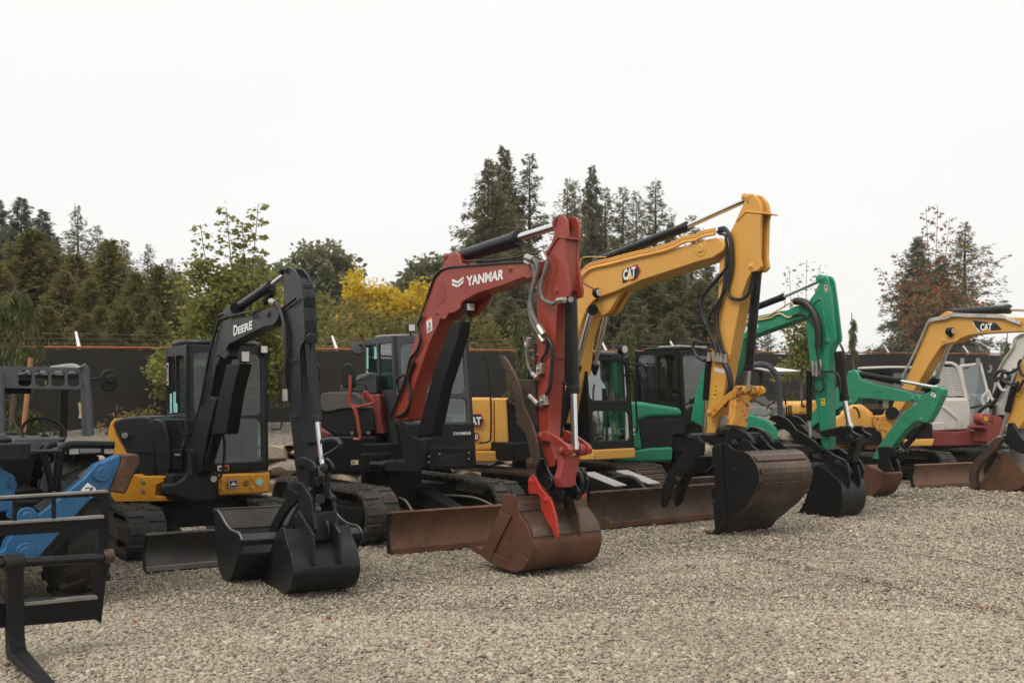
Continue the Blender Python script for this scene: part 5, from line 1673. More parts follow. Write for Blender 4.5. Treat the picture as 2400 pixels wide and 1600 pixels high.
m.tube([fc.X(R(*q), -.4) for q in ((60, 110), (150, 110), (180, 150), (185, 250), (190, 340))], .05, 10, 4)
m.build('canopy_hoop', M['grey'], mg)
m = MB()
m.tube([fc.X(R(*q), .0) for q in ((200, 225), (235, 222), (247, 250), (248, 370))], .016, 8, 4)
m.build('grab_handle', M['grey'], mg)
m = MB()
a = fc.X(R(200, 56), .35)
x0_, y0_, z0_ = fc.loc(a)
r_ = fc.loc(fc.X(R(335, 128), .35))
m.hexa([fc.P(.38, -.72, z0_ - .03), fc.P(.38, r_[1], r_[2] - .02), fc.P(-.75, r_[1] + .3, r_[2] - .02), fc.P(-.75, -.5, z0_ - .03), fc.P(.38, -.72, z0_ + .02), fc.P(.38, r_[1], r_[2] + .02), fc.P(-.75, r_[1] + .75, r_[2] + .05), fc.P(-.75, -.3, z0_ + .06)])
m.build('canopy_roof', M['w'], mg, bevel=.015)
b = Fr(6.63, 18.94, 32)
bw = .18
side = [U(100, 235), U(120, 160), U(145, 130), U(185, 122), U(225, 148), U(262, 222), U(400, 272), U(700, 342), U(880, 397), U(907, 432), U(892, 466), U(820, 470), U(600, 456), U(350, 432), U(240, 428), U(205, 480), U(170, 495), U(140, 470), R(900, 500), R(700, 640), R(640, 690), R(600, 680), R(620, 610), R(670, 520), R(900, 290), R(985, 235)]
p = b.S(side, -bw / 2)
m = MB(); m.plate(p, b.L * bw)
for q_ in (U(182, 160), U(182, 468), U(858, 430)):
    pinh(m, b.S(q_, 0), b.L, .05, bw / 2 + .008)
boom = m.build('boom', M['green_old'], mg, bevel=.012)
decal([([(0, .4), (.3, .1), (.7, .2), (1, .5), (.7, .9), (.3, .8)], M['green'])], [b.S(U(*q), -bw / 2) for q in ((370, 375), (515, 375), (515, 325), (370, 325))], boom, 'faded_mark')
piston(mg, b.S(U(215, 165), 0), b.S(U(690, 243), 0), b.S(U(1085, 315), 0), .055, .03, 'black')
for dy in (0, 14):
    hose(mg, [b.S(U(x, y + dy), -.02) for x, y in ((270, 225), (450, 255), (620, 295), (700, 320), (820, 350), (950, 365))], .014, 'hose_grey')
piston(mg, b.S((1890, 1010), .0), b.S((1965, 965), 0), b.S(U(180, 465), 0), .05, .028, 'black')
aw = .17
side = [U(905, 398), U(1000, 362), U(1062, 318), U(1098, 300), U(1142, 332), U(1136, 400), U(1060, 560), U(988, 690), U(940, 692), U(900, 668), U(830, 692), U(730, 790), U(640, 900), U(600, 962), U(450, 1090), U(380, 1080), U(450, 950), U(560, 790), U(660, 660), U(760, 550), U(880, 480)]
p = b.S(side, -aw / 2)
m = MB(); m.plate(p, b.L * aw)
for q_ in (U(1086, 330), U(950, 660)):
    pinh(m, b.S(q_, 0), b.L, .05, aw / 2 + .008)
arm = m.build('arm', M['green_old'], mg, bevel=.012)
decal([(RECT, M['w']), (rc(.2, .3, .6, .7), M['k'])], [b.S(U(*q), -aw / 2) for q in ((1020, 395), (1068, 425), (1082, 392), (1040, 360))], arm, 'sticker')
piston(mg, b.S(U(985, 690), 0), b.S(U(735, 960), 0), b.S(U(690, 1005), 0), .05, .03, 'black')
m = MB()
w = b.S([U(440, 965), U(480, 950), U(560, 948), U(620, 965), U(695, 1010), U(690, 1030), U(640, 1050), U(560, 1075), U(600, 1180), U(620, 1215), U(520, 1230), U(440, 1170), U(460, 1060)], -.12)
m.plate(w, b.L * .04); m.plate([q + b.L * .2 for q in w], b.L * .04)
pinh(m, b.S(U(700, 1005), 0), b.L, .04, .15)
m.build('bucket_link', M['blackened'], mg, bevel=.01)
zb = EYE * FPX / (1163 - CY)
nb = Fr((2038 - CX) / FPX * zb, zb, 32)
cheek = [U(300, 1152), U(330, 1148), U(490, 1230), U(512, 1260), U(492, 1330), U(450, 1420), U(400, 1472), U(330, 1490), U(295, 1480), U(290, 1300)]
bucket(mg, nb, cheek, .55, (1, 8), 'rust_red', .025)

# ---------------------------------------------------------------- amber excavator at the right edge (sixth)
f = Fr(8.08, 23.3, 29)
cr = thing('excavator', 'amber excavator at the right edge with rounded yellow counterweight and grille sided rusty bucket', 'excavator', f, 'excavators parked in the row')
undercarriage(cr, f, .9, .45, -1.4, 1.5, .66, .82)
blade(cr, f, 2.2, 1.12, .46, M['rust_pale'], ax=.5, edge='rust_pale')
fq = Fr(8.08, 23.3, -12)
m = MB(); ring_body(f, [(.8, 1.0), (.85, 0), (.7, -1.0), (-.2, -1.1), (-1.1, -.6), (-1.1, .5), (-.2, 1.1)], .82, 1.2, m); m.build('deck', M['black'], cr, bevel=.02)
rounded(cr, 'counterweight', fq, [R(830, 560), R(920, 540), R(1000, 465), R(1060, 440), R(1150, 440), R(1200, 470), R(1285, 545), R(1290, 870), R(1180, 875), R(830, 865)], .6, 1.4, 'cat', .12, 5, it=1)
rounded(cr, 'skirt_panel', fq, [R(820, 865), R(1185, 870), R(1190, 780), R(1400, 770), R(1400, 870), R(1185, 880)], .75, .8, 'cat', .03, 3, it=0)
rounded(cr, 'swing_bracket', fq, [U(400, 620), U(530, 610), U(550, 560), U(600, 540), U(640, 570), U(655, 640), U(640, 960), U(520, 960), U(480, 800), U(420, 780)], .95, .4, 'cat_worn', .03, 3, it=0)
m = MB(); m.tube([fq.X(U(*q), .8) for q in ((180, 530), (215, 535), (245, 590), (250, 640))], .022, 8, 4); m.build('grab_rail', M['black'], cr)
m = MB(); c_ = fq.X(U(600, 590), 1.0); m.cyl(c_, c_ + fq.F * .05, .14, n=20); m.build('pivot_boss', M['black'], cr)
cb, ff, fsd = cab(cr, f, -.5, .75, .0, .98, .95, 2.50, sl=.1, front=[(.08, .9, 1.25, 2.4, .1)], right=[(-.4, .65, 1.6, 2.4, .1)], left=[(-.4, .65, 1.3, 2.4, .1)], back=[(.1, .9, 1.6, 2.4, .1)], mat='black', gm='glass_clear', roof='white', rover=.02, roofh=.06)
m = MB(); m.plate([fq.X(q, .9) for q in (U(740, 875), U(1062, 865), U(1040, 945), U(740, 950))], -fq.F * .8); m.build('skirt_panel', M['cat'], cr, bevel=.03, seg=3)
m = MB(); m.plate([fq.X(q, .85) for q in (U(780, 730), U(1040, 700), U(1045, 870), U(780, 875))], -fq.F * .6); m.build('lower_panel', M['black'], cr, bevel=.02)
b = Fr(9.9, 20.1, 30)
bw = .30
side = [V(600, 305), V(650, 285), V(715, 235), V(760, 195), V(830, 150), V(880, 160), V(895, 200), V(1000, 216), V(1400, 214), V(1777, 232), V(2120, 250), V(2200, 300), V(2190, 380), V(2100, 400), V(1777, 400), V(1500, 412), V(1250, 425), V(1110, 445), V(1000, 485), V(940, 530), V(850, 545), V(770, 572), V(720, 640), V(640, 760), V(490, 1020), V(420, 1130), V(260, 1370), V(150, 1380), V(170, 1290), V(280, 1080), V(330, 1000), V(470, 650)]
p = b.S(side, -bw / 2)
m = MB(); m.plate(p, b.L * bw); pinh(m, b.S(V(850, 515), 0), b.L, .06, bw / 2 + .01)
boom = m.build('boom', M['cat'], cr, bevel=.014)
BQ = lambda *a: [b.S(V(*q), -bw / 2) for q in a]
decal([([(0, 1), (.8, .72), (1, .06), (.25, 0), (0, .75)], M['k']), ([(0, .92), (0, .72), (.27, -.02), (.2, -.02)], M['w'])], BQ((1150, 405), (1512, 388), (1512, 262), (1150, 265)), boom, 'emblem')
lettering('CAT', BQ((1245, 394), (1385, 388), (1388, 296), (1245, 303)), M['w'], boom, bold=.05, proud=.008)
decal([([(0, 0), (.5, 1), (1, 0)], M['y'])], BQ((1285, 390), (1360, 388), (1360, 355), (1285, 357)), boom, 'emblem_triangle', proud=.011)
q = b.S(V(860, 400), -bw / 2 - .04); lamp(boom, b, q + b.F * .1, .14, .12, .14, True)
piston(cr, b.S(V(895, 172), 0), b.S(V(1595, 128), 0), b.S(V(2150, 150), 0), .085, .04, 'jd')
for dy, yy in ((0, -.17), (16, -.19), (30, -.2)):
    hose(cr, [b.S(V(x, y + dy), yy) for x, y in ((280, 960), (350, 820), (450, 620), (560, 370), (600, 280), (650, 245), (830, 215), (900, 185), (1070, 190), (1500, 205), (1600, 240), (1740, 285))], .016, 'zinc', 'steel_line')
hose(cr, [b.S(V(*q), .1) for q in ((690, 220), (720, 170), (800, 140), (900, 128), (980, 135))], .02)
m = MB()
for y_ in (-.3,):
    pass
piston(cr, b.S(V(560, 1140), 0), b.S(V(700, 975), 0), b.S(V(862, 560), 0), .085, .05, 'black')
aw = .26
side = [V(2050, 240), V(2180, 250), V(2260, 330), V(2240, 480), V(2150, 620), V(1990, 900), V(1850, 1250), V(1790, 1480), WW(1230, 760), WW(1110, 720), WW(1080, 640), WW(1150, 430), WW(1225, 110), V(1900, 520), V(2000, 380)]
m = MB(); m.plate(b.S(side, -aw / 2), b.L * aw)
arm = m.build('arm', M['cat'], cr, bevel=.012)
decal([(RECT, M['y']), (rc(.3, .2, .7, .6), M['k'])], [b.S(WW(*q), -aw / 2) for q in ((1198, 442), (1232, 438), (1245, 370), (1208, 378))], arm, 'sticker')
m = MB(); m.cyl(b.S(WW(1195, 260), -.2), b.S(WW(1110, 575), -.2), .06); tcl = m.build('thumb_cylinder', M['black'], cr)
m = MB(); m.cyl(b.S(WW(1112, 575), -.2), b.S(WW(1045, 830), -.2), .035); m.build('piston_rod', M['zinc'], tcl)
for pts in ([WW(1260, 10), WW(1235, 60), WW(1250, 140), WW(1291, 190)], [WW(1050, 170), WW(1060, 240), WW(1150, 280), WW(1200, 300), WW(1230, 250)], [WW(1240, 100), WW(1150, 150), WW(1070, 150), WW(1050, 200)], [WW(1290, 230), WW(1250, 300), WW(1220, 360)]):
    hose(cr, [b.S(q, -.24) for q in pts], .03)
m = MB()
w = b.S([WW(1030, 840), WW(1090, 830), WW(1110, 700), WW(1170, 690), WW(1200, 740), WW(1280, 870), WW(1350, 920), WW(1350, 1050), WW(1200, 1010), WW(1100, 930)], -.18)
m.plate(w, b.L * .36)
m.build('quick_coupler', M['blackened'], cr, bevel=.02)
w = b.S([WW(1030, 840), WW(1052, 870), WW(1000, 965), WW(900, 1065), WW(805, 1160), WW(765, 1260), WW(775, 1395), WW(735, 1412), WW(692, 1310), WW(690, 1190), WW(758, 1090), WW(860, 1000), WW(930, 900), WW(975, 855)], -.36)
m = MB(); m.plate(w, b.L * .12); m.build('thumb', M['rust_dk'], cr, bevel=.012)
zb = EYE * FPX / (1151 - CY)
nb = Fr((2365 - CX) / FPX * zb, zb, 30)
cheek = [WW(985, 1060), WW(1062, 1008), WW(1112, 1010), WW(1152, 1060), WW(1240, 1170), WW(1292, 1250), WW(1305, 1330), WW(1245, 1402), WW(1120, 1432), WW(960, 1432), WW(760, 1412), WW(690, 1402), WW(780, 1372), WW(880, 1270), WW(960, 1130)]
bk, pts = bucket(cr, nb, cheek, .8, (2, 11), 'rust_dk', .03, chmat='rust')
m = MB()
for k in range(13):
    t = k / 12
    x, y = 975 - 200 * t, 1095 + 285 * t
    q = nb.S([WW(x, y), WW(x + 75 - 10 * t, y + 12), WW(x + 75 - 10 * t, y + 21), WW(x, y + 9)], -.02)
    m.plate(q, nb.L * .015)
m.build('side_grille', M['rust_pale'], bk)
m = MB(); m.plate(nb.S([WW(700, 1402), WW(640, 1412), WW(700, 1395), WW(770, 1390)], .0), nb.L * .1); m.build('tooth', M['yellow'], bk)

# ---------------------------------------------------------------- white cabbed excavator (far right)
f = Fr(11.2, 25.3, 38)
tk = thing('excavator', 'white excavator with slatted cab guard, dull red base and white boom behind the amber one', 'excavator', f, 'excavators parked in the row')
undercarriage(tk, f, .85, .42, -1.4, 1.5, .66, .85)
fq = Fr(11.2, 25.3, -4)
rounded(tk, 'base_frame', fq, [WW(250, 782), WW(560, 790), WW(880, 760), WW(892, 935), WW(600, 945), WW(250, 945)], .9, 1.4, 'maroon', .03, 3, it=0)
bd = rounded(tk, 'body', fq, [WW(300, 435), WW(690, 432), WW(722, 560), WW(722, 770), WW(300, 782)], .8, 1.2, 'white', .05, 3, it=0)
m = MB(); m.plate([fq.X(q, .84) for q in (WW(400, 520), WW(460, 520), WW(620, 665), WW(622, 768), WW(570, 768), WW(570, 665))], -fq.F * .1)
m.plate([fq.X(q, .86) for q in (WW(300, 700), WW(355, 690), WW(440, 690), WW(440, 775), WW(300, 778))], -fq.F * .1)
m.build('body_step', M['white'], bd, bevel=.02)
m = MB()
gw = lambda *a: [fq.X(WW(*q), .55) for q in a]
outer = [(330, 440), (318, 110), (345, 55), (430, 30), (520, 33), (575, 60), (605, 130), (712, 440)]
inner = [(365, 420), (340, 130), (362, 85), (430, 62), (510, 65), (555, 90), (580, 140), (655, 420)]
o3, i3 = gw(*outer), gw(*inner)
n_ = len(outer)
vs = o3 + i3 + [p_ - fq.F * .9 for p_ in o3] + [p_ - fq.F * .9 for p_ in i3]
fs_ = []
for i in range(n_):
    j = (i + 1) % n_
    fs_ += [(i, j, n_ + j, n_ + i), (2 * n_ + i, 3 * n_ + i, 3 * n_ + j, 2 * n_ + j), (i, 2 * n_ + i, 2 * n_ + j, j), (n_ + i, n_ + j, 3 * n_ + j, 3 * n_ + i)]
m.add(vs, fs_)
cb = m.build('cab', M['white'], tk, bevel=.02)
m = MB(); m.add(i3 and [p_ - fq.F * .3 for p_ in i3], [tuple(range(n_))]); m.build('window', M['glass_green'], cb, flat=True)
m = MB(); m.add([p_ - fq.F * .8 for p_ in i3], [tuple(range(n_))]); m.build('window', M['glass_green'], cb, flat=True)
m = MB()
for k in range(15):
    y = 100 + k * 21
    xl = 352 + (y - 100) * .03 if y > 100 else 360
    xr = 568 + (y - 100) * .265
    p0, p1 = fq.X(WW(xl, y), .5), fq.X(WW(xr, y + 4), .5)
    m.box(Fr(p0.x, p0.y, fq.th), -.05, .0, 0, (p1 - p0).dot(fq.L), p0.z - .016, p0.z + .016)
m.build('slatted_guard', M['white'], cb)
fw = [fq.X(WW(*q), x) for q, x in (((600, 85), .5), ((818, 60), -.2), ((905, 400), .0), ((905, 740), .2), ((725, 740), .6))]
m = MB()
for p0, p1 in ((fw[0], fw[1]), (fw[1], fw[2]), (fw[2], fw[3]), (fw[4], fw[0])):
    m.tube([p0, (p0 + p1) / 2, p1], .04, 8, 2)
m.build('cab_frame', M['white'], cb)
m = MB(); m.add(fw, [tuple(range(5))]); m.build('window', M['glass_green'], cb, flat=True)
m = MB(); p0, p1 = fw[2] * .75 + fw[3] * .25, fw[4] * .7 + fw[0] * .3; m.tube([p0, (p0 + p1) / 2, p1], .03, 6, 2); m.build('window_bar', M['black'], cb)
rounded(tk, 'seat', fq, [WW(640, 700), WW(640, 420), WW(700, 380), WW(800, 420), WW(840, 520), WW(850, 740)], -.3, .4, 'seat', .05, 3, it=1)
for x in (625, 795):
    m = MB(); c_ = fq.X(WW(x, 40), .2); m.cyl(c_ - Vector((0, 0, .1)), c_ + Vector((0, 0, .10)), .05); m.build('roof_post', M['ltgrey'], cb)
b = Fr(11.9, 24.2, 50)
side = [V(1330, 1420), V(1420, 1000), V(1480, 850), V(1540, 745), V(1640, 590), V(1690, 480), V(1740, 430), V(1900, 400), V(2300, 520), V(2300, 640), V(1900, 560), V(1800, 650), V(1740, 760), V(1650, 900), V(1570, 1100), V(1480, 1420)]
m = MB(); m.plate(b.S(side, -.12), b.L * .24); boom = m.build('boom', M['white'], tk, bevel=.015)
hose(tk, [b.S(V(*q), -.16) for q in ((1450, 900), (1540, 740), (1640, 600), (1660, 500), (1730, 440), (1777, 430))], .03, 'zinc', 'steel_line')
piston(tk, b.S(V(1350, 1330), -.2), b.S(V(1520, 1020), -.2), b.S(V(1640, 860), -.2), .08, .04, 'black')
for pts in ([(1270, 1200), (1340, 1130), (1360, 1180), (1430, 1290), (1460, 1270)], [(1290, 1310), (1270, 1220), (1330, 1150)], [(1440, 1000), (1500, 1110), (1560, 1120)]):
    m = MB(); m.tube([b.S(V(*q), -.3) for q in pts], .035, 8, 4); m.build('guard_rail', M['white'], tk)
for pts in ([(1220, 1500), (1230, 1390), (1300, 1320), (1380, 1290), (1440, 1230)], [(1400, 980), (1450, 900), (1520, 880), (1590, 930), (1590, 1010)], [(1240, 1520), (1330, 1520), (1400, 1440), (1420, 1300)], [(1410, 1000), (1480, 970), (1560, 990)]):
    hose(tk, [b.S(V(*q), -.35) for q in pts], .045)
fr2 = Fr(11.9, 24.2, 10)
rounded(tk, 'swing_post', fr2, [WW(805, 745), WW(860, 700), WW(940, 690), WW(975, 740), WW(985, 610), WW(1060, 640), WW(1090, 790), WW(1020, 830), WW(900, 915), WW(870, 900), WW(890, 770)], .2, .5, 'maroon', .03, 3, it=0)
m = MB(); c_ = fr2.X(WW(873, 650), .25); m.cyl(c_ - fr2.F * .3, c_, .13, n=18); pb = m.build('pivot_boss', M['red'], tk, bevel=.02)
m = MB(); m.cyl(c_, c_ + fr2.F * .03, .06, n=8); m.build('pivot_cap', M['yellow'], pb)
m = MB(); m.tube([fq.X(WW(*q), -.4) for q in ((900, 150), (930, 135), (935, 100), (920, 75))], .03, 8, 3); m.build('exhaust_pipe', M['ltgrey'], tk)

# ---------------------------------------------------------------- engine cover of a further yellow machine, half hidden
z_ = 24.5
fx_ = Fr((1888 - CX) / FPX * z_, z_, 10)
lw = thing('loader', 'small yellow loader behind the green arm, only its engine cover and black base in view', 'loader', fx_)
rounded(lw, 'engine_cover', fx_, [R(535, 470), R(545, 440), R(585, 412), R(720, 408), R(730, 535), R(545, 542)], .0, 1.2, 'cat', .05, 4, it=0)
rounded(lw, 'base', fx_, [R(545, 540), R(730, 535), R(730, 700), R(545, 700)], -.05, 1.1, 'black', .04, 3, it=0)
m = MB(); m.tube([fx_.X(R(*q), .06) for q in ((575, 390), (575, 440), (585, 462), (612, 460))], .02, 8, 4); m.build('grab_rail', M['black'], lw)
m = MB(); m.plate([fx_.X(q, .012) for q in (R(548, 514), R(600, 514), R(600, 520), R(548, 520))], fx_.F * .004); m.build('seam', M['black'], lw)
for s in (-.25, .35):
    m = MB(); c_ = fx_.P(-.5, s, .4); m.cyl(c_ - fx_.L * .1, c_ + fx_.L * .1, .4, n=24); m.build('wheel', M['tyre'], lw, bevel=.03)

# ---------------------------------------------------------------- blue telehandler at the left edge
f = Fr(-5.28, 9.93, 37)
te = thing('telehandler', 'blue telehandler with open black cab, stabiliser leg folded up and a black pallet fork carriage', 'telehandler', f)
WR, WX = .62, 1.3


def wheel(root, f, x, y, r, w, side):
    m = MB()
    n = 40
    prof = [(-w / 2 + .02, r * .55), (-w / 2, r * .7), (-w / 2 + .02, r * .9), (-w / 2 + .07, r * .96), (w / 2 - .07, r * .96), (w / 2 - .02, r * .9), (w / 2, r * .7), (w / 2 - .02, r * .55)]
    rings = []
    for i in range(n):
        a = 2 * pi * i / n
        rings.append([f.P(x + cos(a) * q, y + t, r + sin(a) * q) for t, q in prof])
    k = len(prof)
    vs = [p for q in rings for p in q]
    m.add(vs, [(i * k + j, ((i + 1) % n) * k + j, ((i + 1) % n) * k + j + 1, i * k + j + 1) for i in range(n) for j in range(k - 1)])
    nl = 16
    for i in range(nl):            # chevron lugs, two slanting rows
        for s in (-1, 1):
            a0 = 2 * pi * (i + (.5 if s > 0 else 0)) / nl
            pts = []
            for (t, da) in ((s * .015, .0), (s * w * .47, -.17), (s * w * .47, -.30), (s * .015, -.11)):
                for rr in (r * .93, r * 1.0):
                    pts.append(f.P(x + cos(a0 + da) * rr, y + t, r + sin(a0 + da) * rr))
            m.hexa([pts[0], pts[2], pts[4], pts[6], pts[1], pts[3], pts[5], pts[7]])
    wh = m.build('wheel', M['tyre'], root, angle=40)
    m = MB()
    m.cyl(f.P(x, y - w * .3, r), f.P(x, y + w * .3, r), r * .57, n=28)
    m.cyl(f.P(x, y - w * .36, r), f.P(x, y + w * .36, r), r * .2, n=16)
    m.build('rim', M['blue'], wh, bevel=.015)
    return wh


for x_, y_ in ((WX, .66), (WX, -.72), (-1.3, .72), (-1.3, -.72)):
    wheel(te, f, x_, y_, WR, .42, 1)
m = MB()
m.box(f, -1.9, 1.2, -.42, .42, .45, .95); m.box(f, 1.2, 1.75, -.3, .3, .5, .9)
m.cyl(f.P(WX, -.7, .6), f.P(WX, .7, .6), .12); m.cyl(f.P(-1.3, -.7, .6), f.P(-1.3, .7, .6), .12)
m.build('chassis', M['black'], te, bevel=.02)
m = MB()
fxp = .55
m.plate([f.X(q, fxp) for q in (T1(-200, 948), T1(640, 950), T1(700, 1090), T1(700, 1520), T1(-200, 1560))], -f.F * .9)
m.build('body', M['black'], te, bevel=.02)
m = MB()
m.plate([f.X(q, fxp + .02) for q in (T1(-200, 905), T1(60, 850), T1(130, 930), T1(160, 905), T1(735, 900), T1(640, 948), T1(600, 1085), T1(-200, 1092))], -f.F * .9)
m.build('dashboard_cowl', M['frame'], te, bevel=.02, seg=3)
# fender over the front wheel
m = MB()
arc = []
for i in range(13):
    a = radians(62 + 100 * i / 12)
    arc.append((WX + cos(a) * .75, WR + sin(a) * .75))
m.strip([f.P(x_, .42, z_) for x_, z_ in arc], f.L * .48, .03, inward=f.P(WX, .7, WR))
m.strip([f.P(x_, .88, z_ - .0) for x_, z_ in arc], f.L * .02, .12, inward=f.P(WX, .7, WR))
m.build('fender', M['black_gloss'], te, bevel=.01, angle=60)
for pts, r_ in (([T1(1232, 980), T1(1000, 975), T1(790, 975), T1(700, 1000), T1(650, 1060), T1(636, 1140), T1(622, 1300), T1(600, 1520)], .035), ([T1(612, 968), T1(540, 985), T1(492, 1035), T1(482, 1100), T1(515, 1240), T1(545, 1380), T1(575, 1510)], .028)):
    m = MB(); m.tube([f.X(q, 1.75) for q in pts], r_, 10, 5); m.build('light_guard', M['black'], te)
lamp(te, f, f.X(T1(1175, 1030), 1.72), .1, .09, .08)
lamp(te, f, f.X(T1(800, 1035), 1.72), .1, .09, .08)
# cab frame
px = .42
fn = lambda q: f.X(q, px)
yz = lambda q: f.loc(fn(q))[1:]
outer = [yz(q) for q in (T1(-230, 112), T1(20, 128), T1(890, 145), T1(885, 378), T1(20, 362), T1(-230, 345))]
holes = []
for x0_, x1_, y0_, y1_ in ((-190, -160, 165, 335), (42, 165, 165, 340), (198, 348, 170, 343), (378, 528, 172, 345), (555, 702, 178, 347), (732, 860, 182, 348)):
    a, c_ = yz(T1(x0_, y1_)), yz(T1(x1_, y0_))
    if c_[0] - a[0] > .1:
        holes.append(rrect(a[0], c_[0], a[1], c_[1], .035))
m = MB()
m.holed(outer, holes, lambda y, z: f.P(px, y, z), -f.F * .05)
cab_ = m.build('cab_front_guard', M['frame'], te, bevel=.006)
m = MB()
y0_, zt = outer[0][0], yz(T1(20, 130))[1]
y1_ = outer[2][0]
nr = 7
for k in range(nr + 1):
    y_ = y0_ + (y1_ - y0_) * k / nr
    m.box(f, -.85, px - .05, y_ - .02, y_ + .02, zt - .05, zt + .0)
m.box(f, -.9, -.85, y0_, y1_, zt - .06, zt + .02)
for x_ in (-.2,):
    m.box(f, x_ - .02, x_ + .02, y0_ + .02, y1_ - .02, zt - .06, zt - .052)
m.tube([f.P(px - .02, y1_ - .0, zt - .04), f.P(.0, y1_ + .01, zt + .02), f.P(-.85, y1_ + .01, zt + .02)], .04, 8, 4)
m.build('roof_guard', M['ltgrey'], te, bevel=.006)
m = MB()
m.box(f, -.80, px - .06, y0_ + .03, y1_ - .03, zt - .11, zt - .075)
m.box(f, -.82, -.78, y0_ + .03, y1_ - .22, zt - .25, zt - .075)
m.build('roof_lining', M['black'], te)
m = MB()
m.tube([fn(q) for q in (T1(890, 120), T1(925, 180), T1(935, 300), T1(955, 500), T1(975, 880))], .04, 8, 4)
w = [fn(q) for q in (T1(870, 370), T1(930, 370), T1(968, 885), T1(900, 885))]
m.plate(w, -f.F * .05)
m.build('cab_post', M['frame'], te)
m = MB(); m.tube([fn(q) for q in (T1(5, 200), T1(10, 500), T1(20, 1000))], .035, 8, 3); m.build('cab_post', M['frame'], te)
m = MB(); w = [f.X(q, -.85) for q in (T1(655, 380), T1(740, 380), T1(725, 900), T1(655, 900))]; m.plate(w, -f.F * .08); m.build('cab_post', M['black'], te)
m = MB(); m.tube([f.X(T1(*q), .38) for q in ((862, 520), (870, 545), (882, 640), (872, 690))], .022, 8, 3); m.build('grab_handle', M['cream'], te)
m = MB()
c_ = f.X(T1(470, 850), .15)
rr = .2
ux = f.L
uy = (Vector((0, 0, 1)) * .72 - f.F * .69).normalized()
ring = [c_ + ux * cos(2 * pi * i / 28) * rr + uy * sin(2 * pi * i / 28) * rr for i in range(29)]
m.tube(ring, .016, 8, 1)
hub = c_ + f.F * .05 - Vector((0, 0, .05))
for a in (90, 215, 325):
    m.tube([hub, (hub + c_) / 2 + (ux * cos(radians(a)) + uy * sin(radians(a))) * rr * .5, c_ + (ux * cos(radians(a)) + uy * sin(radians(a))) * rr], .013, 6, 3)
m.cyl(hub - uy.cross(ux) * .02, hub + uy.cross(ux) * .03, .04, n=14)
m.tube([hub, hub + f.F * .12 - Vector((0, 0, .25))], .03, 8, 1)
m.build('steering_wheel', M['plastic'], te)
m = MB()
m.box(f, -.75, -.2, .05, .6, 1.05, 1.18); m.box(f, -.85, -.72, .05, .6, 1.15, 1.42)
m.build('seat', M['seat'], te, bevel=.04, seg=3)
m = MB(); m.tube([f.X(T1(*q), .42) for q in ((962, 340), (970, 305), (985, 280), (1020, 268), (1100, 265), (1250, 258))], .014, 8, 5)
w = f.X([T1(925, 350), T1(985, 335), T1(1000, 432), T1(930, 440)], .44); m.plate(w, -f.F * .05)
ma = m.build('mirror_arm', M['black'], te)
m = MB(); m.plate(f.X(chaikin([T1(1092, 162), T1(1272, 162), T1(1268, 405), T1(1092, 400)], 2), .44), -f.F * .05); c_ = f.X(T1(1195, 265), .45); m.cyl(c_, c_ + f.F * .03, .045)
m.build('mirror', M['plastic'], ma, bevel=.015, seg=3)
# boom head, carrier and stabiliser
m = MB()
m.plate(f.X([T1(-200, 1170), T1(0, 1172), T1(50, 1250), T1(140, 1298), T1(168, 1330), T1(166, 1560), T2(110, 310), T2(-100, 320)], 1.9), -f.F * 1.6)
bh = m.build('boom', M['blue'], te, bevel=.02, seg=3)
each('bolt', 'blue', bh, bolt_(f, 1.9, .035, .02), (T1(130, 1405), T2(88, 103), T2(78, 328)))
m = MB()
a = f.X(T1(60, 1060), 1.9)
m.cyl(a - Vector((0, 0, .06)), a + Vector((0, 0, .08)), .19, n=24); m.cyl(a + Vector((0, 0, .08)), a + Vector((0, 0, .12)), .05, n=8)
m.box(Fr(a.x, a.y, 37), -.1, .1, 0, .42, a.z - .01, a.z + .015)
m.build('pivot_plate', M['plastic'], te, bevel=.012)
m = MB()
st = [T1(1293, 1085), T1(1315, 1150), T1(1185, 1462), T1(1080, 1500), T2(640, 245), T2(290, 640), T2(-60, 640), T2(30, 590), T2(45, 540), T2(140, 400), T2(150, 340), T2(215, 318), T2(262, 345), T2(400, 240), T2(620, 62), T1(1040, 1195)]
m.plate(f.X(st, 2.05), -f.F * .16)
sb = m.build('stabiliser_leg', M['blue'], te, bevel=.012)
m = MB()
m.plate(f.X([T2(640, 245), T2(700, 210), T2(560, 420), T2(380, 640), T2(288, 640)], 2.03), -f.F * .12)
m.build('leg_channel', M['black'], sb)
m = MB()
w = f.X([T1(1298, 1082), T1(1500, 1076), T1(1522, 1152), T1(1360, 1512), T1(1180, 1482), T1(1322, 1152)], 2.07)
m.plate(w, -f.F * .2)
m.build('stabiliser_foot', M['rust'], sb, bevel=.02)
each('pivot_pin', 'blue', sb, bolt_(f, 2.05, .08, .035), (T1(1095, 1270), T2(195, 345), T2(185, 605)), .006)
decal([(RECT, M['w']), ([(0, .0), (.42, 0), (.42, .3), (0, .3)], M['r']), (rc(.55, .55, .75, .9), M['k']), ([(.2, .5), (.5, .75), (.45, .82), (.15, .6)], M['k'])], f.X([T1(840, 1500), T1(985, 1545), T1(1038, 1450), T1(945, 1385)], 2.05), sb, 'warning_sticker')
piston(te, f.X(T2(300, 330), 1.95), f.X(T2(440, 225), 1.9), f.X(T2(640, 60), 1.9), .085, .05, 'plastic', rod='grey')
m = MB(); m.cyl(f.X(T2(130, 302), 1.95), f.X(T2(300, 302), 1.95), .025); m.build('cross_shaft', M['black'], te)
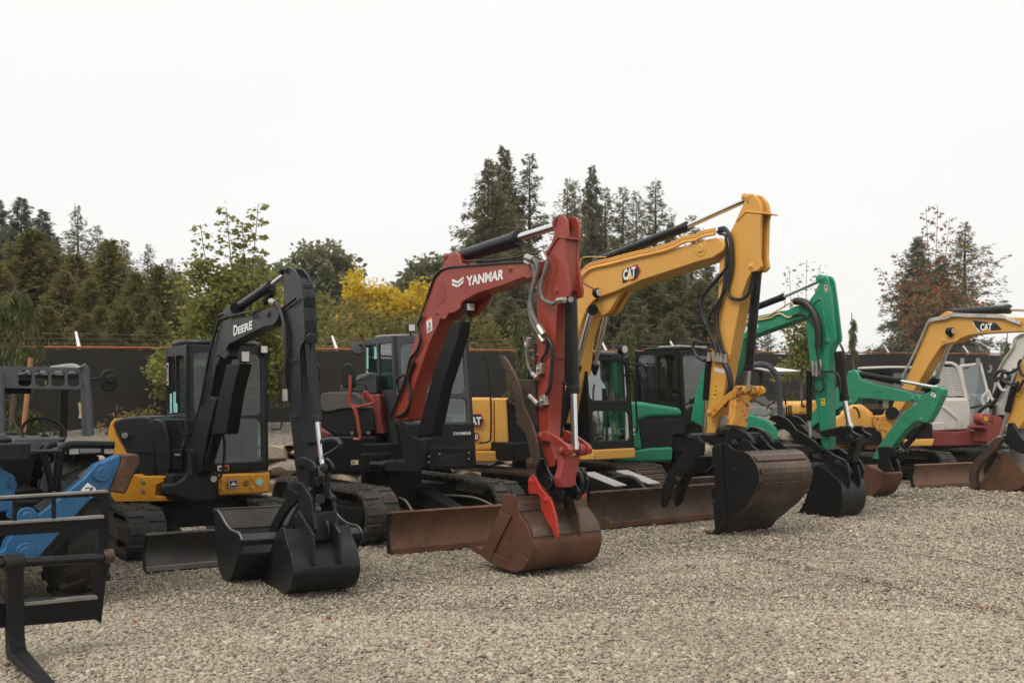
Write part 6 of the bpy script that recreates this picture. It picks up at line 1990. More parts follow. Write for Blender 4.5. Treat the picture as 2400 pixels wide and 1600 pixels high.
# fork carriage
M['skylit_top'] = rust('skylit_top_face', (.30, .275, .245), (.20, .185, .165), (.10, .08, .065), .45, .3)  # dusty bar tops, with the sky's reflection put into the pale colour
tcf = Fr(-2.87, 7.21, 37)
X2 = lambda *a: [tcf.X(T2(*q), 0) for q in a]
cg = MB()
cg.plate(X2((-160, 212), (770, 168), (770, 195), (-160, 240)), -tcf.F * .07)
cg.plate(X2((-160, 398), (762, 350), (770, 440), (-160, 500)), -tcf.F * .11)
cg.plate(X2((-160, 990), (712, 932), (740, 1098), (-160, 1178)), -tcf.F * .12)
cg.plate(X2((768, 148), (803, 148), (806, 480), (782, 800), (746, 1135), (705, 1095), (708, 940), (748, 640), (772, 400)), -tcf.F * .12)
for x_ in (112, 400):
    cg.plate(X2((x_ - 12, 215), (x_ + 14, 213), (x_ + 14, 395), (x_ - 12, 397)), -tcf.F * .05)
ca_ = cg.build('fork_carriage', M['black'], te, bevel=.006)
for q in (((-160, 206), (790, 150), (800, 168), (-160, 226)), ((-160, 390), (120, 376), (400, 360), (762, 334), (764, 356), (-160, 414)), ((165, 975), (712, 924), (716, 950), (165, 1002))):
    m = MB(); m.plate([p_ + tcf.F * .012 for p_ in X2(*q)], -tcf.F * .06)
    m.build('skylit_face', M['skylit_top'], ca_, bevel=.003)  # strip along the bar, painted pale for the sky it reflects
m = MB()
a, c_ = tcf.X(T2(-160, 700), .02), tcf.X(T2(752, 648), .02)
m.cyl(a, c_, .032, n=18)
m.build('fork_shaft', M['black_gloss'], ca_)
m = MB()
a = tcf.X(T2(792, 635), .0); m.cyl(a - tcf.L * .03, a + tcf.L * .04, .05, n=16)
m.build('shaft_end', M['rust_dk'], ca_, bevel=.01)
for dx in (0, -.85):
    m = MB()
    y0_, y1_ = tcf.loc(tcf.X(T2(30, 900), 0))[1] + dx, tcf.loc(tcf.X(T2(162, 900), 0))[1] + dx
    zt = tcf.loc(tcf.X(T2(100, 640), .06))[2]
    g = tcf
    # L shaped fork: shank, heel and tapering tine lying towards the viewer
    m.loft([[g.P(.02, y0_, zt), g.P(.02, y1_, zt), g.P(.075, y1_, zt), g.P(.075, y0_, zt)],
            [g.P(.02, y0_, .20), g.P(.02, y1_, .20), g.P(.085, y1_, .22), g.P(.085, y0_, .22)],
            [g.P(.03, y0_, .08), g.P(.03, y1_, .08), g.P(.11, y1_, .13), g.P(.11, y0_, .13)],
            [g.P(.10, y0_, .035), g.P(.10, y1_, .035), g.P(.16, y1_, .095), g.P(.16, y0_, .095)],
            [g.P(1.2, y0_ + .02, .035), g.P(1.2, y1_ - .02, .035), g.P(1.2, y1_ - .02, .055), g.P(1.2, y0_ + .02, .055)]])
    fk = m.build('fork', M['black'], te, bevel=.008)
    m = MB()
    q0, q1 = g.P(.03, y0_ - .005, zt - .04), g.P(.03, y1_ + .005, zt - .04)
    m.cyl(q0, q1, .058, n=18)
    m.build('fork_eye', M['plastic'], fk, bevel=.006)

# ---------------------------------------------------------------- setting: yard, terrace, stone wall, fence
def gravel_mat(name, cols, scale, bumpd=.02, patch=.5):
    n = NT(name)
    g = n.n('ShaderNodeTexCoord').outputs['Object']
    wv = n.n('ShaderNodeTexNoise', Scale=scale * .8, Detail=2)
    n.l(g, wv.inputs['Vector'])
    ad = n.n('ShaderNodeVectorMath')
    ad.operation = 'MULTIPLY_ADD'
    n.l(wv.outputs['Color'], ad.inputs[0])
    ad.inputs[1].default_value = (.02, .02, .02)
    n.l(g, ad.inputs[2])
    v = n.n('ShaderNodeTexVoronoi', Scale=scale)
    v.inputs['Randomness'].default_value = 1
    n.l(ad.outputs[0], v.inputs['Vector'])
    sp = n.n('ShaderNodeSeparateColor')
    n.l(v.outputs['Color'], sp.inputs[0])
    r = n.t.nodes.new('ShaderNodeValToRGB')
    els = r.color_ramp.elements
    els[0].color, els[1].color = cols[0] + (1,), cols[-1] + (1,)
    for i in range(1, len(cols) - 1):
        els.new(i / (len(cols) - 1)).color = cols[i] + (1,)
    n.l(sp.outputs[0], r.inputs[0])
    big = n.noise(g, .35, 5, .6)
    c = n.mix(n.rng(big, .4, .7, 0, patch), r.outputs[0], cols[len(cols) // 2])
    gap = n.rng(v.outputs['Distance'], .35 / 1, .75, 0, 1)
    c = n.mix(n.math('MULTIPLY', gap, .55), c, tuple(x * .35 for x in cols[0]))
    n.l(c, n.b.inputs['Base Color'])
    n.b.inputs['Roughness'].default_value = .85
    n.b.inputs['Specular IOR Level'].default_value = .25
    inv = n.math('SUBTRACT', 1.0, v.outputs['Distance'])
    n.bump(n.math('ADD', inv, n.math('MULTIPLY', sp.outputs[1], .5)), .9, bumpd)
    return n.m


GCOL = [(.08, .07, .055), (.16, .142, .115), (.22, .195, .155), (.27, .24, .19), (.33, .295, .235)]
M['gravel'] = gravel_mat('yard_gravel', GCOL, 26, .02)
M['bank'] = gravel_mat('bank_gravel', [(.10, .085, .07), (.20, .17, .14), (.29, .25, .20), (.38, .33, .27)], 20, .03)


def ground_z(x, y):
    """gentle unevenness and tyre furrows of the yard"""
    z = .018 * np.sin(x * .9 + y * .35) * np.sin(y * .7 - x * .2) + .012 * np.sin(x * 2.1 - y * 1.3)
    for (ax, ay, bx, by, amp, wd) in ((2.2, 12.6, 4.2, 8.0, .05, .16), (3.4, 13.4, 6.2, 8.6, .035, .2), (-1.6, 9.6, -.2, 6.4, .03, .25), (.6, 9.9, 2.9, 11.2, .03, .2)):
        d = np.array([bx - ax, by - ay]); L_ = np.hypot(*d); d = d / L_
        u = (x - ax) * d[0] + (y - ay) * d[1]
        w = (x - ax) * -d[1] + (y - ay) * d[0]
        fade = np.clip(u / .8, 0, 1) * np.clip((L_ - u) / .8, 0, 1)
        z = z + amp * .38 * fade * (np.exp(-((w - wd) / (wd * .7)) ** 2) - .8 * np.exp(-(w / (wd * .7)) ** 2))
    return z - .02


gx = np.concatenate([np.linspace(-220, -14, 14)[:-1], np.linspace(-14, 18, 200), np.linspace(18, 240, 14)[1:]])
gy = np.concatenate([np.linspace(-120, 3, 8)[:-1], np.linspace(3, 30, 190), np.linspace(30, 400, 14)[1:]])
X_, Y_ = np.meshgrid(gx, gy)
near = ((X_ > -14) & (X_ < 18) & (Y_ > 3) & (Y_ < 30))
Z_ = np.where(near, ground_z(X_, Y_), -.02)
Vg = np.stack([X_.ravel(), Y_.ravel(), Z_.ravel()], 1)
nx_, ny_ = len(gx), len(gy)
ii, jj = np.meshgrid(np.arange(ny_ - 1), np.arange(nx_ - 1), indexing='ij')
a_ = (ii * nx_ + jj).ravel()
me = fast_mesh('ground', Vg, np.stack([a_, a_ + 1, a_ + nx_ + 1, a_ + nx_], 1))
me.polygons.foreach_set('use_smooth', [True] * len(me.polygons))
go = link_mesh('ground', me, M['gravel'])
go['kind'] = 'structure'

# crushed stone scattered over the yard in view


def stone_mesh(name, pts, size, rng, flat=.48, fine=True):
    t = (1 + 5 ** .5) / 2
    T = np.array([(-1, t, 0), (1, t, 0), (-1, -t, 0), (1, -t, 0), (0, -1, t), (0, 1, t), (0, -1, -t), (0, 1, -t), (t, 0, -1), (t, 0, 1), (-t, 0, -1), (-t, 0, 1)], float) / np.hypot(1, t)
    TF = np.array([(0, 11, 5), (0, 5, 1), (0, 1, 7), (0, 7, 10), (0, 10, 11), (1, 5, 9), (5, 11, 4), (11, 10, 2), (10, 7, 6), (7, 1, 8), (3, 9, 4), (3, 4, 2), (3, 2, 6), (3, 6, 8), (3, 8, 9), (4, 9, 5), (2, 4, 11), (6, 2, 10), (8, 6, 7), (9, 8, 1)])
    if not fine:
        T = np.array([(1, 0, 0), (0, 1, 0), (-1, 0, 0), (0, -1, 0), (.1, 0, .9), (0, .1, -.9)], float)
        TF = np.array([(0, 1, 4), (1, 2, 4), (2, 3, 4), (3, 0, 4), (1, 0, 5), (2, 1, 5), (3, 2, 5), (0, 3, 5)])
    nv = len(T)
    n = len(pts)
    Vs = T[None] * (1 + rng.uniform(-.24, .24, (n, nv, 1)))
    sc = np.stack([np.ones(n), rng.uniform(.55, 1, n), rng.uniform(flat * .7, flat * 1.35, n)], 1) * size[:, None]
    Vs = Vs * sc[:, None]
    yaw, ti, ta = rng.uniform(0, 2 * pi, n), rng.normal(0, .40, n), rng.uniform(0, 2 * pi, n)
    x, y, z = Vs[..., 0], Vs[..., 1], Vs[..., 2]
    c, s = np.cos(yaw)[:, None], np.sin(yaw)[:, None]
    x, y = x * c - y * s, x * s + y * c
    cx, sx, ct, st = np.cos(ta)[:, None], np.sin(ta)[:, None], np.cos(ti)[:, None], np.sin(ti)[:, None]
    u, v = x * cx + y * sx, -x * sx + y * cx
    u, z = u * ct + z * st, -u * st + z * ct
    x, y = u * cx - v * sx, u * sx + v * cx
    V = np.stack([x, y, z], -1) + pts[:, None]
    return fast_mesh(name, V.reshape(-1, 3), (TF[None] + (np.arange(n) * nv)[:, None, None]).reshape(-1, 3))


def stone_mat(name, cols):
    n = NT(name)
    geo = n.n('ShaderNodeNewGeometry')
    r = n.t.nodes.new('ShaderNodeValToRGB')
    els = r.color_ramp.elements
    els[0].color, els[1].color = cols[0] + (1,), cols[-1] + (1,)
    for i in range(1, len(cols) - 1):
        els.new(i / (len(cols) - 1)).color = cols[i] + (1,)
    n.l(geo.outputs['Random Per Island'], r.inputs[0])
    g = n.n('ShaderNodeTexCoord').outputs['Object']
    f = n.noise(g, 60, 3, .6)
    drift = n.noise(g, .5, 4, .6)
    c = n.mix(n.rng(f, .3, .7, 0, .30), r.outputs[0], tuple(x * .6 for x in cols[2]))
    c = n.mix(n.rng(drift, .36, .52, .42, 0), c, tuple(x * .55 for x in cols[2]))
    c = n.mix(n.rng(drift, .52, .68, 0, .5), c, (.46, .41, .325))
    n.l(c, n.b.inputs['Base Color'])
    n.b.inputs['Roughness'].default_value = .85
    n.b.inputs['Specular IOR Level'].default_value = .25
    return n.m


SCOL = [tuple(v * k for v, k in zip(c, (1.36, 1.33, 1.29))) for c in [(.09, .080, .066), (.20, .176, .142), (.27, .238, .188), (.32, .282, .222), (.36, .32, .252), (.28, .215, .145), (.47, .42, .335), (.22, .20, .170), (.31, .27, .21), (.125, .113, .098), (.35, .31, .243)]]
M['stones'] = stone_mat('crushed_stone', SCOL)
P_list, S_list = [], []
for y0_, y1_, dens, s0 in ((5.9, 8.5, 4200, .0116), (8.5, 12.0, 2700, .0140), (12.0, 17.0, 1150, .0180), (17.0, 27.0, 240, .027)):
    n = int((y1_ ** 2 - y0_ ** 2) * .54 * dens)
    y = np.sqrt(RNG.uniform(y0_ ** 2, y1_ ** 2, n))
    x = RNG.uniform(-.54, .54, n) * y
    s = s0 * np.exp(RNG.normal(0, .36, n))
    keep = (y < 19.0 + .78 * x)
    x, y, s = x[keep], y[keep], s[keep]
    P_list.append(np.stack([x, y, ground_z(x, y) + s * RNG.uniform(.05, .45, len(s))], 1))
    S_list.append(s)
for k, lb in ((0, 'grey crushed stone covering the yard nearest the viewer'), (1, 'grey crushed stone covering the yard around the buckets and tracks')):
    sp_ = P_list[0] if k == 0 else np.concatenate(P_list[1:])
    ss_ = S_list[0] if k == 0 else np.concatenate(S_list[1:])
    o = link_mesh('gravel', stone_mesh('gravel', sp_, ss_, RNG, fine=(k == 0)), M['stones'])
    o['kind'] = 'stuff'
    o['label'] = lb

# dry leaves blown over the gravel
LEAF = np.array([(0, 0), (.18, -.30), (.42, -.22), (.38, -.42), (.62, -.20), (.60, -.06), (1.0, 0), (.60, .06), (.62, .20), (.38, .42), (.42, .22), (.18, .30)])
DIAM = np.array([(0, 0), (.45, -.5), (1, 0), (.45, .5)])


def cards(name, P, D, Nn, L, Wd, shape, curl=.15):
    D = D / np.linalg.norm(D, axis=1, keepdims=True)
    S = np.cross(Nn, D)
    S /= np.linalg.norm(S, axis=1, keepdims=True) + 1e-9
    Nn = np.cross(D, S)
    k = len(shape)
    a, b = shape[:, 0], shape[:, 1]
    V = P[:, None] + D[:, None] * (a[None, :, None] * L[:, None, None]) + S[:, None] * (b[None, :, None] * Wd[:, None, None]) - Nn[:, None] * ((a ** 2)[None, :, None] * (L * curl)[:, None, None])
    n = len(P)
    return fast_mesh(name, V.reshape(-1, 3), np.arange(n * k).reshape(n, k))


M['dry_leaf'] = leafmat('dry_leaf', [(.22, .03, .025), (.16, .03, .02), (.30, .08, .03), (.12, .05, .03), (.30, .16, .06)], .15, 3)
n = 110
y = np.sqrt(RNG.uniform(6.2 ** 2, 17 ** 2, n)); x = RNG.uniform(-.5, .5, n) * y
d = RNG.normal(0, 1, (n, 3)) * (1, 1, .25)
o = link_mesh('fallen_leaves', cards('fallen_leaves', np.stack([x, y, ground_z(x, y) + .03], 1), d, RNG.normal(0, .35, (n, 3)) + (0, 0, 1), RNG.uniform(.035, .065, n), RNG.uniform(.04, .065, n), LEAF, .35), M['dry_leaf'])
o['kind'] = 'stuff'
o['label'] = 'dry red and orange leaves scattered on the gravel'

# ---------------------------------------------------------------- terrace, stone wall
TW = .78                                    # the wall, the terrace and the fence run off to the right


def wall_y(x):
    return 19.96 + TW * x


def fence_y(x):
    return 25.16 + TW * x


def fence_top(x):
    return 2.75 + .0336 * (x + 8)


def terrace_z(x, s):
    """s: 0 at the wall, 1 at the fence, more beyond"""
    top = 1.02 + .018 * (x + 4)
    base = fence_top(x) - 1.50
    return top + (base - top) * min(s, 1.0) + max(0, s - 1) * .25


xs = np.concatenate([np.linspace(-60, -13, 8)[:-1], np.linspace(-13, 22, 110), np.linspace(22, 160, 8)[1:]])
ss = np.concatenate([np.linspace(0, 1.1, 18), np.array([1.4, 2, 4, 8, 20, 60])])
Vt = []
for s in ss:
    for x in xs:
        Vt.append((x, wall_y(x) + .12 + (fence_y(x) - wall_y(x)) * s, terrace_z(max(-20, min(40, x)), min(s, 3)) + .03 * sin(x * 2.3 + s * 9) * sin(s * 7 + x)))
nx_ = len(xs)
ii, jj = np.meshgrid(np.arange(len(ss) - 1), np.arange(nx_ - 1), indexing='ij')
a_ = (ii * nx_ + jj).ravel()
me = fast_mesh('terrace', np.array(Vt), np.stack([a_, a_ + 1, a_ + nx_ + 1, a_ + nx_], 1))
me.polygons.foreach_set('use_smooth', [True] * len(me.polygons))
o = link_mesh('terrace', me, M['bank'])
o['kind'] = 'structure'
# boulders laid in courses
import bmesh
bm0 = bmesh.new(); bmesh.ops.create_icosphere(bm0, subdivisions=3, radius=1)
TV = np.array([v.co for v in bm0.verts]); TF_ = np.array([[v.index for v in fc_.verts] for fc_ in bm0.faces]); bm0.free()
VV, FF, cnt = [], [], 0
ang = math.atan(TW)
for row in range(4):
    x = -13.0
    while x < 17:
        w = random.uniform(.42, .95) * (1.1 if row == 0 else 1)
        h = random.uniform(.26, .36)
        cx_ = x + w / 2 * cos(ang)
        zc = .10 + row * .27 + random.uniform(-.03, .03)
        if zc + .12 < terrace_z(cx_, 0) + .12:
            q = TV.copy()
            q = np.sign(q) * np.abs(q) ** .62
            k1, k2 = RNG.normal(0, 1, 3) * 2, RNG.normal(0, 1, 3) * 4
            q *= (1 + .09 * np.sin(q @ k1 + 1) + .05 * np.sin(q @ k2))[:, None]
            for _ in range(9):
                nn = RNG.normal(0, 1, 3); nn /= np.linalg.norm(nn)
                dd = RNG.uniform(.62, .9)
                pr = q @ nn
                q -= np.maximum(0, pr - dd)[:, None] * nn[None]
            q *= (w * .56, .34, h * .56)
            ca_, sa_ = cos(ang + random.uniform(-.12, .12)), sin(ang)
            X_, Y_ = q[:, 0] * ca_ - q[:, 1] * sa_, q[:, 0] * sa_ + q[:, 1] * ca_
            VV.append(np.stack([X_ + cx_, Y_ + wall_y(cx_) + .05 + row * .07 + random.uniform(-.06, .06), q[:, 2] + zc], 1))
            FF.append(TF_ + cnt)
            cnt += len(TV)
        x += w * .93 * cos(ang)
n = NT('field_stone')
geo = n.n('ShaderNodeNewGeometry')
g = n.n('ShaderNodeTexCoord').outputs['Object']
r = n.t.nodes.new('ShaderNodeValToRGB')
for i, c in enumerate(((.20, .175, .15), (.33, .27, .20), (.26, .245, .23), (.36, .29, .21), (.17, .16, .15))):
    (r.color_ramp.elements[0] if i == 0 else r.color_ramp.elements.new(i / 4.01)).color = c + (1,)
n.l(geo.outputs['Random Per Island'], r.inputs[0])
b1, b2 = n.noise(g, 3.5, 6, .65), n.noise(g, 18, 8, .7)
c = n.mix(n.rng(b1, .45, .62, 0, .7), r.outputs[0], (.34, .25, .16))
c = n.mix(n.rng(b2, .5, .75, 0, .6), c, (.12, .11, .10))
n.l(c, n.b.inputs['Base Color'])
n.b.inputs['Roughness'].default_value = .9
n.bump(n.math('ADD', b1, b2), .6, .03)
M['boulder'] = n.m
me = fast_mesh('stone_wall', np.concatenate(VV), np.concatenate(FF))
me.polygons.foreach_set('use_smooth', [True] * len(me.polygons))
me.set_sharp_from_angle(angle=radians(28))
o = link_mesh('stone_wall', me, M['boulder'])
tag(o, 'low dry stone retaining wall of grey and tan boulders behind the machines', 'wall')

# ---------------------------------------------------------------- screened chain link fence with barbed wire
n = NT('privacy_screen')
g = n.n('ShaderNodeTexCoord').outputs['Object']
mp = n.n('ShaderNodeMapping'); mp.inputs['Scale'].default_value = (.5, .5, 5)
n.l(g, mp.inputs[0])
wr = n.noise(mp.outputs[0], 1.6, 5, .55)
bl = n.noise(g, .45, 4, .6)
c = n.mix(n.rng(wr, .35, .7), (.032, .029, .0265), (.037, .034, .031))
c = n.mix(n.rng(bl, .55, .75, 0, .5), c, (.052, .048, .044))
n.l(c, n.b.inputs['Base Color'])
n.b.inputs['Roughness'].default_value = .8
n.b.inputs['Specular IOR Level'].default_value = .2
n.bump(wr, .25, .03)
M['screen'] = n.m
M['rail'] = paint('rusty_rail', (.30, .095, .035), .75, .6, (.16, .08, .05), scale=4, streak=False)
M['post'] = plain('galvanised_post', (.34, .32, .30), .55, .3, var=.3)
fe = thing('fence', 'long black screened fence with rusty top rail, angled arms and barbed wire', 'fence', loc=(-8, fence_y(-8), terrace_z(-8, 1)))
fd = Vector((1, TW, 0)).normalized()
fn_ = Vector((-fd.y, fd.x, 0))


def fp_(x, up=0.0, out=0.0):
    return Vector((x, fence_y(x), fence_top(x) + up)) + fn_ * out


xp = [-8.0 + 2.1 * (k - 3) for k in range(20)]
m = MB()
for i in range(len(xp) - 1):
    nseg = 6
    for k in range(nseg):
        xa, xb = xp[i] + 2.1 * k / nseg, xp[i] + 2.1 * (k + 1) / nseg
        bow = lambda x: -.03 * abs(sin((x - xp[0]) / 2.1 * pi))
        sag = lambda x: -.035 - .02 * abs(sin((x - xp[0]) / 2.1 * pi * 2))
        m.add([fp_(xa, -1.62, bow(xa)), fp_(xb, -1.62, bow(xb)), fp_(xb, -.8, bow(xb) * 2), fp_(xa, -.8, bow(xa) * 2), fp_(xb, sag(xb), -.03), fp_(xa, sag(xa), -.03)], [(0, 1, 2, 3), (3, 2, 4, 5)])
m.build('screen', M['screen'], fe, angle=80)
m = MB()
for i in range(len(xp) - 1):
    m.cyl(fp_(xp[i]), fp_(xp[i + 1]), .027, n=8)
m.build('top_rail', M['rail'], fe)
for i, x in enumerate(xp):
    m = MB(); m.cyl(fp_(x, -1.7, .06), fp_(x, .02, .06), .035, n=10); po = m.build('post', M['post'], fe)
    m = MB()
    p0, p1 = fp_(x, -.02, .0), fp_(x, .29, .22)
    m.plate([p0 - fd * .03, p0 + fd * .03, p1 + fd * .018, p1 - fd * .018], Vector((0, 0, .02)) - fn_ * .02)
    m.cyl(fp_(x, -.04, .03), fp_(x, .03, .03), .045, n=10)
    m.build('barb_arm', M['w'], po)
for k in range(3):
    t = .28 + k * .33
    m = MB()
    pts = []
    for i in range(len(xp) - 1):
        for j in range(6):
            x = xp[i] + 2.1 * j / 6
            pts.append(fp_(x, .29 * t - .012 * sin(j / 6 * pi), .22 * t))
    m.tube(pts, .0045, 3, 1)
    for x in np.arange(xp[0], xp[-1], .13):
        q = fp_(x, .29 * t - .006, .22 * t)
        for dd in (Vector((.0, 0, .016)) + fd * .008, Vector((0, 0, -.016)) + fd * .008):
            m.add([q - dd, q + dd, q + fd * .006], [(0, 1, 2)])
    m.build('barbed_wire', M['zinc'], fe, flat=True)

# ---------------------------------------------------------------- trees and shrubs
M['bark'] = paint('bark', (.075, .058, .045), .9, .5, (.13, .11, .09), scale=5, bump=.5)
M['bark_pale'] = paint('pale_bark', (.16, .13, .105), .9, .5, (.25, .22, .19), scale=6, bump=.3)
M['stake'] = plain('wooden_stake', (.36, .17, .075), .8, var=.25)
M['fir'] = leafmat('fir_needles', [(.085, .090, .048), (.14, .142, .070), (.20, .19, .096), (.24, .21, .11)], .45, .25)
M['spruce'] = leafmat('spruce_needles', [(.080, .092, .062), (.13, .145, .094), (.18, .19, .13)], .45, .25)
M['cedar'] = leafmat('cedar_sprays', [(.085, .088, .028), (.15, .145, .044), (.22, .20, .062), (.27, .22, .07)], .48, .3)
M['cedar_brown'] = leafmat('browning_cedar', [(.090, .088, .03), (.155, .142, .045), (.22, .19, .06), (.26, .17, .058)], .48, .3)
M['green_leaf'] = leafmat('maple_leaves', [(.125, .14, .034), (.20, .21, .050), (.28, .28, .072), (.38, .35, .095)], .5, .8)
M['oak_leaf'] = leafmat('dull_leaves', [(.11, .12, .055), (.18, .185, .085), (.25, .245, .125)], .45, .5)
M['olive_leaf'] = leafmat('olive_leaves', [(.11, .105, .026), (.18, .16, .038), (.26, .21, .048), (.34, .25, .045)], .45, .4)
M['gold_leaf'] = leafmat('golden_leaves', [(.38, .29, .02), (.58, .42, .025), (.74, .55, .04), (.82, .65, .07)], .5, .5)
M['red_leaf'] = leafmat('turning_maple', [(.16, .15, .055), (.22, .18, .065), (.26, .18, .075), (.34, .09, .055), (.36, .06, .05)], .45, .9)
M['weep'] = leafmat('weeping_sprays', [(.060, .072, .020), (.10, .115, .032), (.155, .16, .048)], .3, 1.5)
M['shrub_leaf'] = leafmat('shrub_leaves', [(.07, .08, .018), (.13, .12, .03), (.20, .14, .035), (.28, .09, .03)], .35, 3)


def rnd_unit(n, rng):
    v = rng.normal(0, 1, (n, 3))
    return v / np.linalg.norm(v, axis=1, keepdims=True)


def stick(V, F, p0, p1, r0, r1, k=5):
    d = Vector(p1) - Vector(p0)
    if d.length < 1e-6:
        return
    d.normalize()
    a = d.orthogonal().normalized(); b = d.cross(a)
    o = len(V)
    for p, r in ((p0, r0), (p1, r1)):
        for i in range(k):
            V.append(tuple(Vector(p) + (a * cos(2 * pi * i / k) + b * sin(2 * pi * i / k)) * r))
    for i in range(k):
        F.append((o + i, o + (i + 1) % k, o + k + (i + 1) % k, o + k + i))


def conifer_mesh(seed, Hh=20.0, Rm=3.4, nb=420, dens=11, card=.55, wid=.16, droop=.30, t0=.05, power=.85, lat=.16, rise=.25, up_tip=0.0, ragged=.6, sticks=True):
    rng = np.random.default_rng(seed)
    t = t0 + (1 - t0) * (np.arange(nb) + rng.uniform(-.5, .5, nb)) / nb
    t = np.clip(t, t0, .995)
    t = 1 - (1 - t) ** 1.0
    az = rng.uniform(0, 2 * pi, nb)
    side = 1 + .25 * np.sin(az * 2 + seed) * rng.uniform(.3, 1)
    thin = (rng.uniform(size=nb) < .16) * .45
    L = (1 - thin) * (Rm * (1 - t) ** power * (1 - ragged + 2 * ragged * rng.uniform(0, 1, nb) ** 1.3) * side) + .10
    cnt = (L * dens * (.5 + .5 * rng.uniform(size=nb))).astype(int) + 3
    bi = np.repeat(np.arange(nb), cnt)
    n = len(bi)
    s = rng.uniform(.05, 1, n) ** .75
    dx, dy = np.cos(az), np.sin(az)
    Lb, tb = L[bi], t[bi]
    sl = rise * (1 - .9 * (1 - tb)) - .05
    h = Lb * s
    zz = Hh * tb + h * sl - droop * (1 - tb * .7) * h * s + up_tip * h * s ** 3
    la = rng.normal(0, 1, n) * lat * Lb * (1.05 - s * .75)
    P = np.stack([dx[bi] * h - dy[bi] * la, dy[bi] * h + dx[bi] * la, zz + rng.normal(0, .10, n) * (Lb * .6 + .5)], 1)
    fan = rng.normal(0, .55, n)
    D = np.stack([dx[bi] * np.cos(fan) - dy[bi] * np.sin(fan), dy[bi] * np.cos(fan) + dx[bi] * np.sin(fan), sl - 2 * droop * s * (1 - tb * .7) + rng.normal(-.22, .38, n)], 1)
    Nn = np.array([0, 0, .55]) + rng.normal(0, .8, (n, 3))
    sz = card * rng.uniform(.55, 1.3, n) * (.55 + .45 * (1 - tb))
    cm = cards('crown', P, D, Nn, sz, np.full(n, wid) * rng.uniform(.7, 1.4, n) * (sz / card), DIAM, .18)
    # leader tip
    V, F = [], []
    stick(V, F, (0, 0, 0), (.05, .03, Hh * .55), Hh * .017, Hh * .010, 8)
    stick(V, F, (.05, .03, Hh * .55), (0, 0, Hh), Hh * .010, .012, 6)
    if sticks:
        for i in range(0, nb, 2):
            hL = L[i]
            sl_ = rise * (1 - .9 * (1 - t[i])) - .05
            stick(V, F, (0, 0, Hh * t[i]), (dx[i] * hL * .75, dy[i] * hL * .75, Hh * t[i] + hL * .75 * sl_ - droop * (1 - t[i] * .7) * hL * .56), .012 + hL * .008, .006, 3)
    tm = fast_mesh('trunk', np.array(V), np.array(F))
    return cm, tm


def leafy_mesh(seed, blobs, nclump, nleaf, crad, leaf, trunk_h, trunk_r, shape=DIAM, wfac=.75, limbs=9, shell=.55, shoots=()):
    rng = np.random.default_rng(seed)
    vol = np.array([b[3] * b[4] * b[5] for b in blobs]); vol = vol / vol.sum()
    bi = rng.choice(len(blobs), nclump, p=vol)
    B = np.array(blobs)
    d = rnd_unit(nclump, rng)
    rr = shell + (1 - shell) * rng.uniform(0, 1, nclump)
    Cc = B[bi, :3] + d * B[bi, 3:] * rr[:, None]
    ci = np.repeat(np.arange(nclump), nleaf)
    n = len(ci)
    cr_ = crad * rng.uniform(.6, 1.3, nclump)
    off = rnd_unit(n, rng) * (rng.uniform(0, 1, n) ** .45)[:, None] * cr_[ci][:, None] * (1, 1, .75)
    P = Cc[ci] + off
    D = off / (np.linalg.norm(off, axis=1, keepdims=True) + 1e-6) + rng.normal(0, .7, (n, 3)) + (0, 0, -.35)
    Nn = np.array([0, 0, .8]) + rng.normal(0, .7, (n, 3))
    sz = leaf * rng.uniform(.6, 1.35, n)
    if len(shoots):
        ps, ds = [], []
        for (a, b_, k) in shoots:
            a, b_ = np.array(a, float), np.array(b_, float)
            tt = (np.arange(k) + rng.uniform(0, 1, k)) / k
            th = tt * 40 + rng.uniform(0, 6)
            rad = (.12 + .22 * (1 - tt)) * rng.uniform(.4, 1, k)
            ps.append(a + (b_ - a) * tt[:, None] + np.stack([np.cos(th) * rad, np.sin(th) * rad, rng.normal(0, .03, k)], 1))
            ds.append(np.stack([np.cos(th), np.sin(th), -.3 + rng.normal(0, .3, k)], 1))
        ps, ds = np.concatenate(ps), np.concatenate(ds)
        P, D = np.concatenate([P, ps]), np.concatenate([D, ds])
        Nn = np.concatenate([Nn, np.array([0, 0, .8]) + rng.normal(0, .6, (len(ps), 3))])
        sz = np.concatenate([sz, leaf * rng.uniform(.7, 1.3, len(ps))])
    cm = cards('crown', P, D, Nn, sz, sz * wfac, shape, .2)
    V, F = [], []
    top = (0, 0, trunk_h)
    stick(V, F, (0, 0, 0), top, trunk_r, trunk_r * .75, 9)
    order = rng.permutation(nclump)[:limbs * 6]
    for j in range(min(limbs, len(order))):
        q = Cc[order[j]]
        mid = (q[0] * .45, q[1] * .45, trunk_h + (q[2] - trunk_h) * .5)
        stick(V, F, top if j % 2 else (0, 0, trunk_h * .8), mid, trunk_r * .5, trunk_r * .28, 5)
        stick(V, F, mid, tuple(q), trunk_r * .28, trunk_r * .08, 4)
        for k in range(5):
            q2 = Cc[order[(j * 5 + k) % len(order)]]
            if np.linalg.norm(q2 - q) < B[:, 3].max() * 1.1:
                stick(V, F, mid, tuple(q2), trunk_r * .16, trunk_r * .05, 3)
    for (a, b_, k) in shoots:
        stick(V, F, (0, 0, trunk_h), a, trunk_r * .3, trunk_r * .22, 4)
        stick(V, F, a, b_, trunk_r * .22, .006, 4)
    return cm, fast_mesh('trunk', np.array(V), np.array(F))


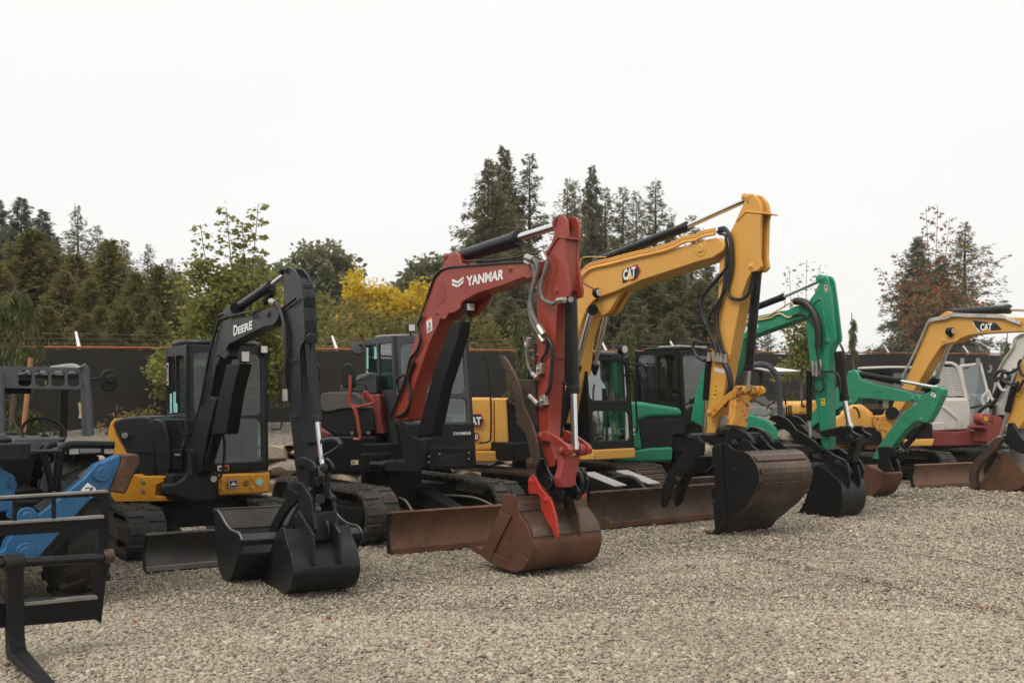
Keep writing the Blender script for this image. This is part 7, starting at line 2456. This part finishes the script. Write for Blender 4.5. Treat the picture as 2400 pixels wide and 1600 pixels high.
def weeping_mesh(seed, Hh, reach, nb, curve=.15):
    rng = np.random.default_rng(seed)
    V, F = [], []
    pts = [(curve * sin(k / 7 * 2.5 + seed), curve * .6 * sin(k / 7 * 3 + 1 + seed), Hh * k / 7) for k in range(8)]
    pts = [(p[0] - pts[0][0], p[1] - pts[0][1], p[2]) for p in pts]
    for a, b_ in zip(pts, pts[1:]):
        stick(V, F, a, b_, .05 * (1 - a[2] / Hh) + .014, .05 * (1 - b_[2] / Hh) + .012, 6)
    P, D, S, Wd = [], [], [], []
    for i in range(nb):
        t = rng.uniform(.12, 1)
        k = min(6, int(t * 7))
        f_ = t * 7 - k
        base = np.array(pts[k]) * (1 - f_) + np.array(pts[k + 1]) * f_
        az = rng.uniform(0, 2 * pi)
        L = reach * (1.1 - t * .75) * rng.uniform(.35, 1.1)
        tip = base + np.array([cos(az) * L, sin(az) * L, -L * rng.uniform(-.1, .6)])
        stick(V, F, tuple(base), tuple(tip), .012, .005, 3)
        for j in range(int(16 * rng.uniform(.6, 1.3))):
            s = rng.uniform(.15, 1)
            q = base * (1 - s) + tip * s
            hang = rng.uniform(.1, .9) * min(1.0, q[2] * .6)
            for kk in range(7):
                h2 = hang * kk / 7
                P.append(q + np.array([rng.normal(0, .025), rng.normal(0, .025), -h2]))
                D.append((rng.normal(0, .35), rng.normal(0, .35), -1))
                S.append(rng.uniform(.09, .2)); Wd.append(rng.uniform(.02, .045))
    P, D = np.array(P), np.array(D)
    ok = P[:, 2] > .02
    P, D, S, Wd = P[ok], D[ok], np.array(S)[ok], np.array(Wd)[ok]
    cm = cards('crown', P, D, rng.normal(0, 1, P.shape), S, Wd, DIAM, .15)
    return cm, fast_mesh('trunk', np.array(V), np.array(F))


def plant(name, label, cat, meshes, mats, loc, scale=1.0, group=None, rz=0.0, sxy=1.0):
    o = bpy.data.objects.new(name, None)
    COL.objects.link(o)
    o.location = loc
    o.rotation_euler = (0, 0, rz)
    o.scale = (scale * sxy, scale * sxy, scale)
    tag(o, label, cat, group)
    for nm, me, mt in zip(('crown', 'trunk'), meshes, mats):
        if not me.materials:
            me.materials.append(mt)
        c_ = bpy.data.objects.new(nm, me)
        COL.objects.link(c_)
        c_.parent = o
    return o


def at_top(px, ytop, y, base=None):
    """foot point and height of a tree whose tip is seen at (px, ytop) when it stands y metres away"""
    x = (px - CX) / FPX * y
    b_ = 1.7 if base is None else base
    return (x, y, b_), EYE + (CY - ytop) / FPX * y - b_


SPR = [conifer_mesh(s, 20, 3.9, 640, 36, .60, .17, .30, .03, .8, .20, .3) for s in (1, 2, 3)]
FIR = [conifer_mesh(s, 20, 3.0, 360, 28, .50, .14, .26, .10, .7, .17, .35, .15, .8) for s in (11, 12, 13)]
CED = [conifer_mesh(s, 9, 2.35, 900, 38, .40, .14, .35, .0, .74, .22, .62, .1, .38, False) for s in (21, 22, 23)]
G_FIR, G_CED, G_SPR = 'tall firs on the skyline', 'cedars beyond the fence', 'dark spruces beyond the fence'


def conif(kind, px, ytop, y, label, k, rz, mat='fir', sxy=1.0, base=1.7):
    ms, h0, nm, g = {'spr': (SPR, 20, 'spruce_tree', G_SPR), 'fir': (FIR, 20, 'fir_tree', G_FIR), 'ced': (CED, 9, 'cedar_tree', G_CED)}[kind]
    loc, h = at_top(px, ytop, y, base)
    cm, tm = ms[k % 3]
    key = (kind, k % 3, mat)
    if key not in _mc:
        c2 = cm if not cm.materials else cm.copy()
        if c2.materials:
            c2.materials.clear()
        _mc[key] = c2
    return plant(nm, label, 'tree', (_mc[key], tm), (M[mat], M['bark']), loc, h / h0, g, rz, sxy)


_mc = {}
# left: dark spruces, sparse firs, olive cedars
for a in (('spr', 50, 462, 46, 'tallest dark spruce at the left edge of the treeline', 0, .3, 'spruce', 1.15), ('spr', -25, 500, 44, 'dark spruce cut by the left edge of the picture', 1, 1.9, 'spruce', 1.1),
          ('spr', 100, 492, 43, 'dark spruce standing just right of the tallest left one', 2, .9, 'spruce', 1.2),
          ('spr', -5, 470, 47, 'dense dark spruce left of the tallest left one', 2, 4.2, 'spruce', 1.25), ('spr', 130, 560, 42, 'lower dark spruce behind the browning cedars', 0, 2.2, 'spruce', 1.3),
          ('fir', 182, 482, 52, 'sparse fir with open branches left of the maple', 0, .2, 'fir', 1.1), ('fir', 228, 528, 54, 'thin fir just right of the open branched fir', 1, 2.2, 'fir', 1.1),
          ('fir', 291, 562, 50, 'small pointed fir behind the olive cedars', 2, 4.0, 'fir', 1.2), ('fir', 347, 572, 50, 'small fir behind the right end of the cedar row', 0, 3.3, 'fir', 1.2), ('fir', 398, 605, 47, 'short fir tip beside the green maple', 1, 1.2, 'fir', 1.3),
          ('ced', 75, 545, 30, 'broad browning cedar behind the weeping tree', 0, .5, 'cedar_brown', 1.35), ('ced', 150, 640, 27, 'low browning cedar above the first fence arm', 1, 2.5, 'cedar_brown', 1.25), ('ced', -10, 620, 28, 'browning cedar at the left picture edge', 2, 1.1, 'cedar_brown', 1.2),
          ('ced', 258, 566, 31, 'tall olive cedar in the middle of the left row', 1, .9, 'cedar', 1.0), ('ced', 212, 660, 28, 'lower olive cedar left of the tall one', 2, 3.1, 'cedar', 1.2), ('ced', 318, 640, 29, 'olive cedar right of the tall one', 0, 4.4, 'cedar', 1.0),
          ('ced', 372, 625, 30, 'dark cedar before the green maple', 2, 5.0, 'cedar', .95), ('ced', 415, 640, 32, 'cedar half hidden by the green maple', 1, .4, 'cedar', .95), ('ced', 290, 720, 25, 'short cedar just over the fence wire', 2, 2.0, 'cedar', 1.25), ('ced', 110, 720, 24, 'short browning cedar behind the weeping branch', 0, 3.6, 'cedar_brown', 1.25), ('ced', 30, 690, 26, 'browning cedar behind the drooping weeping branch', 1, 0.7, 'cedar_brown', 1.3), ('ced', 175, 600, 33, 'brownish cedar between the broad browning one and the tall olive one', 2, 1.7, 'cedar_brown', 1.25), ('ced', 235, 720, 26, 'low olive cedar at the fence wire right of the first barb arm', 0, 2.9, 'cedar', 1.3), ('ced', 330, 690, 28, 'olive cedar left of the charcoal cab roof', 1, 3.9, 'cedar', 1.25), ('ced', 430, 700, 29, 'low cedar behind the green maple trunk', 2, .9, 'cedar', 1.2),
          ('ced', 200, 740, 24, 'short brown tinged cedar behind the first barb arm', 1, 5.1, 'cedar_brown', 1.3), ('ced', 365, 735, 25, 'short cedar behind the charcoal cab', 0, 1.3, 'cedar', 1.3)):
    conif(*a)
# middle skyline
for a in (('spr', 1144, 374, 48, 'left one of the two tall firs above the red boom', 1, 0.2, 'fir', 1.0), ('spr', 1181, 343, 50, 'tallest fir on the skyline above the red boom', 0, 1.2, 'fir', .95), ('fir', 1241, 361, 50, 'slender fir just left of the red arm tip', 2, .7, 'fir', 1.15),
          ('fir', 1330, 418, 56, 'thin fir right of the red arm tip', 0, 2.9, 'fir', 1.0), ('fir', 1347, 424, 57, 'second thin fir right of the red arm tip', 1, .1, 'fir', 1.0), ('spr', 1388, 389, 54, 'tall fir above the bend of the amber boom', 2, 2.1, 'fir', .72),
          ('fir', 1418, 440, 54, 'fir crowding the tall one above the amber bend', 2, 5.1, 'fir', 1.2), ('fir', 1460, 438, 55, 'fir in the centre of the group over the amber boom', 1, 3.8, 'fir', 1.1), ('fir', 1491, 448, 58, 'narrow fir behind the amber boom cylinder', 0, 4.6, 'fir', .9),
          ('fir', 1536, 424, 55, 'open branched fir right of the amber boom cylinder', 0, 1.0, 'fir', 1.25), ('spr', 1572, 520, 52, 'shorter fir under the amber cylinder rod', 1, 2.0, 'fir', .9), ('fir', 1622, 504, 55, 'last fir before the amber arm tip', 2, 3.0, 'fir', 1.1),
          ('spr', 1098, 560, 44, 'lower dark fir at the left foot of the tall group', 2, 1.4, 'fir', 1.1), ('spr', 1215, 560, 44, 'dark fir filling the gap behind the red arm', 0, 3.4, 'fir', 1.2), ('spr', 1300, 570, 46, 'dark fir behind the red and amber booms', 1, .9, 'fir', 1.2), ('spr', 1440, 560, 46, 'dark fir below the amber lettered boom', 2, 2.6, 'fir', 1.3), ('spr', 1660, 600, 46, 'dark fir beside the amber arm', 0, 4.3, 'fir', 1.1)):
    conif(*a)
for i, (px, yt, y, lb) in enumerate(((1110, 690, 36, 'dark cedar right of the red boom cylinder'), (1190, 700, 35, 'dark cedar behind the weeping tree by the red arm'), (1390, 640, 37, 'dark cedar behind the twin amber cylinders'), (1450, 660, 36, 'dark cedar under the amber boom'), (1520, 640, 37, 'dark cedar in the middle of the space under the amber boom'), (1585, 630, 38, 'dark cedar left of the amber arm hoses'), (1640, 660, 37, 'dark cedar behind the amber arm hoses'), (1700, 640, 40, 'dark cedar behind the amber arm'), (1345, 700, 36, 'dark cedar beside the amber boom foot'), (1485, 740, 33, 'low dark cedar above the weeping tree by the black cab'), (1575, 735, 33, 'low dark cedar above the black rounded cab'))):
    conif('ced', px, yt, y, lb, i, i * 1.1, 'fir', 1.25)
# right: spruces behind the turning maple
conif('spr', 2150, 555, 52, 'broad dark spruce left of the turning red maple', 1, .6, 'spruce', 1.35)
conif('spr', 2205, 600, 50, 'dark spruce behind the turning red maple', 2, 3.6, 'spruce', 1.4)
conif('fir', 2262, 520, 52, 'open fir right of the turning red maple', 0, 1.6, 'fir', 1.5)
conif('fir', 1800, 770, 48, 'small dark fir left of the green arm', 1, .6, 'fir', 1.6)
# round and golden broadleaf trees
loc, h = at_top(753, 556, 60, 2)
rt = leafy_mesh(31, [(0, 0, 6.4, 2.0, 2.0, 1.9), (-.6, 0, 5.2, 1.7, 1.8, 1.8), (.7, 0, 4.8, 1.7, 1.8, 2.0), (0, 0, 3.6, 1.9, 1.9, 1.6)], 420, 34, .38, .26, 2.6, .22)
plant('broadleaf_tree', 'large round crowned green tree between charcoal and red booms', 'tree', rt, (M['oak_leaf'], M['bark']), loc, h / 8.5)
dk = leafy_mesh(32, [(0, 0, 4.2, 1.6, 1.6, 1.6), (-1.0, 0, 3.4, 1.3, 1.3, 1.3), (1.0, 0, 3.3, 1.3, 1.3, 1.4)], 200, 34, .42, .26, 2.0, .18)
for px, yt, y, lb, rz in ((618, 596, 56, 'dark round tree behind the charcoal arm tip', 0), (1000, 640, 70, 'far dark tree behind the golden tree and red boom', 2.0), (955, 650, 72, 'far dark tree top just over the golden tree', 4.1), (1030, 590, 60, 'leafy green tree top left of the red boom cylinder', 1.0)):
    loc, h = at_top(px, yt, y, 2)
    plant('broadleaf_tree', lb, 'tree', dk, (M['oak_leaf'], M['bark']), loc, h / 6.0, 'dark round trees in the distance', rz, 1.15)
gd = leafy_mesh(33, [(-.7, 0, 4.6, .75, .8, 1.0), (.1, 0, 3.9, 1.1, 1.1, 1.0), (.9, 0, 3.7, .8, .8, .9), (-.4, 0, 3.0, 1.3, 1.2, .9)], 230, 36, .32, .14, 1.6, .10)
for px, yt, y, lb, rz, sx in ((893, 622, 40, 'golden yellow tree beside the red boom', .2, 1.15), (958, 656, 41, 'smaller golden tree touching the red boom', 2.4, 1.15), (640, 664, 42, 'golden foliage behind the charcoal arm cylinder', 4.0, 1.1)):
    loc, h = at_top(px, yt, y, 1.8)
    plant('golden_tree', lb, 'tree', gd, (M['gold_leaf'], M['bark']), loc, h / 5.6, 'golden autumn trees', rz, sx)
ol = leafy_mesh(34, [(0, 0, 2.6, 1.3, 1.3, 1.3), (-.9, 0, 2.0, 1.1, 1.1, 1.1), (.9, 0, 1.9, 1.1, 1.1, 1.2), (0, 0, 1.0, 1.5, 1.4, .9)], 150, 26, .36, .17, 1.0, .09)
for i, (px, yt, y, lb) in enumerate(((755, 690, 36, 'olive leafed tree right of the charcoal arm'), (700, 730, 33, 'olive bushy tree behind the charcoal arm'), (820, 700, 34, 'olive bushy tree below the golden crown'), (890, 730, 31, 'low olive tree above the barb arm'), (955, 735, 32, 'low olive tree behind the black cab lamp'), (620, 700, 32, 'olive bushy tree under the charcoal boom'), (1010, 720, 36, 'olive tree hidden behind the red boom'), (790, 760, 29, 'low olive bush just over the fence rail'), (570, 760, 30, 'low olive bush behind the charcoal cab'), (860, 775, 28, 'short olive bush beside the angled arm'), (1120, 740, 33, 'green bush right of the red boom cylinder'))):
    loc, h = at_top(px, yt, y, 1.6)
    plant('bushy_tree', lb, 'tree', ol, (M['olive_leaf'], M['bark']), loc, h / 3.9, 'olive bushy trees behind the fence', i * 1.3, 1.1)
# green maple just inside the fence, turning maple, young trees
loc, h = at_top(560, 478, 19, 1.2)
mpl = leafy_mesh(35, [(0, 0, 1.6, .8, .7, 1.0), (-.3, 0, 2.45, .5, .45, .75), (.3, 0, 2.2, .55, .5, .8), (-.75, 0, 1.1, .6, .6, .6), (.65, .1, 1.1, .55, .5, .55)], 520, 34, .23, .088, .9, .05, LEAF, 1.05, 14, .35,
                 [((-.35, 0, 2.4), (-.52, 0, 3.75), 150), ((.02, 0, 2.5), (-.10, 0, 4.05), 270), ((.22, 0, 2.5), (.16, 0, 3.8), 220), ((.28, 0, 2.4), (.42, 0, 4.12), 290), ((-.7, 0, 1.7), (-.95, 0, 2.85), 40), ((.7, 0, 1.3), (1.0, 0, 1.9), 40), ((.8, 0, .8), (1.15, 0, 1.0), 40), ((-.9, 0, .8), (-1.3, 0, 1.15), 40)])
loc = (loc[0] - .12, loc[1], loc[2])
plant('maple_tree', 'green maple with tall leafy shoots behind the charcoal cab', 'tree', mpl, (M['green_leaf'], M['bark_pale']), loc, h / 4.12, sxy=1.12)
loc, h = at_top(2190, 480, 34, 1.75)
rm_ = leafy_mesh(36, [(0, 0, 3.0, 1.2, 1.1, 1.3), (-.7, 0, 3.2, .8, .8, 1.1), (.6, 0, 2.8, .8, .8, 1.0)], 84, 20, .32, .11, 1.6, .06, LEAF, 1.0, 16, .3,
                 [((-.4, 0, 3.4), (-.35, 0, 5.6), 120), ((.0, 0, 3.5), (.1, 0, 6.6), 160), ((-.1, 0, 3.5), (-.25, 0, 6.5), 150), ((.2, 0, 3.5), (.45, 0, 6.2), 140), ((.5, 0, 3.3), (.95, 0, 5.8), 110), ((.4, 0, 3.0), (1.7, 0, 5.3), 110), ((.5, 0, 2.8), (2.05, 0, 4.9), 110), ((-.7, 0, 3.3), (-1.1, 0, 5.0), 110), ((-.9, 0, 3.0), (-1.6, 0, 4.5), 100), ((.3, 0, 3.2), (.7, 0, 5.4), 130)])
plant('maple_tree', 'tall maple turning red behind the amber boom at right', 'tree', rm_, (M['red_leaf'], M['bark']), loc, h / 6.6, sxy=1.15)
loc, h = at_top(1878, 608, 28.5, 1.6)
yt_ = leafy_mesh(37, [(0, 0, 1.5, .45, .4, .7), (-.15, 0, 2.2, .32, .3, .7), (.2, 0, 1.9, .35, .3, .6), (-.35, 0, 1.0, .4, .4, .35)], 110, 20, .22, .085, .7, .035, DIAM, .8, 12, .3, [((-.2, 0, 2.4), (-.28, 0, 3.9), 40), ((.1, 0, 2.4), (.12, 0, 4.1), 45), ((.25, 0, 2.3), (.42, 0, 3.95), 40)])
plant('young_tree', 'thin young tree with sparse leaves behind the green raised arm', 'tree', yt_, (M['green_leaf'], M['bark_pale']), loc, h / 4.1, sxy=1.25)
for i, (px, yt, y, reach, nb, base, lb) in enumerate(((25, 650, 17.2, .85, 24, 1.15, 'drooping weeping conifer at left, behind the telehandler cab'), (1216, 722, 24.2, .42, 26, 1.35, 'narrow weeping conifer between the red boom and its arm'), (1492, 752, 26.3, .30, 24, 1.4, 'narrow weeping conifer between the two black cabs'), (2006, 732, 32.8, .42, 12, 1.65, 'thin weeping conifer on the sky right of the green arm'), (2362, 775, 38, .5, 14, 1.8, 'thin weeping conifer near the right picture edge'))):
    loc, h = at_top(px, yt, y, base)
    plant('weeping_tree', lb, 'tree', weeping_mesh(50 + i, h, reach, nb, .09), (M['weep'], M['bark']), loc, 1.0, 'weeping conifers along the fence')
m = MB()
z_ = 16.6
p0, p1 = at(55, 1012, z_), at(72, 838, z_)
m.cyl(p0, p1, .04, n=10)
o = m.build('stake', M['stake'])
tag(o, 'leaning orange wooden stake beside the weeping conifer', 'stake')
sh = leafy_mesh(41, [(0, 0, .32, .42, .4, .28), (-.2, 0, .25, .3, .3, .22), (.22, 0, .25, .3, .3, .22)], 70, 16, .10, .075, .15, .02, DIAM, .45, 10, .3)
for px, yt, y, base, sc, lb in ((330, 942, 16.0, 1.12, 1.0, 'low reddish green shrub on the gravel bank left of the charcoal hood'), (1842, 912, 28.6, 1.62, 1.35, 'low shrub with reddish tips behind the canopy seat')):
    loc, h = at_top(px, yt, y, base)
    plant('shrub', lb, 'shrub', sh, (M['shrub_leaf'], M['bark']), loc, h / .62, 'low shrubs on the bank', px, 1.1)

# the yard's other side: conifers behind the viewer, seen only in glass and gloss
for i in range(8):
    x = -54 + i * 7.6 + random.uniform(-2, 2)
    y = -13 - random.uniform(0, 9)
    kind = 'spr' if i % 3 else 'ced'
    ms, h0 = (SPR, 20) if kind == 'spr' else (CED, 9)
    cm, tm = ms[i % 3]
    plant('spruce_tree' if kind == 'spr' else 'cedar_tree', 'dark conifer across the yard, mirrored in cab glass', 'tree', (_mc.get((kind, i % 3, 'fir')) or _mc.get((kind, i % 3, 'spruce')) or cm, tm), (M['fir'], M['bark']), (x, y, 0), random.uniform(12, 17) / h0, 'conifers across the yard behind the viewer', i * 1.3, 1.15)

for i, (x, y) in enumerate(((78, -24), (92, -2), (-40, 6), (-46, 14))):
    cm, tm = SPR[i % 3]
    plant('spruce_tree', 'dark conifer standing outside the picture beside the yard', 'tree', (_mc[('spr', i % 3, 'spruce')], tm), (M['spruce'], M['bark']), (x, y, 0), random.uniform(13, 17) / 20, 'conifers across the yard behind the viewer', i * 1.7, 1.2)
wd_ = leafy_mesh(44, [(0, 0, .10, .12, .12, .08)], 9, 7, .05, .05, .05, .004, DIAM, .35, 6, .3)
plant('weed', 'small green weed growing in the gravel before the amber blade', 'weed', wd_, (M['green_leaf'], M['green_leaf']), (.095 * 14.1, 14.1, 0), 1.0)
# thin damp air: far trees lose a little of their darkest tones
m = MB()
g = Fr(0, 0, 90)
m.add([Vector((x, y, z)) for z in (-1.2, 34) for x, y in ((-230, -130), (250, -130), (250, 410), (-230, 410))], [(0, 1, 2, 3), (4, 5, 6, 7), (0, 1, 5, 4), (1, 2, 6, 5), (2, 3, 7, 6), (3, 0, 4, 7)])
n = NT('damp_air')
n.t.nodes.remove(n.b)
pv = n.n('ShaderNodeVolumePrincipled')
pv.inputs['Color'].default_value = (.95, .94, .92, 1)
pv.inputs['Density'].default_value = .00055
n.l(pv.outputs[0], n.t.nodes['Material Output'].inputs['Volume'])
o = m.build('haze', n.m, flat=True)
o['kind'] = 'stuff'
o['label'] = 'thin damp air over the yard and the trees'
